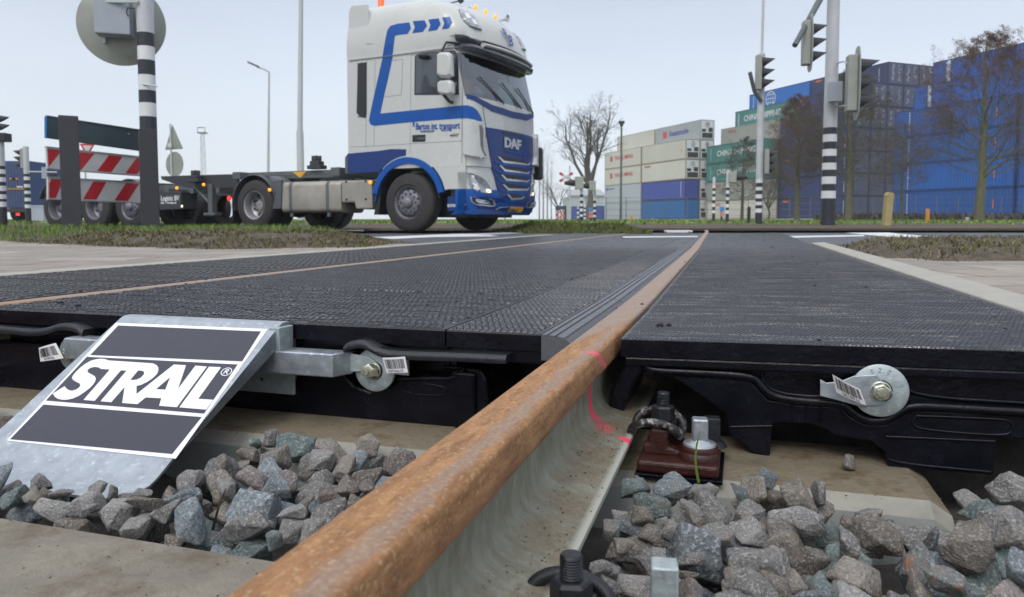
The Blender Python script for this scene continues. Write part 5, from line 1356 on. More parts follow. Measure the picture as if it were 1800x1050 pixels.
# amber marker lamps on the roof bar, horns
for a, b in ((675, 32), (718, 50), (760, 72)):
    px, py = C2(a, b); p = on_plane(px, py, TKO + HX*.75, HX) - TKO; c = Vector((.75, p.dot(HY), p.z)); g = G(); g.lathe([(0, -.03), (.035, -.02), (.045, .0), (.035, .02), (0, .03)], c, (1, 0, 0), 16); o = g.build('roof_marker_lamp', M['amber'], truck)
    g = G(); g.tube([c + Vector((-.03, 0, -.03)), c + Vector((-.05, 0, -.25))], .018, 8); g.build('lamp_stalk', M['trim_black'], o)
g = G(); ppp = [on_plane(*C2(a, b), TKO + HX*.74, HX) - TKO for a, b in ((650, 25), (700, 48), (790, 92))]; g.tube([Vector((.70, p.dot(HY), p.z - .02)) for p in ppp], .014, 8); g.build('roof_bar', M['chrome'], truck)
px, py = C2(805, 82); p = on_plane(px, py, TKO + HX*.8, HX) - TKO; c = Vector((.8, p.dot(HY), p.z)); g = G(); g.lathe([(.012, -.35), (.016, -.15), (.035, -.03), (.075, .04), (.078, .045), (.06, .03), (0, .0)], c, (1, .1, .1), 20); fixnormals(g.build('air_horn', M['chrome'], truck))
px, py = C2(268, 14); p = tks(px, py, .9); g = G(); g.lathe([(.07, -.10), (.07, -.08), (.062, -.07), (.06, .10), (.045, .14), (0, .15)], (p[0], .9, p[1]), (0, 0, 1), 18); g.build('beacon', M['orange'], truck)
px, py = C2(610, 3); p = tks(px, py, 1.2); g = G(); g.lathe([(.0, -.06), (.06, -.02), (.05, .05), (0, .07)], (p[0], 1.2, p[1]), (0, 0, 1), 14); g.tube([(p[0] - .5, 1.2, p[1] - .04), (p[0], 1.2, p[1])], .012, 6); g.build('roof_aerial', M['trim_black'], truck)
# company emblem on the fairing front: two letters one above the other
def front_skin(y, z):
    zz = [q[0] for q in rz]; k = interp(zz, [0, 1, 2, 3, 4, 5, 6, 7], z)
    return front_x(y, interp(zz, [q[2] for q in rz], z), interp(zz, [q[3] for q in rz], z), .36 + .06*k/7, .12 + .06*k/7)
for ch, (a, b) in zip('RB', ((798, 150), (820, 181))):
    px, py = C2(a, b); co = TK.m.inverted() @ CP; d = (TK.m.to_3x3().inverted() @ ray(px, py)).normalized(); h, nn, i, dd = BV.ray_cast(co, d)
    R_ = Vector((0, 1, 0)); R_ = (R_ - nn*R_.dot(nn)).normalized(); U_ = nn.cross(R_).normalized()
    if U_.z < 0: U_ = -U_
    add_text(ch, .27, M['cab_blue'], truck, TK, h + nn*.03, R_, U_, .006, name='emblem_letter', bold=.008)
# front: white panel is the shell; blue surround of the grille, grille, bars
frontpoly('lower_windscreen_trim', M['cab_dkblue'], [(.05, 2.27), (.6, 2.16), (1.25, 2.13), (1.9, 2.16), (2.45, 2.27), (2.45, 2.20), (1.9, 2.05), (1.25, 2.02), (.6, 2.05), (.05, 2.20)], .012, .02)
grq = [C5(*p) for p in [(808,125),(1252,215),(1245,495),(1222,560),(1205,700),(1190,780),(1100,805),(950,790),(905,760),(880,640),(850,480),(830,330)]]
frontpoly('grille_surround', M['cab_dkblue'], grq, .018, .04, px=True)
frontpoly('grille_recess', M['trim_black'], [C5(*p) for p in [(925,165),(1110,205),(1108,225),(935,190)]], .022, .004, px=True)
sl = [((858,400),(1220,460),30), ((868,480),(1215,540),30), ((880,565),(1212,615),30), ((895,655),(1205,690),28), ((930,745),(1150,770),22)]
for (a, b), (c_, d_), h in sl:
    frontpoly('grille_slot', M['trim_black'], [C5(a+45, b-8), C5(c_-20, d_-6), C5(c_-32, d_+10), C5(a+75, b+38)], .024, .006, px=True)
    frontpoly('grille_bar', M['chrome'], [C5(a+30, b-2), C5(a+45, b), C5(a+80, b+36), C5(c_-45, d_+6), C5(c_-28, d_-8), C5(c_-22, d_-4), C5(c_-40, d_+22), C5(a+75, b+56)], .032, .012, px=True)
    frontpoly('grille_louvre', M['cab_blue'], [C5(a+5, b+35), C5(a+60, b+60), C5(c_-35, d_+30), C5(c_-2, d_+12), C5(c_-2, d_+22), C5(c_-35, d_+48), C5(a+60, b+78), C5(a+8, b+52)], .030, .012, px=True)
frontpoly('grille_ledge', M['cab_blue'], [C5(a, b) for a, b in [(945,340),(960,352),(1140,388),(1155,372),(1150,366),(1140,376),(965,342)]], .03, .014, px=True)
y, z = tkf(*C5(1058, 283), 1.42); add_text('DAF', .235, M['chrome'], truck, TK, fp(y, z, .02), Vector((0, 1, 0)), Z3, .02, name='maker_letters', bold=.035, width=.60)
# wind guides at the front corners, blue sweep running round the corner beside the grille
decal('corner_wind_guide', M['cab_white'], [C2(*p) for p in [(620,520),(655,515),(690,525),(700,545),(698,640),(715,680),(680,682),(622,665)]], .05, dome=.035, mirror=True, step=4)
decal('wind_guide_slot', M['seam'], [C2(*p) for p in [(676,540),(683,540),(690,560),(690,640),(705,672),(696,672),(684,645)]], .088)
decal('blue_stripe', M['cab_blue'], [C2(*p) for p in [(617,453),(640,453),(662,460),(680,475),(695,500),(707,535),(714,565),(718,596),(712,575),(702,550),(690,530),(670,516),(645,509),(617,508)]], .008)
decal('front_seam', M['seam'], [C2(*p) for p in [(703,452),(706,452),(712,500),(730,600),(727,600),(709,500)]], .004)
# bumper
zs2 = [(.30, 1.26, .02), (.36, 1.34, 0), (.46, 1.40, -.012), (.66, 1.42, -.016), (.72, 1.41, -.01)]
def uring(z, xb, xf, ins):  # bumper ring starts behind the corner
    r = ring(z, xb, xf, ins, .30, .09); return r
g = G(); g.loft([uring(z, .98 , xf, ins) for z, xf, ins in zs2], True, True, True); bp = fixnormals(g.build('bumper', M['cab_blue'], truck))
g = G(); g.loft([uring(z, .98, xf, ins) for z, xf, ins in ((.72, 1.40, -.004), (.95, 1.40, 0.0), (1.18, 1.37, .01))], True, True, True); fixnormals(g.build('lamp_housing', M['cab_white'], truck))
g = G(); g.loft([uring(z, .99, xf, ins) for z, xf, ins in ((1.18, 1.33, .05), (1.27, 1.33, .05))], True, True, True); fixnormals(g.build('front_gap', M['trim_black'], truck))
frontpoly('grille_lower_lip', M['cab_dkblue'], [C5(*p) for p in [(760,765),(900,785),(1190,790),(1260,785),(1255,890),(1180,905),(900,900),(760,880)]], .028, .03, px=True)
def wrap(name, mat, px, off=.02, th=.02, parent=None, mirror=True):
    """outline on the near front corner, laid on the rounded corner"""
    vs = []
    for a, b in px:
        r = ray(*C5(a, b)); best = None
        for k in range(0, 400):
            an = k/400*pi/2; 
            cx = 1.40 - .09 - .30; P_ = Vector((cx + (.30+off)*sin(an), .30 - (.30+off)*cos(an), 0))
            W = TKO + HX*P_.x + HY*P_.y; tt2 = (W.x*r.y - W.y*r.x); 
            if best is None or abs(tt2) < best[0]: best = (abs(tt2), P_, an, W)
        _, P_, an, W = best
        if an > pi/2 - .02 or True:
            k2 = W.y / r.y; z = CAM_H + r.z*k2 - TKO.z
            # on the flat front instead when the ray passes the corner
            yq, zq = tkf(*C5(a, b), 1.33)
            if yq > .30: P_ = fp(yq, zq, off); z = zq; nn = Vector((1, 0, 0))
            else: nn = Vector((sin(an), -cos(an), 0))
        vs.append((Vector((P_.x, P_.y, z)), nn))
    for mir in ((0, 1) if mirror else (0,)):
        A_ = [v for v, n_ in vs]; B_ = [v - n_*th for v, n_ in vs]
        if mir: A_ = [Vector((v.x, 2.5 - v.y, v.z)) for v in A_]; B_ = [Vector((v.x, 2.5 - v.y, v.z)) for v in B_]
        c = sum(A_, Vector())/len(A_); cb = sum(B_, Vector())/len(B_); g = G(); n = len(A_)
        nc = (c - Vector((1.0, 1.25, c.z))).normalized()*.012
        g.add(A_ + [c + nc] + B_, [(i, (i+1) % n, n) for i in range(n)] + [(i, (i+1) % n, n+1+(i+1) % n, n+1+i) for i in range(n)])
        o = fixnormals(g.build(name, mat, parent or truck))
    return o
wrap('headlight', M['lampglass'], [(630,545),(680,548),(760,580),(800,620),(830,680),(845,735),(800,735),(720,715),(680,690),(650,640)], .026, .03)
wrap('headlight_reflector', M['sign_white'], [(672,570),(700,572),(705,600),(690,595)], .046, .004); wrap('headlight_reflector', M['sign_white'], [(680,640),(730,650),(755,700),(725,705),(690,690),(710,660)], .046, .004)
wrap('headlight_beam', M['lamp_on'], [(795,700),(812,695),(830,712),(828,728),(812,732),(798,722)], .046, .004)
wrap('fog_lamp_frame', M['chrome'], [(665,770),(700,765),(830,785),(865,800),(885,850),(860,860),(740,845),(700,835),(675,810)], .030, .02)
wrap('fog_lamp', M['trim_black'], [(685,780),(710,776),(825,797),(850,808),(865,842),(845,846),(745,832),(708,822),(688,800)], .036, .02)
wrap('fog_lamp_lens', M['lampglass'], [(715,785),(800,800),(825,812),(835,838),(750,828),(720,812)], .042, .02)
pl_ = frontpoly('number_plate', M['yellow'], [C5(1003,858), C5(1133,864), C5(1133,913), C5(1003,908)], .05, .012, px=True)
y, z = tkf(*C5(1068, 887), 1.42); add_text('44-BBL-7', .13, M['ink'], pl_, TK, fp(y, z, .056), Vector((0, 1, 0)), Z3, .003, name='plate_number', bold=.03, width=.44)
frontpoly('bumper_trim', M['chrome'], [C5(890,882),C5(915,862),C5(985,858),C5(985,866),C5(920,872),C5(900,890)], .04, .01, px=True)
# wipers
for y0, y1 in ((.35, .95), (1.0, 1.6), (1.6, 2.25)):
    g = G(); a = fp(y0, 2.60, .03); b = fp(y1, 2.24, .03); c = fp((y0+y1)/2 + .25, 2.2, .05); g.tube([a, (a+b)/2, b], .010, 6); g.tube([(a+b)/2, c], .008, 6); g.build('wiper', M['trim_black'], truck)
# mirrors
def mirror_obj(px, name, y):
    q = [tks(*C2(*p), y) for p in px]; cx = sum(p[0] for p in q)/len(q); cz = sum(p[1] for p in q)/len(q)
    g = G(); rr_ = [[(cx + (x-cx)*k, y + d, cz + (z-cz)*k) for x, z in q] for k, d in ((.80, -.015), (.97, .02), (1, .06), (.96, .11), (.85, .13))]
    g.loft(rr_, True, True, True); return fixnormals(g.build(name, M['cab_white'], truck, bevel=.01))
mirror_obj([(505,232),(520,222),(555,222),(566,235),(568,325),(555,334),(520,333),(504,322)], 'wing_mirror', -.28)
mirror_obj([(506,355),(518,345),(560,342),(572,355),(572,398),(560,408),(520,404),(507,395)], 'wide_angle_mirror', -.28)
g = G(); a = tks(*C2(535,405), -.15); b = tks(*C2(565,440), -.05); g.tube([(a[0], -.15, a[1]), (a[0] + .1, -.12, a[1] - .12), (b[0] + .02, -.02, b[1])], .028, 8); g.build('mirror_arm', M['trim_black'], truck); g = G(); g.tube([(a[0] - .02, -.15, a[1] + .7), (a[0], -.05, a[1] + .86), (a[0] + .2, .02, a[1] + .84)], .022, 8); g.build('mirror_arm', M['trim_black'], truck)
# kerb mirror above window, far side mirror, grab rail at the far front corner
g = G(); q = tks(*C2(455, 243), -.03); g.lathe([(0, -.05), (.09, -.03), (.10, .0), (.05, .05), (0, .06)], (q[0], -.05, q[1]), (0, 0, 1), 14); g.build('kerb_mirror', M['trim_black'], truck)
g = G(); g.box(1.12, 1.30, 2.58, 2.72, .99, 1.62); fixnormals(g.build('far_corner_reflector', M['trim_black'], truck, bevel=.04))

# wheels
def wheel(parent, x, y, z, out, dual=False, dish=False, w=.30, r=.51, mat='rim_grey', fr=TK, steer=False):
    """out = -1: outer face towards -y"""
    ax = Vector((0, out, 0)); c = Vector((x, y, z))
    def tyre_prof(o0): 
        return [(r*.57, o0 - .0), (r*.62, o0 + .02), (r*.80, o0 + .012), (r*.93, o0 + 0.0), (r*.985, o0 - .03), (r, o0 - .07), (r, o0 - w + .07), (r*.985, o0 - w + .03), (r*.93, o0 - w), (r*.60, o0 - w), (r*.57, o0 - w + .02)]
    g = G(); g.lathe(tyre_prof(0), c, ax, 40)
    for k in range(4): g.lathe([(r*1.0015, -.085 - k*.042), (r*1.003, -.088 - k*.042), (r*1.003, -.118 - k*.042), (r*1.0015, -.121 - k*.042)], c, ax, 40)
    if dual: g.lathe(tyre_prof(-.34), c, ax, 40)
    t_ = fixnormals(g.build('wheel', M['tyre'], parent))
    g = G()
    if dish: pr_ = [(r*.575, -.01), (r*.56, .012), (r*.53, .004), (r*.50, -.04), (r*.49, -.15), (r*.40, -.19), (r*.20, -.185), (r*.19, -.13), (r*.12, -.12), (0, -.12)]
    else: pr_ = [(r*.575, -.012), (r*.56, .008), (r*.54, -.0), (r*.50, -.07), (r*.485, -.085), (r*.455, -.06), (r*.43, -.012), (r*.40, .0), (r*.20, .004), (r*.185, .045), (r*.15, .065), (r*.10, .075), (0, .078)]
    g.lathe(pr_, c, ax, 32); rm = fixnormals(g.build('rim', M[mat], t_))
    g = G(); nb = 10
    for k in range(nb):
        a = 2*pi*k/nb; rr2 = r*.31 if not dish else r*.30; h = .0 if not dish else -.188; p = c + Vector((cos(a)*rr2, 0, sin(a)*rr2)) + ax*h; g.lathe([(.019, 0), (.019, .02), (.012, .034), (0, .036)], p, ax, 6, smooth=False)
    fixnormals(g.build('wheel_nuts', M['chassis_lt'], rm))
    g = G()
    for k in range(10 if not dish else 8):
        a = 2*pi*(k+.5)/(10 if not dish else 8); rr2 = r*.415 if not dish else r*.40; h = -.004 if not dish else -.1775; p = c + Vector((cos(a)*rr2, 0, sin(a)*rr2)) + ax*h; g.lathe([(.026, 0), (.026, .005), (0, .005)], p, ax, 10)
    g.build('hand_hole', M['ink'], rm)
    return t_
wheel(truck, 0, .02, .51, -1); wheel(truck, 0, 2.48, .51, 1)
XRW = tks(445, 360)[0]
wheel(truck, XRW, .03, .50, -1, True, True, mat='rim_silver', r=.50); wheel(truck, XRW, 2.47, .50, 1, True, True, mat='rim_silver', r=.50)
# chassis rails, tank, battery box, mudguards
g = G(); g.box(XRW - .75, 1.0, .80, .92, .62, .90); g.box(XRW - .75, 1.0, 1.58, 1.70, .62, .90); g.box(-1.4, -1.2, .8, 1.7, .62, .9); g.box(XRW - .75, XRW - .68, .8, 1.7, .6, .9); g.tube([(0, .3, .5), (0, 2.2, .5)], .07, 10); g.tube([(XRW, .3, .5), (XRW, 2.2, .5)], .10, 10); g.lathe([(.05, -.25), (.22, -.2), (.25, 0), (.22, .2), (.05, .25)], (XRW, 1.25, .5), (1, 0, 0), 16)
g.box(-.9, .9, .45, 2.05, .55, 1.05); fixnormals(g.build('chassis_frame', M['chassis'], truck, bevel=.01))
g = G(); g.box(.30, .95, .45, 2.05, .25, .6); g.build('engine_sump', M['trim_black'], truck)
x0, z0 = tks(490, 322); x1, z1 = tks(597, 375); tz0, tz1 = .34, tks(560, 318)[1]
def rbox(x0, x1, y0, y1, z0, z1, r, n=5):
    """box with rounded edges running along x"""
    pr_ = []
    for cy, cz, a0 in ((y1-r, z1-r, 0), (y0+r, z1-r, 90), (y0+r, z0+r, 180), (y1-r, z0+r, 270)):
        for k in range(n+1): a = radians(a0 + 90*k/n); pr_.append((cy + r*cos(a), cz + r*sin(a)))
    return pr_
pr_ = rbox(0, 0, .04, .70, tz0, tz1, .09); g = G()
def shr(k): return [((.37 + (y-.37)*k), ((tz0+tz1)/2 + (z-(tz0+tz1)/2)*k)) for y, z in pr_]
g.loft([[(x, y, z) for y, z in shr(k)] for x, k in ((x0, .92), (x0 + .03, 1), (x1 - .01, 1), (x1, .98))], True, True, True); tkn = fixnormals(g.build('fuel_tank', M['tank'], truck))
for px in (508, 573):
    xx = tks(px, 350)[0]; g = G(); q2 = [((.37 + (y-.37)*1.02), ((tz0+tz1)/2 + (z-(tz0+tz1)/2)*1.02)) for y, z in pr_]; g.loft([[(x, y, z) for y, z in q2] for x in (xx - .035, xx + .035)], True, True, True); g.box(xx - .03, xx + .03, .06, .10, tz0 - .07, tz0); fixnormals(g.build('tank_strap', M['chassis_lt'], tkn))
g = G(); g.lathe([(.06, 0), (.06, .03), (.03, .04), (0, .04)], (tks(545, 318)[0], .35, tz1), (0, 0, 1), 16); g.build('tank_cap', M['chassis'], tkn)
bx0, bx1 = tks(598, 350)[0], tks(652, 350)[0]
g = G(); g.loft([[(x, .03 + d, z) for x, z in ((bx0, .52), (bx0 + .30, .52), (bx0 + .33, .40), (bx1, .40), (bx1, tz1 - .01), (bx0, tz1 - .01))] for d in (0, .6)]); bb_ = fixnormals(g.build('battery_box', M['tank'], truck, bevel=.03))
for x in (bx0 + .12, bx1 - .14):
    for z in (.58, .90): g = G(); g.lathe([(.022, 0), (.018, .012), (0, .013)], (x, .03, z), (0, -1, 0), 10); g.build('cover_screw', M['chassis'], bb_)
def mud(xc, zc, r, y0, y1, a0, a1, mat, name='mudguard', th=.02, par=truck):
    g = G(); o_ = arc_pts(xc, zc, r, a0, a1, 18); i_ = arc_pts(xc, zc, r - th, a1, a0, 18); g.loft([[(x, y, z) for x, z in o_ + i_] for y in (y0, y1)]); return fixnormals(g.build(name, M[mat], par, bevel=.004))
for y0, y1 in ((.0, .68), (1.82, 2.5)): mud(XRW, .50, .60, y0, y1, 190, 8, 'mudguard')
g = G(); g.loft([[(XRW + .50, y, .42), (XRW + .72, y, .42), (XRW + .76, y, .98), (XRW + .50, y, .96), (XRW + .59, y, .7)] for y in (.01, .06)]); fixnormals(g.build('mudguard_flap', M['mudguard'], truck, bevel=.01))
g = G(); g.box(XRW - .62, XRW - .60, .03, .66, .18, .6); g.build('mudflap', M['trim_black'], truck)
g = G(); g.loft([[(bx1 + .04, y, .30), (bx1 + .14, y, .30), (bx1 + .26, y, 1.02), (bx1 + .20, y, 1.02)] for y in (.03, .6)]); fixnormals(g.build('front_mudflap', M['trim_black'], truck))
g = G(); g.loft([[(bx1 + .06, y, .52), (bx1 + .10, y, .52), (bx1 + .24, y, 1.06), (bx1 + .19, y, 1.06)] for y in (.0, .03)]); fixnormals(g.build('blue_flap_edge', M['cab_dkblue'], truck))
def lampball(px, py, y, m, r=.035, par=truck):
    x, z = tks(px, py, y); g = G(); g.lathe([(0, -.02), (r, -.01), (r*.9, .015), (0, .03)], (x, y, z), (0, -1, 0), 14); g.build('side_lamp', M[m], par)
lampball(474, 334, .02, 'amber'); lampball(651, 321, .02, 'amber'); lampball(403, 349, -.02, 'redlamp', .05)
# fifth wheel coupling and cab-back bracket
g = G(); g.lathe([(.05, 0), (.5, .0), (.52, .05), (.5, .09), (0, .09)], (XRW + .45, 1.25, .98), (0, 0, 1), 24); g.box(XRW - .1, XRW + 1.0, .85, 1.65, .90, .99); fixnormals(g.build('coupling_plate', M['chassis'], truck))
g = G(); g.loft([[(-1.60, y, 1.06), (-1.34, y, 1.06), (-1.34, y, 1.60), (-1.36, y, 1.60), (-1.60, y, 1.36)] for y in (.25, .30)]); fixnormals(g.build('rear_bracket', M['chassis_lt'], truck, bevel=.01))
g = G(); g.lathe([(.09, 0), (.09, 1.3), (.0, 1.3)], (-1.50, 2.0, 1.0), (0, 0, 1), 14); g.build('intake_pipe', M['chassis'], truck)

# ------------------------------------------------------------------ container trailer behind it
TB = radians(25)
kp = TKO + HX*(XRW + .45) + HY*1.25       # kingpin
TL = Frame(kp, -TB); X2, Y2 = Vector((cos(TB), -sin(TB), 0)), Vector((sin(TB), cos(TB), 0))
trailer = thing('container_trailer', 'dark grey empty container trailer coupled behind the white and blue lorry', 'trailer', TL, (-4.5, 0, 0))
def tl(px, py, y=-1.22):
    p = on_plane(px, py, kp + Y2*y, Y2) - kp; return (p.dot(X2), p.z)
q0, q1 = tl(428, 305, -1.0), tl(612, 298, -1.0)
XREAR = tl(80, 350)[0]
g = G()
for y in (-.52, .40):
    g.box(q0[0] + .0, q1[0] - .25, y, y + .12, 1.04, 1.18); g.box(q0[0] - .0, q0[0] + .18, y, y + .12, .70, 1.14); g.box(XREAR, q0[0] + .16, y, y + .12, .72, .98)
g.box(q1[0] - .25, q1[0] - .05, -1.20, 1.20, 1.02, 1.18)
g.box(q0[0] - .1, q0[0] + .1, -1.20, 1.20, 1.02, 1.16)
for x in np.linspace(q0[0] + .3, q1[0] - .5, 5): g.box(x - .05, x + .05, -.5, .5, 1.05, 1.14)
for x in np.linspace(XREAR + .1, q0[0], 9): g.box(x - .05, x + .05, -1.0, 1.0, .76, .88)
fixnormals(g.build('frame', M['chassis_lt'], trailer, bevel=.01))
g = G(); g.box(XREAR - .02, XREAR + .18, -1.22, 1.22, .80, 1.05); g.box(-4.9, -4.7, -1.22, 1.22, .85, 1.08); fixnormals(g.build('cross_bearer', M['chassis'], trailer, bevel=.01))
g = G(); g.box(q0[0] + .2, q1[0] - .2, -1.06, -1.00, 1.07, 1.15); fixnormals(g.build('edge_beam', M['chassis_lt'], trailer, bevel=.004))
def twist(x, y, z):
    g = G(); g.box(x - .16, x + .16, y - .10, y + .10, z, z + .07); g.box(x - .11, x + .11, y - .08, y + .08, z + .07, z + .15)
    for k in range(5): a = 2*pi*k/5; g.cbox((x + .07*cos(a), y + .05*sin(a), z + .20), (.035, .02, .05), (Vector((cos(a), sin(a), 0)), Vector((-sin(a), cos(a), 0)), Z3))
    g.lathe([(.07, 0), (.075, .05), (.03, .10), (0, .11)], (x, y, z + .15), (0, 0, 1), 10); fixnormals(g.build('twist_lock', M['chassis'], trailer, bevel=.01))
xx = tl(560, 285, -1.0)[0]; twist(xx, -1.05, 1.17); twist(xx, 1.05, 1.17); xx = tl(344, 300, -1.1)[0]; twist(xx, -1.10, .98); twist(XREAR + .1, -1.1, 1.05)
q = [tl(620 - 2, 304, -1.07), tl(535, 303, -1.07)]
g = G(); a = tl(527, 301, -1.07); g.loft([[(a[0] - .18, y, 1.13), (a[0] + .16, y, 1.13), (a[0] + .10, y, 1.08), (a[0], y, 1.02), (a[0] - .10, y, 1.08)] for y in (-1.075, -1.065)]); fixnormals(g.build('yellow_arrow', M['yellow'], trailer))
for px in (98, 165, 228):
    x, z = tl(px, 370); 
    wheel(trailer, x, -1.20, .50, -1, False, px != 228, w=.36, r=.50, fr=TL); wheel(trailer, x, 1.20, .50, 1, False, True, w=.36, r=.50, fr=TL)
    g = G(); g.tube([(x, -1.0, .5), (x, 1.0, .5)], .07, 8); g.build('axle', M['chassis'], trailer)
    mud(x, .5, .60, -1.24, -.86, 160, 20, 'mudguard', par=trailer)
# gooseneck web, storage box with lettering, landing legs, spare wheels, lamps
nk = [tl(px, py, -1.0) for px, py in ((282, 310), (345, 308), (418, 306), (418, 330), (350, 333), (320, 328), (284, 316))]
g = G(); g.loft([[(x, y, z) for x, z in nk] for y in (-1.0, -.94)]); fixnormals(g.build('neck_web', M['chassis'], trailer, bevel=.01))
bq = [tl(*p) for p in ((270, 337), (318, 337), (318, 368), (270, 370))]
g = G(); g.loft([[(x, y, z) for x, z in bq] for y in (-1.22, -.8)]); bx_ = fixnormals(g.build('storage_box', M['chassis'], trailer, bevel=.01))
def tl_text(body, p0, p1, h, name): 
    a, b = tl(*p0), tl(*p1); add_text(body, h, M['sign_white'], bx_, TL, Vector(((a[0]+b[0])/2, -1.222, (a[1]+b[1])/2)), Vector((1, 0, 0)), Z3, .003, name=name, bold=.02, width=abs(b[0]-a[0]))
tl_text('Logistic BV', (283, 349), (315, 349), .15, 'lettering'); tl_text('NL - Holland', (283, 357), (310, 357), .06, 'small_lettering')
for px in (372,):
    x, _ = tl(px, 340, -1.0); 
    for y in (-1.05, .95): g = G(); g.box(x - .06, x + .06, y, y + .12, .34, .95); g.box(x - .16, x + .16, y - .03, y + .15, .30, .36); g.tube([(x - .5, y + .06, .9), (x, y + .06, .5)], .03, 6); fixnormals(g.build('landing_leg', M['chassis_lt'], trailer, bevel=.006))
for px, r in ((312, .46), (380, .44)):
    x, _ = tl(px, 380, -.2); g = G(); g.lathe([(r*.6, -.12), (r*.9, -.14), (r, -.08), (r, .08), (r*.9, .14), (r*.6, .12)], (x, .2, .50), (0, 1, 0), 30); fixnormals(g.build('spare_wheel', M['tyre'], trailer))
g = G(); g.box(XREAR + .5, -4.0, -.3, .5, .45, .72); fixnormals(g.build('under_frame', M['trim_black'], trailer, bevel=.02))
for px, py in ((313, 331), (360, 325)):
    x, z = tl(px, py, -1.12); g = G(); g.lathe([(0, -.02), (.035, -.01), (.03, .015), (0, .03)], (x, -1.15, z), (0, -1, 0), 12); g.build('side_lamp', M['amber'], trailer)
x, z = tl(322, 363, -1.2); g = G(); g.lathe([(0, -.02), (.03, -.01), (0, .02)], (x, -1.24, z), (0, -1, 0), 12); g.build('side_lamp', M['lamp_on'], trailer)
# ------------------------------------------------------------------ poles, signals, signs and barriers
M['pole_grey'] = pm('pole_grey', (.50, .52, .54), .5, .1, .1, 4, dirt=(.35, .35, .33), dirt_amt=.1, dirt_scale=5)
M['band_w'] = pm('band_white', (.66, .68, .68), .5, 0, .12, 5, dirt=(.42, .42, .38), dirt_amt=.15, dirt_scale=6)
M['band_k'] = pm('band_black', (.022, .026, .036), .5, 0, .3, 5)
M['sig_back'] = pm('signal_case', (.30, .32, .29), .5, 0, .12, 4, dirt=(.20, .21, .18), dirt_amt=.15, dirt_scale=5)
M['sig_black'] = pm('signal_hood', (.018, .021, .028), .55, 0, .2, 5)
M['signback'] = pm('sign_back', (.27, .29, .26), .5, .1, .15, 3, dirt=(.19, .17, .10), dirt_amt=.25, dirt_scale=2.5)
M['signbox'] = pm('grey_box', (.33, .37, .42), .45, 0, .1, 3)
M['post_dark'] = pm('dark_post', (.040, .043, .052), .75, 0, .25, 6, .3, 60, dirt=(.09, .09, .09), dirt_amt=.05, dirt_scale=9)
M['board_green'] = pm('board_back', (.042, .070, .085), .55, 0, .15, 4, dirt=(.07, .09, .09), dirt_amt=.1, dirt_scale=4)
M['edge_blue'] = pm('blue_edge', (.01, .12, .36), .5)
M['red'] = pm('barrier_red', (.50, .012, .022), .45, 0, .15, 3)
M['white'] = pm('barrier_white', (.56, .57, .57), .5, 0, .12, 3, dirt=(.38, .38, .36), dirt_amt=.1, dirt_scale=5)
M['alu'] = pm('alu_frame', (.38, .40, .40), .45, .4, .15, 6)
M['wood_y'] = pm('yellow_post', (.36, .30, .13), .7, 0, .15, 5, dirt=(.25, .22, .14), dirt_amt=.2, dirt_scale=6)
M['orange_p'] = pm('orange_post', (.55, .24, .04), .6); M['bark'] = pm('bark', (.10, .088, .075), .9, 0, .3, 6, .5, 30)
M['bark_g'] = pm('bark_mossy', (.125, .125, .075), .9, 0, .3, 6, .5, 30); M['twig'] = pm('twigs', (.115, .088, .070), .9, 0, .3, 3); M['twig_d'] = pm('dark_twigs', (.085, .075, .068), .9, 0, .3, 3)
M['leaf_br'] = pm('withered_leaves', (.13, .075, .048), .9, 0, .35, 1.5); M['leaf_gr'] = pm('olive_leaves', (.075, .075, .035), .9, 0, .3, 2)
M['fence'] = pm('fence_wire', (.12, .125, .12), .6)

def banded(g, c, r, segs, n=20, taper=0.0):
    """segs: list of (z0, z1, material index) stacked on one pole"""
    rr_ = []
    for z0, z1, mi in segs:
        g.m = mi; k = 1
        g.lathe([(r*(1 - taper*z0), z0), (r*(1 - taper*z1), z1)], c, (0, 0, 1), n)
    g.m = segs[-1][2]; z = max(segs[-1][1], segs[0][1]); g.lathe([(r*(1 - taper*z), z), (0, z + r*.3)], c, (0, 0, 1), n)
def px2z(py, dist): return CAM_H + (Y0 - py)/F_PX*0 + atd(900, py, dist).z
def pole_at(name, label, cat, px, py_base, dist, r, bounds, top, group=None, taper=0, first=1, parent=None, lowmat=None, topmat=0):
    """bounds: picture rows where the colour changes, from the foot upwards, starting with black"""
    b = atd(px, py_base, dist); z0 = gz(b.x, b.y) - .1; t = parent or thing(name, label, cat, WD, (b.x, b.y, b.z), group)
    zz = [b.z - .25] + [atd(px, y, dist).z for y in bounds]; segs = []; mi = first
    for a, c in zip(zz, zz[1:]): segs.append((a, c, mi)); mi = 3 - mi
    segs.append((zz[-1], atd(px, top, dist).z, topmat))
    g = G(); banded(g, (b.x, b.y, 0), r, segs, 20, taper); fixnormals(g.build('pole', [M['pole_grey'], M['band_k'], M['band_w']], t)); return t, b
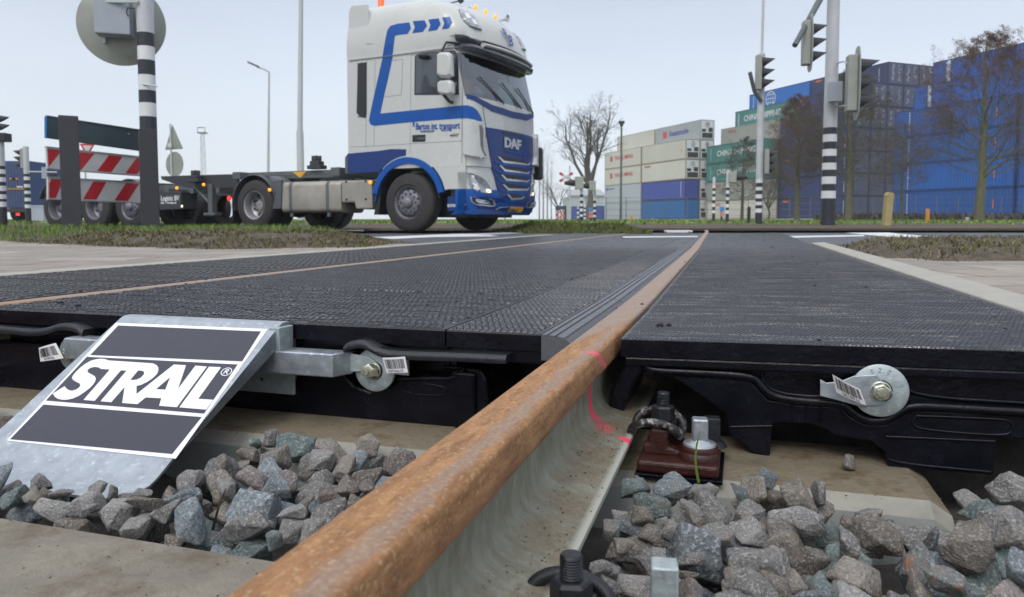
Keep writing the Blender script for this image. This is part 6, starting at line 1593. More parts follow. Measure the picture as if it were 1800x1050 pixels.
def signal_head(parent, c, yaw, h, lamps=3, board=True, oval=False, name='signal_head', hoodlen=1.0):
    """lamp axis along yaw; c = centre of the case"""
    c = Vector(c); a = Vector((cos(yaw), sin(yaw), 0)); b = Vector((-sin(yaw), cos(yaw), 0)); w = h*.30
    g = G(); g.cbox(c - a*h*.09, (h*.085, w*.42, h*.5), (a, b, Z3)); o = fixnormals(g.build(name, M['sig_back'], parent, bevel=h*.02))
    g = G(); 
    if board:
        q = []
        bw, bh = w*.80, h*.66
        for k in range(24): an = 2*pi*k/24; q.append((bw*math.copysign(abs(cos(an))**.6, cos(an)), bh*math.copysign(abs(sin(an))**.75, sin(an))))
        for off, k in ((0, 0),): g.loft([[c + b*x + Z3*z + a*(-.004) for x, z in q], [c + b*x + Z3*z + a*(h*.014) for x, z in q]])
        fixnormals(g.build('backing_board', M['sig_back'], o))
    for i in range(lamps):
        zc_ = c.z + (i - (lamps-1)/2)*h*.31; r = h*.135; g = G(); n = 14; r0 = []; r1 = []
        P_ = Vector((c.x, c.y, zc_)) + a*h*.015
        for k in range(n+1):
            an = radians(-80 + 340*k/n); d = b*cos(an)*r + Z3*sin(an)*r; ln = h*.36*hoodlen*(.12 + .88*(.5 + .5*sin(an))**1.1)
            r0.append(P_ + d); r1.append(P_ + d*.98 + a*ln - Z3*ln*.12)
        i0 = [P_ + (v - P_)*.94 for v in r0]; i1 = [v - (v - P_ - a*(v - P_).dot(a)).normalized()*r*.05 for v in r1]
        for k in range(n): g.add([r0[k], r0[k+1], r1[k+1], r1[k]], [(0, 1, 2, 3)], True); g.add([i0[k], i0[k+1], i1[k+1], i1[k]], [(3, 2, 1, 0)], True); g.add([r1[k], r1[k+1], i1[k+1], i1[k]], [(0, 1, 2, 3)])
        g.lathe([(r*1.05, 0), (r*1.05, h*.02), (r*.9, h*.022), (0, h*.012)], P_ - a*h*.01, a, 18)
        g.build('lamp_hood', M['sig_black'], o)
    return o
def arm(parent, pts, r, mat='pole_grey', name='arm'):
    g = G(); g.tube(pts, r, 12); return g.build(name, M[mat], parent)

# nearest pole on the left with the big round sign seen from behind
tP, bP = pole_at('sign_pole', 'thick black and white banded grey pole carrying the big round sign, left', 'pole', 266, 400, 10.35, .111, [206, 182, 160, 133, 107, 83, 59], -60)
d0 = 10.35
g = G(); c = atd(199, 36, d0 - .02); rD = .57; ax = Vector((.30, -1, 0)).normalized()
g.lathe([(0, .012), (rD - .01, .012), (rD, .006), (rD, -.006), (rD - .012, -.010), (rD - .02, -.002), (0, -.002)], c + Vector((0, .22, 0)), ax, 56); fixnormals(g.build('round_sign', M['signback'], tP))
g = G(); u = ax.cross(Z3).normalized(); g.cbox(c + Vector((0, .02, 0)) + u*.0 + Z3*.045, (.22, .13, .25), (u, ax, Z3)); bxs = fixnormals(g.build('switch_box', M['signbox'], tP, bevel=.012))
q = [atd(432, 0, 1)]; 
g = G(); g.cbox(atd(176, 34, d0) + Vector((0, .12, 0)), (.018, .04, .30), None); g.cbox(atd(212, 3, d0 - .13), (.24, .016, .016), None); g.build('bracket', M['galv_dull'], tP)
g = G(); a_ = atd(237, 15, d0 - .12); g.tube([a_, a_ + Vector((-.08, -.03, .0)), a_ + Vector((-.11, -.01, -.05)), a_ + Vector((-.09, 0, -.11))], .009, 8); g.build('cable', M['sig_black'], bxs)
g = G(); g.tube([atd(251, 148, d0 - .12), atd(276, 152, d0 - .12)], .011, 8); g.build('clamp_band', M['galv_dull'], tP)

# barrier of boards on two dark posts
def post(name, label, px, dist, w, y0, y1, yaw, group, base_y):
    b = atd(px, base_y, dist); t = atd(px, y0, dist); a = Vector((cos(yaw), sin(yaw), 0)); bb = Vector((-sin(yaw), cos(yaw), 0)); g = G()
    z0 = b.z - .3; z1 = t.z; zm = atd(px, 330, dist).z
    g.loft([[(b + a*x + bb*y + Z3*(z0 - b.z)) for x, y in ((-w, -w), (w, -w), (w, w), (-w, w))], [(b + a*x + bb*y + Z3*(zm - b.z)) for x, y in ((-w, -w), (w, -w), (w, w), (-w, w))], [(b + a*x + bb*y + Z3*(z1 - b.z)) for x, y in ((-w, -w), (w, -w), (w, w), (-w, w))]])
    o = fixnormals(g.build(name, M['post_dark'], base=b, bevel=.008)); return tag(o, label, 'post', group)
BL, BR = atd(80, 300, 9.1), atd(252, 300, 10.6); dB = (BR - BL); dB.z = 0; dB.normalize(); nB = Vector((-dB.y, dB.x, 0))
DP1 = 9.4; DP2 = 10.5
post('barrier_post', 'dark square post carrying the boards, left one with a step halfway', 127, DP1, .108, 205, 395, radians(30), 'dark posts of the red and white barrier', 397)
post('barrier_post', 'dark square post carrying the boards, in front of the banded pole', 264, DP2 - .38, .105, 228, 395, radians(30), 'dark posts of the red and white barrier', 397)
def board(name, label, cat, tl_, tr_, br_, bl_, th, stripes=None, grp=None):
    """corner pixels; left end nearer, right end farther"""
    dl, dr = 9.50, 10.7
    A_, B_, C_, D_ = atd(*tl_, dl), atd(*tr_, dr), atd(*br_, dr), atd(*bl_, dl); nn = (B_-A_).cross(D_-A_).normalized(); C_ = on_plane(*br_, A_, nn)
    if nn.y > 0: nn = -nn
    t = thing(name, label, cat, WD, D_, grp); g = G(); g.loft([[A_, B_, C_, D_], [p - nn*th for p in (A_, B_, C_, D_)]])
    fixnormals(g.build('panel', M['board_green'] if not stripes else M['white'], t, bevel=.004))
    up = (A_ - D_).normalized(); al = (B_ - A_).normalized()
    if stripes:
        for u0, u1, k in stripes:   # slanted red fields: bottom from u0..u1, top shifted by k
            def P_(u, v): return (A_*(1-u) + B_*u)*v + (D_*(1-u) + C_*u)*(1-v)
            pts = [(u0, .05), (u1, .05), (u1 + k, .93), (u0 + k, .93)]
            cl_ = []
            for i in range(4):   # clip to u in [0,1]
                (ua, va), (ub, vb) = pts[i], pts[(i+1) % 4]
                ina, inb = ua >= .012, ub >= .012
                if ina: cl_.append((ua, va))
                if ina != inb: w = (.012 - ua)/(ub - ua); cl_.append((.012, va + (vb-va)*w))
            pts = cl_; cl_ = []
            for i in range(len(pts)):
                (ua, va), (ub, vb) = pts[i], pts[(i+1) % len(pts)]
                ina, inb = ua <= .99, ub <= .99
                if ina: cl_.append((ua, va))
                if ina != inb: w = (.99 - ua)/(ub - ua); cl_.append((.99, va + (vb-va)*w))
            if len(cl_) < 3: continue
            g = G(); g.loft([[P_(u, v) + nn*.0015 for u, v in cl_], [P_(u, v) - nn*.001 for u, v in cl_]]); fixnormals(g.build('red_stripe', M['red'], t))
        for v in (0, 1):
            a, b = (A_, B_) if v else (D_, C_); g = G(); g.loft([[p + up*(-.006 if v else -.010) for p in (a + nn*.012, b + nn*.012, b - nn*(th+.01), a - nn*(th+.01))], [p + up*(.012 if v else .006) for p in (a + nn*.012, b + nn*.012, b - nn*(th+.01), a - nn*(th+.01))]]); fixnormals(g.build('edge_profile', M['alu'], t))
    else:
        g = G(); g.loft([[p + up*-.004 for p in (A_ + nn*.014, B_ + nn*.014, B_ - nn*th, A_ - nn*th)], [p + up*.014 for p in (A_ + nn*.014, B_ + nn*.014, B_ - nn*th, A_ - nn*th)]]); fixnormals(g.build('edge_profile', M['board_green'], t))
        g = G(); e = al*-.012; g.loft([[p + nn*.012 for p in (A_ + e, A_ - e*.6, D_ - e*.6, D_ + e)], [p - nn*(th+.006) for p in (A_ + e, A_ - e*.6, D_ - e*.6, D_ + e)]]); fixnormals(g.build('blue_edge', M['edge_blue'], t, bevel=.006))
        for u in (.25, .78):
            g = G(); p = A_*(1-u) + B_*u - up*.07; g.lathe([(0, .012), (.012, .010), (.014, 0)], p, nn, 8); g.build('bolt', M['galv_dull'], t)
    return t
board('street_name_board', 'dark green back of a long board with blue edge, top of the barrier', 'board', (82, 205), (262, 232), (262, 268), (82, 243), .03)
board('barrier_board', 'upper red and white striped board between the dark posts', 'barrier board', (81, 259), (262, 278), (262, 310), (83, 296), .033, [(-.12, .01, .13), (.18, .31, .13), (.46, .60, .12), (.745, .87, .12)], 'red and white boards of the barrier')
board('barrier_board', 'lower red and white striped board between the dark posts', 'barrier board', (84, 312), (262, 322), (262, 357), (84, 350), .033, [(-.04, .07, .07), (.32, .45, .10), (.63, .77, .12)], 'red and white boards of the barrier')

# far left: two signals, box, lorry with blue container
def small_pole(name, label, px, base, dist, r, bounds, top, **k): return pole_at(name, label, 'pole', px, base, dist, r, bounds, top, 'black and white banded poles', **k)
tS, bS = pole_at('traffic_signal', 'traffic light on a black and white pole cut by the left picture edge', 'traffic light', 5, 388, 16, .085, [364, 355, 350, 342, 336, 327, 320, 312, 306, 298, 292], 235)
signal_head(tS, atd(-3, 216, 16), radians(20), .55, 2, False); g = G(); c = atd(0, 242, 16); g.box(c.x - .18, c.x + .18, c.y - .12, c.y + .12, c.z - .09, c.z + .09); g.build('signal_box', M['trim_black'], tS, bevel=.01)
tS2, bS2 = pole_at('traffic_signal', 'traffic light facing left on a slim banded pole before the blue container lorry', 'traffic light', 50, 384, 21, .075, [366, 360, 354, 348, 341, 336, 330, 324, 317, 311, 306], 258)
signal_head(tS2, atd(37, 279, 21), radians(185), .55, 3, False); g = G(); c1, c2 = atd(50, 302, 21), atd(100, 303, 21); g.tube([c1, c2], .02, 6); g.build('side_arm', M['pole_grey'], tS2)
g = G(); c = atd(78, 304, 21); g.box(c.x - .07, c.x + .07, c.y - .02, c.y + .02, c.z - .16, c.z + .16); g.build('small_plate', M['signbox'], tS2)
lor = thing('container_lorry', 'blue container on a lorry driving away at the far left', 'lorry', WD, atd(32, 384, 30))
M['cont_blue_l'] = pm('container_blue_far', (.030, .062, .20), .5, 0, .15, .8)
a, b = atd(9, 378, 30), atd(55, 378, 30); zt, zb2 = atd(9, 283, 30).z, atd(9, 366, 30).z; zt2 = atd(55, 287, 33).z
g = G(); g.box(a.x, b.x, a.y, a.y + 2.4, zb2, zt); g.build('container', M['cont_blue_l'], lor, bevel=.02)
for k in range(9): x = a.x + (b.x-a.x)*(k+.5)/9; g = G(); g.box(x - .012, x + .012, a.y - .02, a.y, zb2 + .05, zt - .05); g.build('locking_bar', M['chassis_lt'], lor)
g = G(); g.box(a.x, b.x, a.y - .03, a.y - .005, zb2 + .75, zb2 + .79); g.build('orange_strip', M['orange_p'], lor)
for u, v in ((.45, .62), (.35, .62), (.62, .45)): g = G(); x = a.x + (b.x-a.x)*u; z = zb2 + (zt-zb2)*v; g.box(x - .12, x + .12, a.y - .03, a.y - .004, z - .03, z + .03); g.build('marking', M['white'] if u > .6 else M['orange_p'], lor)
g = G(); g.box(a.x, b.x, a.y, a.y + 2.3, zb2 - .16, zb2 - .01); g.build('chassis', M['chassis'], lor)
for x in (a.x + .22, b.x - .25): g = G(); g.lathe([(.2, -.15), (.4, -.16), (.42, 0), (.4, .12), (.2, .14)], (x, a.y + .6, gz(0, 30) + .42), (1, 0, 0), 20); g.build('wheel', M['tyre'], lor)
for x in (b.x - .52, b.x - .12): g = G(); g.box(x - .06, x + .06, a.y - .06, a.y, zb2 - .30, zb2 - .20); g.build('tail_lamp', M['redlamp'], lor)
car = thing('cabinet', 'pale grey roadside cabinet far left behind the barrier', 'cabinet', WD, atd(66, 384, 26)); c = atd(66, 384, 26)
g = G(); g.box(c.x - .22, c.x + .22, c.y, c.y + .4, c.z - .1, c.z + .42); g.build('case', M['signbox'], car, bevel=.01); g = G(); g.box(c.x - .25, c.x + .25, c.y - .02, c.y + .42, c.z + .42, c.z + .45); g.build('lid', M['pole_grey'], car)
# warning triangle and round sign from behind
tT = thing('road_sign', 'triangular sign above a round sign seen from behind, left of the lorry', 'road sign', WD, atd(306, 390, 27)); c = atd(306, 305, 27)
g = G(); b = atd(304, 390, 27); g.tube([(b.x, b.y, b.z - .3), (b.x, b.y, atd(304, 218, 27).z)], .03, 10); g.build('pole', M['pole_grey'], tT)
def tilt_sign(poly, dist, yaw, name, par, mat='signback', th=.015, off=.05):
    cx = sum(p[0] for p in poly)/len(poly); cy = sum(p[1] for p in poly)/len(poly); o = atd(cx, cy, dist) + Vector((0, off, 0)); nn = Vector((sin(yaw), -cos(yaw), 0)); pts = [on_plane(x, y, o, nn) for x, y in poly]
    g = G(); g.loft([[p for p in pts], [p - nn*th for p in pts]]); return fixnormals(g.build(name, M[mat], par))
tilt_sign([(303, 219), (290, 264), (322, 262)], 27, .2, 'triangle_sign', tT); tilt_sign([(307 + 15.5*cos(2*pi*k/28), 289 + 22*sin(2*pi*k/28)) for k in range(28)], 27, .2, 'round_sign', tT)
g = G(); p = atd(300, 258, 26.9); g.box(p.x - .10, p.x + .04, p.y - .02, p.y, p.z - .03, p.z + .13); g.build('sticker', M['white'], tT)
# give way sign seen between the boards
gw = thing('give_way_sign', 'white triangle with red border glimpsed between the barrier boards', 'road sign', WD, atd(155, 300, 24))
tilt_sign([(140, 253), (167, 253), (153, 275)], 24, 0, 'red_border', gw, 'red'); tilt_sign([(145, 256), (162, 256), (153, 269)], 23.9, 0, 'white_field', gw, 'white'); g = G(); b = atd(153, 385, 24.1); g.tube([(b.x, b.y, b.z - .2), (b.x, b.y, atd(153, 262, 24.1).z)], .03, 8); g.build('pole', M['pole_grey'], gw)
# street lamps and masts
def street_lamp(label, px, base, top, dist, r, headx=None, heady=None, grp='street lamps'):
    b = atd(px, base, dist); t = thing('street_lamp', label, 'street lamp', WD, b, grp); tp_ = atd(px, top, dist)
    bot = Vector((tp_.x + (b.x - tp_.x)*1.0, b.y, b.z - .4)); g = G(); k = .45; g.tube([bot, Vector((b.x, b.y, b.z + (tp_.z-b.z)*.32))], [r, r*.95], 12); g.tube([Vector((b.x, b.y, b.z + (tp_.z-b.z)*.32)), Vector((tp_.x, b.y, tp_.z))], [r*.75, r*.5], 12); g.build('mast', M['pole_grey'], t)
    if headx:
        h = atd(headx, heady, dist); g = G(); g.tube([Vector((tp_.x, b.y, tp_.z)), Vector(((tp_.x*.6 + h.x*.4), b.y, tp_.z + (h.z - tp_.z)*.6)), h], r*.45, 8); g.build('arm', M['pole_grey'], t)
        g = G(); d = (h - tp_).normalized(); e = h - d*.1; g.loft([[e + Vector((0, y, z)) + d*x for y, z in ((-.12, 0), (.12, 0), (.10, .08), (-.10, .08))] for x in (0, .55)]); fixnormals(g.build('lamp_head', M['chassis_lt'], t, bevel=.02))
    return t
street_lamp('slim street lamp with one arm bending left, beyond the trailer', 473, 392, 127, 34, .085, 452, 118)
street_lamp('very tall bare pole rising out of the picture left of the lorry cab', 530, 392, -120, 30, .15)
cm = thing('floodlight_mast', 'faint lattice mast with platform in the mist left of the lorry', 'mast', WD, atd(360, 392, 190)); c = atd(360, 392, 190); t_ = atd(358, 235, 190)
g = G(); 
for k in range(4): dx, dy = ((-.55, -.55), (.55, -.55), (.55, .55), (-.55, .55))[k]; g.tube([(c.x + dx, c.y + dy, 0), (c.x + dx*.6, c.y + dy*.6, t_.z)], .05, 4)
for k in range(16): z = t_.z*k/16; s_ = 1 if k % 2 else -1; g.tube([(c.x - .55*s_, c.y - .5, z), (c.x + .55*s_, c.y - .5, z + t_.z/16)], .03, 4)
g.build('lattice', M['fence'], cm); g = G(); g.box(c.x - 1.0, c.x + 1.0, c.y - .8, c.y + .8, t_.z, t_.z + .3); g.box(c.x - 1.0, c.x - .9, c.y - .8, c.y - .7, t_.z, t_.z + 1.4); g.box(c.x + .9, c.x + 1.0, c.y - .8, c.y - .7, t_.z, t_.z + 1.4); g.box(c.x - 1.0, c.x + 1.0, c.y - .8, c.y - .7, t_.z + 1.3, t_.z + 1.5); g.build('platform', M['fence'], cm)
fm = thing('floodlight_mast', 'tall thin floodlight pole in front of the white containers', 'mast', WD, atd(1091, 387, 60)); c = atd(1091, 387, 60); t_ = atd(1092, 218, 60)
g = G(); g.tube([(c.x, c.y, c.z - .3), (c.x, c.y, t_.z)], [.11, .07], 10); g.build('mast', M['chassis_lt'], fm); g = G(); g.box(c.x - .22, c.x + .22, c.y - .2, c.y + .2, t_.z, t_.z + .22); g.box(c.x - .12, c.x + .12, c.y - .1, c.y + .1, t_.z - .2, t_.z); g.build('lamp_cluster', M['chassis'], fm, bevel=.02)

# right: the big mast arm signal
tM, bM_ = pole_at('mast_arm_signal', 'big grey mast with banded foot, overhead arm and two traffic lights, right', 'traffic light', 1455, 391, 18.5, .175, [349, 336, 324, 311, 299, 287, 275, 263, 250, 237, 225], -80, taper=.03)
c = atd(1462, 164, 18.35); g = G(); g.box(c.x - .13, c.x + .15, c.y - .27, c.y - .05, c.z - .24, c.z + .24); g.build('terminal_box', M['signbox'], tM, bevel=.01)
signal_head(tM, atd(1506, 147, 17.8), radians(-12), 1.32, 3, True); arm(tM, [atd(1470, 112, 18.5), atd(1482, 108, 18.0), atd(1490, 112, 17.8)], .02); arm(tM, [atd(1470, 188, 18.5), atd(1488, 186, 17.8)], .02)
arm(tM, [atd(1397, 80, 16.6), atd(1418, 42, 17.0), atd(1442, -2, 17.6), atd(1465, -60, 18.5)], [.06, .065, .075, .09], 'chassis_lt', 'overhead_arm')
signal_head(tM, atd(1424, 76, 17.0), radians(-8), .98, 3, True)
tN, bN = pole_at('traffic_signal', 'grey pole with banded foot carrying two small traffic lights, left of the big mast', 'traffic light', 1333, 398, 19, .085, [374, 367, 361, 355, 349, 342, 335, 329, 322, 315], 95)
bq_ = atd(1345, 100, 19); g = G(); g.tube([Vector((bN.x, bN.y, atd(1339, 96, 19).z)), Vector((bN.x + .02, bN.y, atd(1345, -80, 19).z))], .035, 8); g.build('thin_mast', M['pole_grey'], tN)
signal_head(tN, atd(1339, 128, 18.8), radians(-10), .86, 3, False); arm(tN, [atd(1318, 127, 18.7), atd(1326, 160, 18.8), atd(1338, 178, 18.9)], .05, 'chassis_lt', 'side_lamp_arm')
signal_head(tN, atd(1352, 284, 18.8), radians(-10), .62, 3, False)
# smaller banded poles in the distance
far_poles = [
 ('slim banded pole left of a grey signal, in front of white containers', 1254, 396, 27, .055, [375, 370, 364, 358, 352, 346, 341, 336, 331, 326], 312),
 ('taller banded pole with a side box, right of the slim one', 1278, 396, 27, .06, [376, 370, 365, 359, 352, 347, 341, 335, 330, 325], 300),
 ('banded pole with flashing light in front of the bare tree', 1022, 396, 27, .06, [381, 377, 372, 367, 363, 358, 353, 347, 342, 337], 330),
 ('banded pole right of the bare tree trunk', 1045, 396, 29, .055, [382, 378, 373, 369, 364, 358, 353, 348], 336),
 ('short banded pole behind the tree, second of three', 1028, 390, 36, .05, [386, 382, 379, 375, 372, 368, 365, 360], 355),
 ('short banded pole behind the tree, leftmost', 1016, 390, 36, .05, [384, 380, 377, 372, 368], 362)]
for lab, px, base, dist, r, bd, top in far_poles: t, b = small_pole('banded_pole', lab, px, base, dist, r, bd, top)
for px, py, d_, yaw, hh in ((1018, 322, 26.8, radians(180), .5), (1041, 327, 28.8, radians(180), .42), (1288, 312, 26.8, radians(-10), .4)):
    b = atd(px, py, d_); t = thing('signal_lamp', {1018: 'grey signal lamp pointing left beside the bare tree', 1041: 'small grey signal box right of the bare tree trunk', 1288: 'small signal lamp on the taller banded pole before the white containers'}[px], 'signal lamp', WD, b, 'signal lamps at the far crossing')
    g = G(); a = Vector((cos(yaw), sin(yaw), 0)); g.cbox(b, (hh*.3, .15, hh*.45), (a, Vector((-a.y, a.x, 0)), Z3)); fixnormals(g.build('case', M['sig_back'], t, bevel=.02))
    g = G(); g.lathe([(.10, 0), (.12, .05), (.06, .38), (0, .38)], b + a*hh*.3, a, 12); fixnormals(g.build('hood', M['sig_black'], t))
bo = pole_at('bollard', 'black bollard beside the signal pole', 'bollard', 1316, 394, 22, .05, [366], 364, topmat=1)
# level crossing cross, small barrier, info sign far away
cr = thing('crossing_cross', 'red and white diagonal cross on a thin pole far left of the bare tree', 'road sign', WD, atd(1002, 392, 52)); c = atd(996, 312, 52)
g = G(); b = atd(1001, 392, 52); g.tube([(b.x, b.y, b.z - .3), (b.x, b.y, atd(1001, 292, 52).z)], .05, 8); g.build('pole', M['pole_grey'], cr)
for sx in (-1, 1):
    for k, (u0, u1) in enumerate(((-1, -.5), (-.5, .0), (0, .5), (.5, 1))):
        d_ = Vector((cos(radians(33)), 0, sx*sin(radians(33)))); n_ = Vector((-d_.z, 0, d_.x)); cc = Vector((b.x - .25, b.y - .1 - .02*sx, c.z)); g = G(); L_ = .55
        g.loft([[cc + d_*L_*u0 + n_*.09, cc + d_*L_*u1 + n_*.09, cc + d_*L_*u1 - n_*.09, cc + d_*L_*u0 - n_*.09], [cc + Vector((0, .02, 0)) + d_*L_*u0 + n_*.09, cc + Vector((0, .02, 0)) + d_*L_*u1 + n_*.09, cc + Vector((0, .02, 0)) + d_*L_*u1 - n_*.09, cc + Vector((0, .02, 0)) + d_*L_*u0 - n_*.09]])
        fixnormals(g.build('cross_arm', M['red'] if k in (0, 3) else M['white'], cr))
fb = thing('small_barrier', 'small barrier with red and white boards on two green posts, far behind the lorry', 'barrier', WD, atd(986, 395, 33))
for px in (979, 993): b = atd(px, 395, 33); g = G(); g.box(b.x - .06, b.x + .06, b.y - .06, b.y + .06, b.z - .3, atd(px, 362, 33).z); g.build('post', M['board_green'], fb)
a, b = atd(976, 366, 33), atd(995, 366, 33); g = G(); g.box(a.x, b.x, a.y - .1, a.y - .06, a.z - .07, a.z + .09); g.build('top_board', M['board_green'], fb)
for py in (373, 382):
    a, b = atd(977, py, 33), atd(992, py, 33); g = G(); g.box(a.x, b.x, a.y - .12, a.y - .08, a.z - .08, a.z + .08); w = g.build('striped_board', M['white'], fb)
    for k in range(3): x = a.x + (b.x-a.x)*(k+.15)/3; g = G(); g.loft([[(x, a.y - .124, a.z + .078), (x + .06, a.y - .124, a.z + .078), (x + .13, a.y - .124, a.z - .078), (x + .07, a.y - .124, a.z - .078)], [(x, a.y - .119, a.z + .078), (x + .06, a.y - .119, a.z + .078), (x + .13, a.y - .119, a.z - .078), (x + .07, a.y - .119, a.z - .078)]]); fixnormals(g.build('red_stripe', M['red'], w))
def info(px, y0, y1, dist, label, cols):
    t = thing('info_sign', label, 'road sign', WD, atd(px, 390, dist)); b = atd(px, 392, dist); g = G(); g.tube([(b.x, b.y, b.z - .2), (b.x, b.y, atd(px, y0, dist).z)], .04, 8); g.build('pole', M['post_dark'], t); n = len(cols)
    for k, m in enumerate(cols): ya = y0 + (y1-y0)*k/n; yb = y0 + (y1-y0)*(k+.85)/n; za, zb3 = atd(px, ya, dist).z, atd(px, yb, dist).z; g = G(); g.box(b.x - .10, b.x + .10, b.y - .08, b.y - .05, zb3, za); g.build('plate', m, t)
M['info_blue'] = pm('info_blue', (.05, .22, .55), .5); M['info_red'] = pm('info_red', (.55, .22, .22), .5)
info(1039, 365, 384, 32, 'post with small blue and reddish plates right of the tree trunk', [M['info_blue'], M['info_red'], M['info_red']])
info(1268, 364, 382, 32, 'post with a small blue plate between the two banded poles', [M['info_blue'], M['info_red']])
def gpost(px, y0, y1, dist, w, label, m, tilt=0):
    b = atd(px, y1, dist); z1 = atd(px, y0, dist).z; t = thing('marker_post', label, 'marker post', WD, b, 'marker posts along the grass'); g = G(); dx = tilt
    g.loft([[(b.x - w, b.y - w, b.z - .3), (b.x + w, b.y - w, b.z - .3), (b.x + w, b.y + w, b.z - .3), (b.x - w, b.y + w, b.z - .3)], [(b.x - w + dx, b.y - w, z1 - w), (b.x + w + dx, b.y - w, z1 - w), (b.x + w + dx, b.y + w, z1 - w), (b.x - w + dx, b.y + w, z1 - w)]]); fixnormals(g.build('shaft', m, t, bevel=w*.15))
    g = G(); g.loft([[(b.x - w*1.05 + dx, b.y - w*1.05, z1 - w), (b.x + w*1.05 + dx, b.y - w*1.05, z1 - w), (b.x + w*1.05 + dx, b.y + w*1.05, z1 - w), (b.x - w*1.05 + dx, b.y + w*1.05, z1 - w)], [(b.x - w*.5 + dx, b.y - w, z1), (b.x + w*.9 + dx, b.y - w, z1 - w*.3), (b.x + w*.9 + dx, b.y + w, z1 - w*.3), (b.x - w*.5 + dx, b.y + w, z1)]]); fixnormals(g.build('cap', m, t))
gpost(1557, 338, 391, 18.3, .085, 'leaning thick yellowish marker post in front of the blue containers', M['wood_y'], .06)
gpost(1630, 367, 391, 24, .045, 'small orange marker post right of the thick yellow one', M['orange_p'])
gpost(1700, 382, 391, 24, .04, 'tiny pale marker post left of the mossy tree trunk', M['signbox'])
gpost(1110, 379, 393, 36, .06, 'small yellow marker post before the blue containers, left one', M['orange_p'])
gpost(1147, 384, 393, 36, .05, 'short yellow-green marker post before the blue containers, right one', M['wood_y'])
# white deflector bracket at the far end of the crossing
g = G(); a, b = atz(1168, 408, .0), atz(1213, 408, .0); g.box(a.x, b.x, a.y + .0, a.y + .03, -.02, .035); g.box(a.x, a.x + .04, a.y - .2, a.y, -.0, .03); g.box(b.x - .04, b.x, b.y - .2, b.y, -.0, .03); o = g.build('end_bracket', M['sign_white'], base=a); tag(o, 'white bracket lying at the far end of the crossing', 'bracket')

# ------------------------------------------------------------------ shipping containers
CA = atan2(-.933, .36); LX, WX = Vector((.36, -.933, 0)).normalized(), Vector((.933, .36, 0)).normalized()
CW = 2.438
def corr(n, L, depth=.045):
    pts = []; p = L/n
    for i in range(n): pts += [(i*p, 0), (i*p + p*.28, 0), (i*p + p*.5, depth), (i*p + p*.78, depth)]
    pts.append((L, 0)); return pts
def proto(kind, L, H):
    g = G(); fr_ = .10
    if kind == 'dry':
        pr_ = corr(int(L/.30), L - 2*fr_)
        for y, s in ((0.02, 1), (CW - .02, -1)):
            a = [(fr_ + x, y + s*d, .12) for x, d in pr_]; b = [(x, y_, H - .08) for x, y_, _ in a]; g.loft([a, b], False, False)
        g.add([(fr_, .03, H - .03), (L - fr_, .03, H - .03), (L - fr_, CW - .03, H - .03), (fr_, CW - .03, H - .03)], [(0, 1, 2, 3)])
        g.add([(.03, .1, .1), (.03, CW - .1, .1), (.03, CW - .1, H - .1), (.03, .1, H - .1)], [(0, 1, 2, 3)])
    else:
        g.box(.03, L - .06, .015, CW - .015, .12, H - .03)
    g2 = G()
    for x in (0, L - .12):
        for y in (0, CW - .12): g2.box(x, x + .12, y, y + .12, 0, H)
    for z0, z1 in ((0.002, .14), (H - .09, H - .002)):
        for y in (0.004, CW - .084): g2.box(.12, L - .12, y, y + .08, z0, z1)
        for x in (0.004, L - .084): g2.box(x, x + .08, .12, CW - .12, z0, z1)
    g3 = G()
    if kind == 'dry':
        for k in (0, 1):
            y0 = .13 + k*(CW - .26)/2; y1 = y0 + (CW - .26)/2 - .02; g3.box(L - .05, L - .02, y0, y1, .15, H - .1)
            for j in (.25, .75): y = y0 + (y1-y0)*j; g3.tube([(L + .01, y, .1), (L + .01, y, H - .08)], .025, 6); 
            for z in (.6, 1.2, 1.9): g3.box(L - .02, L - .005, y0 + .05, y1 - .05, z, z + .25)
    return g, g2, g3
PRO = {}
def get(kind, L, H, mk):
    key = (kind, L, H)
    if key not in PRO:
        g, g2, g3 = proto(kind, L, H)
        def mk_(g, nm):
            me = bpy.data.meshes.new(nm); me.from_pydata(g.v, [], g.f); me.materials.append(mk); 
            at = me.attributes.new('oc', 'FLOAT_VECTOR', 'POINT'); at.data.foreach_set('vector', np.array(g.v, dtype=np.float32).ravel()); return me
        PRO[key] = (mk_(g, 'shell'), mk_(g2, 'corner_frame'), mk_(g3, 'doors') if g3.v else None)
    return PRO[key]
FRM = {'c_bright': 'f_blue', 'c_bright2': 'f_blue', 'c_cosco': 'f_blue', 'c_navy': 'f_navy', 'c_dpurple': 'f_navy', 'c_white': 'f_cream', 'c_azure': 'f_blue', 'c_royal': 'f_navy', 'c_green': 'f_green'}
def cmat(n, c, **k): M[n] = pm(n, c, .55, 0, .10, .35, objvar=.10, dirt=k.pop('dirt', tuple(x*.6 for x in c)), dirt_amt=.12, dirt_scale=.8, streak=(1, 1, .4), **k)
cmat('c_white', (.56, .54, .48), dirt=(.40, .35, .27)); cmat('c_pale', (.40, .44, .48)); cmat('c_grey', (.30, .32, .33)); cmat('c_beige', (.29, .29, .26)); cmat('c_green', (.045, .20, .185)); cmat('c_royal', (.035, .065, .33)); cmat('c_azure', (.002, .13, .38)); cmat('c_cosco', (.0, .12, .44)); cmat('c_navy', (.014, .024, .115)); cmat('c_bright', (.0, .085, .36)); cmat('c_bright2', (.001, .070, .30)); cmat('c_dpurple', (.017, .024, .105))
cmat('f_blue', (.002, .045, .20)); cmat('f_navy', (.012, .018, .070)); cmat('f_cream', (.30, .26, .19)); cmat('f_green', (.02, .10, .09))  # darker frame tones paint the shade between tiers; cream one is also browned
M['d_navy'] = pm('door_gear_navy', (.075, .085, .16), .5)
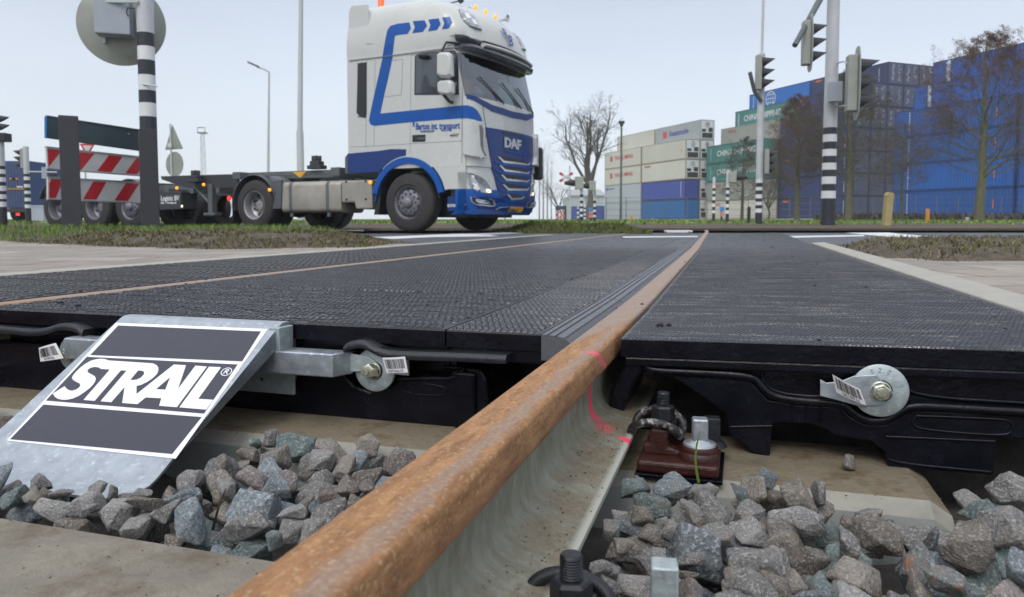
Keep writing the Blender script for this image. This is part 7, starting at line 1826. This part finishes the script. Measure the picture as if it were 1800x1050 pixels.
M['c_red'] = pm('container_red', (.55, .05, .06), .5); M['c_ink'] = pm('container_blue_ink', (.04, .05, .30), .5); M['c_wh'] = pm('container_white_ink', (.62, .65, .66), .5); M['c_or'] = pm('container_orange_ink', (.60, .17, .04), .5); M['c_rust'] = pm('rust_stain', (.22, .12, .06), .8)
ORDN = ['bottom', 'second', 'third', 'fourth', 'fifth', 'sixth', 'top', 'top']
def container(o, z, kind, H, m, label, L=12.19, grp='stacked shipping containers', texts=(), marks=()):
    fr = Frame((o[0], o[1], z), CA); t = thing('shipping_container', label, 'container', fr, (0, 0, 0), grp)
    sh, fm_, dr = get(kind, L, H, M['c_white'])
    for nm, me in (('shell', sh), ('corner_frame', fm_), ('doors', dr)):
        if me is None: continue
        c = bpy.data.objects.new(nm, me); col.objects.link(c); c.parent = t; c.material_slots[0].link = 'OBJECT'; c.material_slots[0].material = M[FRM.get(m, m) if nm == 'corner_frame' else 'd_navy' if nm == 'doors' and m in ('c_navy', 'c_dpurple') else m]; BASE[c.name] = (Vector((0, 0, 0)), 0)
    if kind == 'reefer':
        g = G(); g.box(L - .06, L - .03, .14, CW - .14, .15, H - .12); g.build('machinery_end', M['c_wh'], t)
        g = G(); g.box(L - .03, L + .0, .3, CW - .3, .25, 1.0); g.box(L - .03, L, .25, .95, 1.15, 1.55); g.box(L - .03, L, 1.4, 2.15, 1.15, 1.75); g.build('cooling_unit', M['trim_black'], t)
        g = G(); g.lathe([(0, .0), (.33, 0), (.36, .03), (.36, .05)], (L - .03, CW/2, 2.2), (1, 0, 0), 18); g.build('fan_grille', M['signbox'], t)
    for tx in texts:
        body, x, zz, h, w, mm = tx[:6]
        add_text(body, h, M[mm], t, fr, Vector((x, -.012, zz)), Vector((1, 0, 0)), Z3, .006, name='lettering', bold=.02, width=w)
    for (x0, x1, z0, z1, mm) in marks: g = G(); g.box(x0, x1, -.012, -.004, z0, z1); g.build('marking', M[mm], t)
    return t
def vcode(x, z0, z1, mm='c_wh'): return [(x, x + .10, z0 + (z1-z0)*k/9, z0 + (z1-z0)*(k+.62)/9, mm) for k in range(9)]
def globe(t, fr, x, z, r):
    g = G()
    for rr2 in (r,): 
        for k in range(32): a0, a1 = 2*pi*k/32, 2*pi*(k+1)/32; g.add([(x + cos(a)*q, -.014, z + sin(a)*q) for a, q in ((a0, rr2), (a1, rr2), (a1, rr2*.88), (a0, rr2*.88))], [(0, 1, 2, 3)])
    for zz in (-.55, 0, .55): w = r*sqrt(1 - zz*zz)*.9; g.add([(x - w, -.014, z + zz*r - .05), (x + w, -.014, z + zz*r - .05), (x + w, -.014, z + zz*r + .05), (x - w, -.014, z + zz*r + .05)], [(0, 1, 2, 3)])
    for k in (-.5, 0, .5): g.add([(x + k*r - .04, -.0145, z - r*.8), (x + k*r + .04, -.0145, z - r*.8), (x + k*r*.9 + .04, -.0145, z + r*.8), (x + k*r*.9 - .04, -.0145, z + r*.8)], [(0, 1, 2, 3)])
    g.build('globe_emblem', M['c_wh'], t)
def P2(o, a, b): p = Vector((o[0], o[1], 0)) + LX*a + WX*b; return (p.x, p.y)
ZB = .46
# left block: origin = near end corner of the front row
A0 = P2((25.2, 108.0), -12.19, 0)
H = 2.9
front = [('c_azure', 'dry', 'azure blue'), ('c_royal', 'dry', 'royal blue'), ('c_white', 'reefer', 'cream white'), ('c_white', 'reefer', 'cream white')]
for i, (m, k, nm) in enumerate(front): 
    tx = [('MAERSK', 1.3, 2.45, .35, 1.5, 'c_red')] if i == 2 else []
    container(A0, ZB + i*H, k, H - .03, m, '%s container, %s tier at the near end of the white block' % (nm, ORDN[i]), texts=[], marks=[(.9, 2.6, 2.3, 2.55, 'c_red')] if i == 2 else [(10.9, 11.1, 1.1, 1.5, 'c_or')] if i == 3 else [(11.0, 11.1, .3, 2.6, 'c_wh')] if i == 1 else [])
A1 = P2(A0, -12.45, 0)
for i, (m, k, nm) in enumerate([('c_pale', 'reefer', 'pale blue-grey'), ('c_pale', 'reefer', 'pale blue-grey'), ('c_white', 'reefer', 'cream white'), ('c_white', 'reefer', 'cream white')]):
    container(A1, ZB + i*H, k, H - .03, m, ('%s container with red lettering, %s tier behind the floodlight pole' if i > 1 else '%s container, %s tier behind the floodlight pole') % (nm, ORDN[i]), texts=[('YANG MING', 6.6, 1.65, .95, 6.2, 'c_red')] if i > 1 else [], marks=[(2.0, 2.8, 1.2, 2.1, 'c_red')] if i > 1 else ([(.6, 1.2, 2.1, 2.5, 'c_ink'), (1.4, 3.4, 2.25, 2.4, 'c_ink')] if i == 1 else []))
for i in range(5):
    o = P2(A0, 0, CW + .03); last = i == 4
    container(o, ZB + i*H, 'reefer', H - .03, 'c_grey' if last else 'c_white', 'grey container with blue lettering on top of the white block' if last else 'white refrigerated container seen end-on, %s tier of the second row' % ORDN[i], texts=[('Seatrade', 6.6, 1.6, 1.15, 5.2, 'c_ink')] if last else [], marks=[(2.2, 3.3, 1.1, 2.1, 'c_red')] if last else [])
    o = P2(A1, 0, CW + .03); container(o, ZB + i*H, 'reefer', H - .03, 'c_white', 'plain white container in the second row, %s tier, far half' % ORDN[i])
# right block, stepping up row by row
C0 = (28.2, 108.0); H = 2.62
cols = {0: ['c_white', 'c_beige', 'c_green', 'c_green'], 1: ['c_navy']*4 + ['c_beige'], 2: ['c_navy']*5 + ['c_green'], 3: ['c_navy']*6 + ['c_cosco']}
nmc = {'c_white': 'off-white', 'c_beige': 'grey-beige', 'c_green': 'sea green', 'c_navy': 'dark navy', 'c_cosco': 'bright blue', 'c_dpurple': 'dark purple-blue'}
RN = ['front', 'second', 'third', 'fourth', 'fifth', 'sixth']
for w, cc in cols.items():
    for i, m in enumerate(cc):
        o = P2(C0, 0, w*(CW + .03)); tx, mk = [], []
        if m == 'c_green' and w == 2: tx = [('CHINA SHIPPING', 5.8, 1.3, 1.15, 7.6, 'c_wh')]; mk = [(.7, .85, .4, 2.2, 'c_wh')]
        elif m == 'c_green': tx = [('CHINA SHIPPING', 6.6, 1.3, 1.1, 8.2, 'c_wh')]; mk = vcode(1.0, .4, 2.2)
        elif m in ('c_beige', 'c_white'): tx = [('OOCL', 2.6, 2.0, .5, 1.9, 'c_red')]
        elif m == 'c_cosco': mk = [(.9, 1.0, .4, 2.2, 'c_wh')]
        t = container(o, ZB + i*H, 'dry', H - .05, m, '%s container, %s tier of the %s row behind the dark leafless tree' % (nmc[m], ORDN[i], RN[w]), texts=tx, marks=mk)
        if m == 'c_cosco': globe(t, None, 4.6, 1.35, 1.05)
C1 = P2(C0, 12.5, 0)
for w, n_ in ((1, 5), (2, 6), (3, 7), (4, 7), (5, 7)):
    for i in range(n_):
        m = 'c_navy' if (i + w) % 3 else 'c_dpurple'; o = P2(C1, 0, w*(CW + .03))
        t = container(o, ZB + i*H, 'dry', H - .05, m, '%s container, %s tier of the %s row beside the tall signal mast' % (nmc[m], ORDN[i], RN[w]), marks=([(.7, 1.7, 2.1, 2.3, 'c_or')] if (i % 2 == 0 or i == n_-1) else []) + vcode(10.8, .5, 2.1))
        if i >= 4:
            g = G(); rq = random.Random(w*9 + i); L_ = 12.19
            for k in range(2):
                for j in range(9):
                    y = .35 + k*1.05 + rq.uniform(0, .3); z = .5 + j*.21
                    if rq.random() < .75: g.box(L_ + .015, L_ + .03, y, y + rq.uniform(.12, .42), z, z + .09)
            g.build('door_markings', M['c_pale'], t)
# bright blue block nearest on the right
D0 = (37.9, 74.0)
for k in (0, 1):
    for w, n_ in ((0, 4), (1, 5), (2, 6), (3, 6)):
        if k == 1 and w == 3: pass
        for i in range(n_):
            o = P2(D0, k*12.5, w*(CW + .03)); m = 'c_bright' if (i + w + k) % 3 else 'c_bright2'
            mk = vcode(1.7 if w < 2 else 1.5, .2, 2.4) + ([(1.62, 1.95, .15, 2.45, 'c_wh')] if (w > 0 and i == n_-1 and k == 0) else []) + ([(9.3, 9.4, .5, 2.1, 'c_wh'), (10.4, 10.5, .8, 1.6, 'c_or')] if w == 0 else [])
            container(o, ZB + i*H, 'dry', H - .05, m, 'cobalt blue container, %s tier of the %s row on the right, %s' % (ORDN[i], RN[w], 'left half' if k == 0 else 'right half'), marks=mk)
# low purple-blue containers far behind the banded poles
for k in range(3):
    p = atd(1004 + 18*k, 384, 150); container((p.x, p.y), .5, 'dry', 2.59, 'c_royal', 'low %s purple-blue container far behind the banded poles' % ['leftmost', 'middle', 'rightmost'][k], L=6.06, grp='far purple containers')
# hazy warehouse far behind the small barrier
wh = thing('warehouse', 'pale hazy warehouse far behind the small barrier', 'warehouse', WD, atd(1030, 386, 240)); p = atd(1000, 386, 240); q = atd(1062, 386, 240); zt = atd(1000, 345, 240).z
g = G(); g.box(p.x, q.x, p.y, p.y + 30, 0, zt); g.build('wall', M['c_pale'], wh); g = G(); g.loft([[(p.x - .5, p.y - .5, zt), (q.x + .5, p.y - .5, zt), (q.x + .5, p.y + 15, zt + 2.5), (p.x - .5, p.y + 15, zt + 2.5)], [(p.x - .5, p.y - .5, zt + .3), (q.x + .5, p.y - .5, zt + .3), (q.x + .5, p.y + 15, zt + 2.8), (p.x - .5, p.y + 15, zt + 2.8)]]); fixnormals(g.build('roof', M['c_grey'], wh))

# fence of thin posts and wires along the yard
fc = thing('fence', 'thin wire fence in front of the container yard', 'fence', WD, atd(1150, 388, 44))
g = G()
for k in range(44): x = 6 + k*1.6; g.tube([(x, 60 - .12*k, .15), (x, 60 - .12*k, 2.1)], .03, 5)
g.build('posts', M['fence'], fc); g = G()
for z in (.6, 1.1, 1.6, 2.05): g.tube([(6, 60, z), (6 + 43*1.6, 60 - .12*43, z)], .012, 4)
g.build('wires', M['fence'], fc)
# dark hedge strip at the foot of the right stacks
def hv(x, y): return gz(x, y)
o = blades('undergrowth', hv, (24, 56, 56, 59), 5000, [M['leaf_gr'], M['twig_d'], wm[4]], 12, (.2, .62), .12, None, .8, 'dark undergrowth along the foot of the blue container stacks')
o['label'] = 'dark undergrowth along the foot of the blue container stacks'; o['category'] = 'undergrowth'

# ------------------------------------------------------------------ trees
def make_tree(name, label, base, height, seed, style, trunk_r, mats, grp=None, lean=0.0, spread=1.0, leafy=0, dens=1.0):
    rnd = random.Random(seed); t = thing(name, label, 'tree', WD, base, grp); B0 = Vector(base); wood = G(); tw_ = G(); leaves = []
    def branch(p, d, ln, r, lev):
        n = 5 if lev < 2 else 3; pts = [p]; q = p.copy(); dd = d.copy(); rad = [r]
        for i in range(n):
            w = .16 if style == 'oak' else .10
            dd = (dd + Vector((rnd.gauss(0, w), rnd.gauss(0, w), rnd.gauss(0, w*.7) + (.05 if style == 'oak' else .015)))).normalized()
            q = q + dd*ln/n; pts.append(q.copy()); rad.append(r*(1 - .62*(i+1)/n))
        (wood if lev < 2 else tw_).tube(pts, rad, 7 if lev == 0 else (5 if lev < 2 else 3), caps=False)
        return pts, rad, dd
    def sub(pts, rad, dd, ln, lev, maxlev, cnt, up):
        if lev > maxlev:
            return
        for k in range(cnt):
            u = rnd.uniform(.25, 1.0); i = min(int(u*(len(pts)-1)), len(pts)-2); f = u*(len(pts)-1) - i; p = pts[i].lerp(pts[i+1], f); d0_ = (pts[i+1]-pts[i]).normalized()
            side = Vector((rnd.gauss(0, 1), rnd.gauss(0, 1), rnd.gauss(0, .6))); side = (side - d0_*side.dot(d0_)).normalized()
            a = radians(rnd.uniform(28, 62)); d = (d0_*cos(a) + side*sin(a) + Z3*up).normalized(); L2 = ln*rnd.uniform(.35, .62)*(1.15 - .45*u); r2 = max(rad[i]*(.42 if style == 'oak' else .5), .0035 if height < 10 else .010)
            pp, rr3, d2 = branch(p, d, L2, r2, lev); sub(pp, rr3, d2, L2, lev + 1, maxlev, max(2, int(cnt*.8)), up)
            if lev >= maxlev - 1 and leafy:
                for _ in range(leafy):
                    c_ = rnd.choice(pp) + Vector((rnd.gauss(0, .12), rnd.gauss(0, .12), rnd.gauss(0, .10)))*height*.05; leaves.append(c_)
    if style == 'oak':     # wide leafless crown on forked stems
        pts, rad, dd = branch(B0 - Z3*.3, Vector((lean, 0, 1)).normalized(), height*.34, trunk_r, 0)
        for k in range(6):
            a = 2*pi*k/6 + rnd.uniform(-.4, .4); d = Vector((cos(a)*.50*spread, sin(a)*.55*spread, 1)).normalized() if k else Vector((-.1, 0, 1)); p = pts[-1] if k < 3 else pts[-2]
            pp, rr3, d2 = branch(p, d, height*rnd.uniform(.48, .62), trunk_r*.42, 1)
            sub(pp, rr3, d2, height*.50, 2, 5, 8 if height > 10 else 6, .05)
    elif style == 'layer':   # straight stem with tiers of nearly level branches
        pts = [B0 - Z3*.3 + Vector((lean*k/10*height + rnd.gauss(0, .012)*height*.3, rnd.gauss(0, .012)*height*.3, height*k/10)) for k in range(11)]; rad = [trunk_r*(1 - .93*k/10) for k in range(11)]; wood.tube(pts, rad, 9, caps=False)
        nb = int(74*dens)
        for k in range(nb):
            u = .26 + .72*(k/nb); i = min(int(u*10), 9); p = pts[i].lerp(pts[i+1], u*10 - i); a = rnd.uniform(0, 2*pi); L2 = height*.40*spread*(1.02 - u)**.75*rnd.uniform(.6, 1.1); d = Vector((cos(a), sin(a), .28 + .5*u)).normalized()
            pp, rr3, d2 = branch(p, d, L2, max(trunk_r*.15*(1.1-u), .012), 1); sub(pp, rr3, d2, L2*1.1, 2, 4, 6, .03)
    elif style == 'poplar':
        pts = [B0 - Z3*.3 + Z3*height*k/6 for k in range(7)]; rad = [trunk_r*(1 - .9*k/6) for k in range(7)]; wood.tube(pts, rad, 6, caps=False)
        for k in range(30):
            u = .2 + .78*k/30; i = min(int(u*6), 5); p = pts[i].lerp(pts[i+1], u*6 - i); a = rnd.uniform(0, 2*pi); pp, rr3, d2 = branch(p, Vector((cos(a)*.35, sin(a)*.35, 1)).normalized(), height*.2, .05, 1); sub(pp, rr3, d2, height*.2, 2, 3, 3, .1)
    wood.build('trunk', mats[0], t)
    cr_ = tw_.build('crown', mats[1], t)
    if leaves:
        g = G()
        for c_ in leaves:
            s_ = rnd.uniform(.02, .05)*height*.075; a = Vector((rnd.gauss(0, 1), rnd.gauss(0, 1), rnd.gauss(0, 1))).normalized()*s_; b = a.cross(Vector((rnd.gauss(0, 1), rnd.gauss(0, 1), rnd.gauss(0, 1)))).normalized()*s_*.6; g.add([c_ - a, c_ + b, c_ + a, c_ - b], [(0, 1, 2, 3)])
        g.build('leaves', mats[2], t)
    return t
def tb(px, dist, py=389): p = atd(px, py, dist); return (p.x, p.y, min(p.z, gz(p.x, p.y) + .02) if False else gz(p.x, p.y))
TG = 'leafless trees in front of the containers'
make_tree('broad_bare_tree', 'big bare tree with forked trunk against the sky left of the containers', tb(1037, 85), 14.6, 21, 'oak', .50, [M['bark'], M['twig_d']], None, -.04, .95)
make_tree('larch_tree', 'tall reddish larch with mossy trunk at the right, widest crown', tb(1722, 36), 9.0, 3, 'layer', .25, [M['bark_g'], M['twig'], M['leaf_br']], TG, 0.002, 1.75, 5, 1.3)
make_tree('larch_tree', 'larch with mossy trunk right of the big mast', tb(1490, 38), 7.8, 5, 'layer', .20, [M['bark_g'], M['twig'], M['leaf_gr']], TG, 0, 1.45, 5, 1.2)
make_tree('larch_tree', 'larch left of the big mast before the dark navy stack', tb(1400, 40), 6.9, 8, 'layer', .18, [M['bark_g'], M['twig'], M['leaf_br']], TG, 0, 1.3, 5, 1.1)
make_tree('larch_tree', 'thin bare larch left of the cobalt stack corner', tb(1583, 40), 5.6, 9, 'layer', .10, [M['bark_g'], M['twig'], M['leaf_br']], TG, .01, 1.3, 1, .8)
make_tree('pine_tree', 'dark small tree with flat layered crown before the green containers', tb(1304, 46), 5.4, 13, 'layer', .12, [M['bark'], M['twig_d'], M['leaf_gr']], None, .006, 1.25, 4, .7)
make_tree('young_tree', 'thin young tree leaning left before the off-white container', tb(1350, 42), 3.6, 15, 'oak', .09, [M['bark_g'], M['twig']], None, .1, 1.2)
make_tree('wind_bent_tree', 'small dark wind-bent tree behind the crossing cross', tb(994, 60), 4.2, 17, 'oak', .10, [M['bark'], M['twig_d']], None, -.15, 1.3)
p0 = make_tree('poplar_tree', 'faint leafless poplar in the mist right of the lorry, first of the row', tb(948, 400), 40, 19, 'poplar', .5, [M['bark'], M['twig_d']], 'misty row of poplars')
kd = kids_of(p0)
for k in range(1, 5):
    c = dup_tree(p0, kd, 'faint leafless poplar in the mist, %s along the row behind the lorry' % ['', 'second', 'third', 'fourth', 'fifth', 'sixth', 'seventh', 'eighth', 'ninth', 'tenth', 'eleventh'][k]); x, y, z = tb(948 + (k*7.0 if k < 4 else (k-4)*9 - 60) , 402 + k*5); c.location = (x, y, z); c.rotation_euler = (0, 0, k*1.3); s_ = .8 + .25*((k*37) % 10)/10; c.scale = (s_, s_, s_)

# ------------------------------------------------------------------ mist
hz = G(); hz.box(-420, 420, -12, 470, -1.6, 46); ho = hz.build('haze', M['fence']); ho.data.materials.clear()
hm = bpy.data.materials.new('haze'); hm.use_nodes = True; nt = hm.node_tree; nt.nodes.remove(nt.nodes['Principled BSDF']); pv = nt.nodes.new('ShaderNodeVolumePrincipled'); pv.inputs['Density'].default_value = .0008; pv.inputs['Color'].default_value = (.93, .95, 1, 1); pv.inputs['Anisotropy'].default_value = .2
nt.links.new(pv.outputs[0], nt.nodes['Material Output'].inputs['Volume']); ho.data.materials.append(hm); tag(ho, kind='stuff')
ho['label'] = 'thin cold mist over the container yard'; ho['category'] = 'mist'
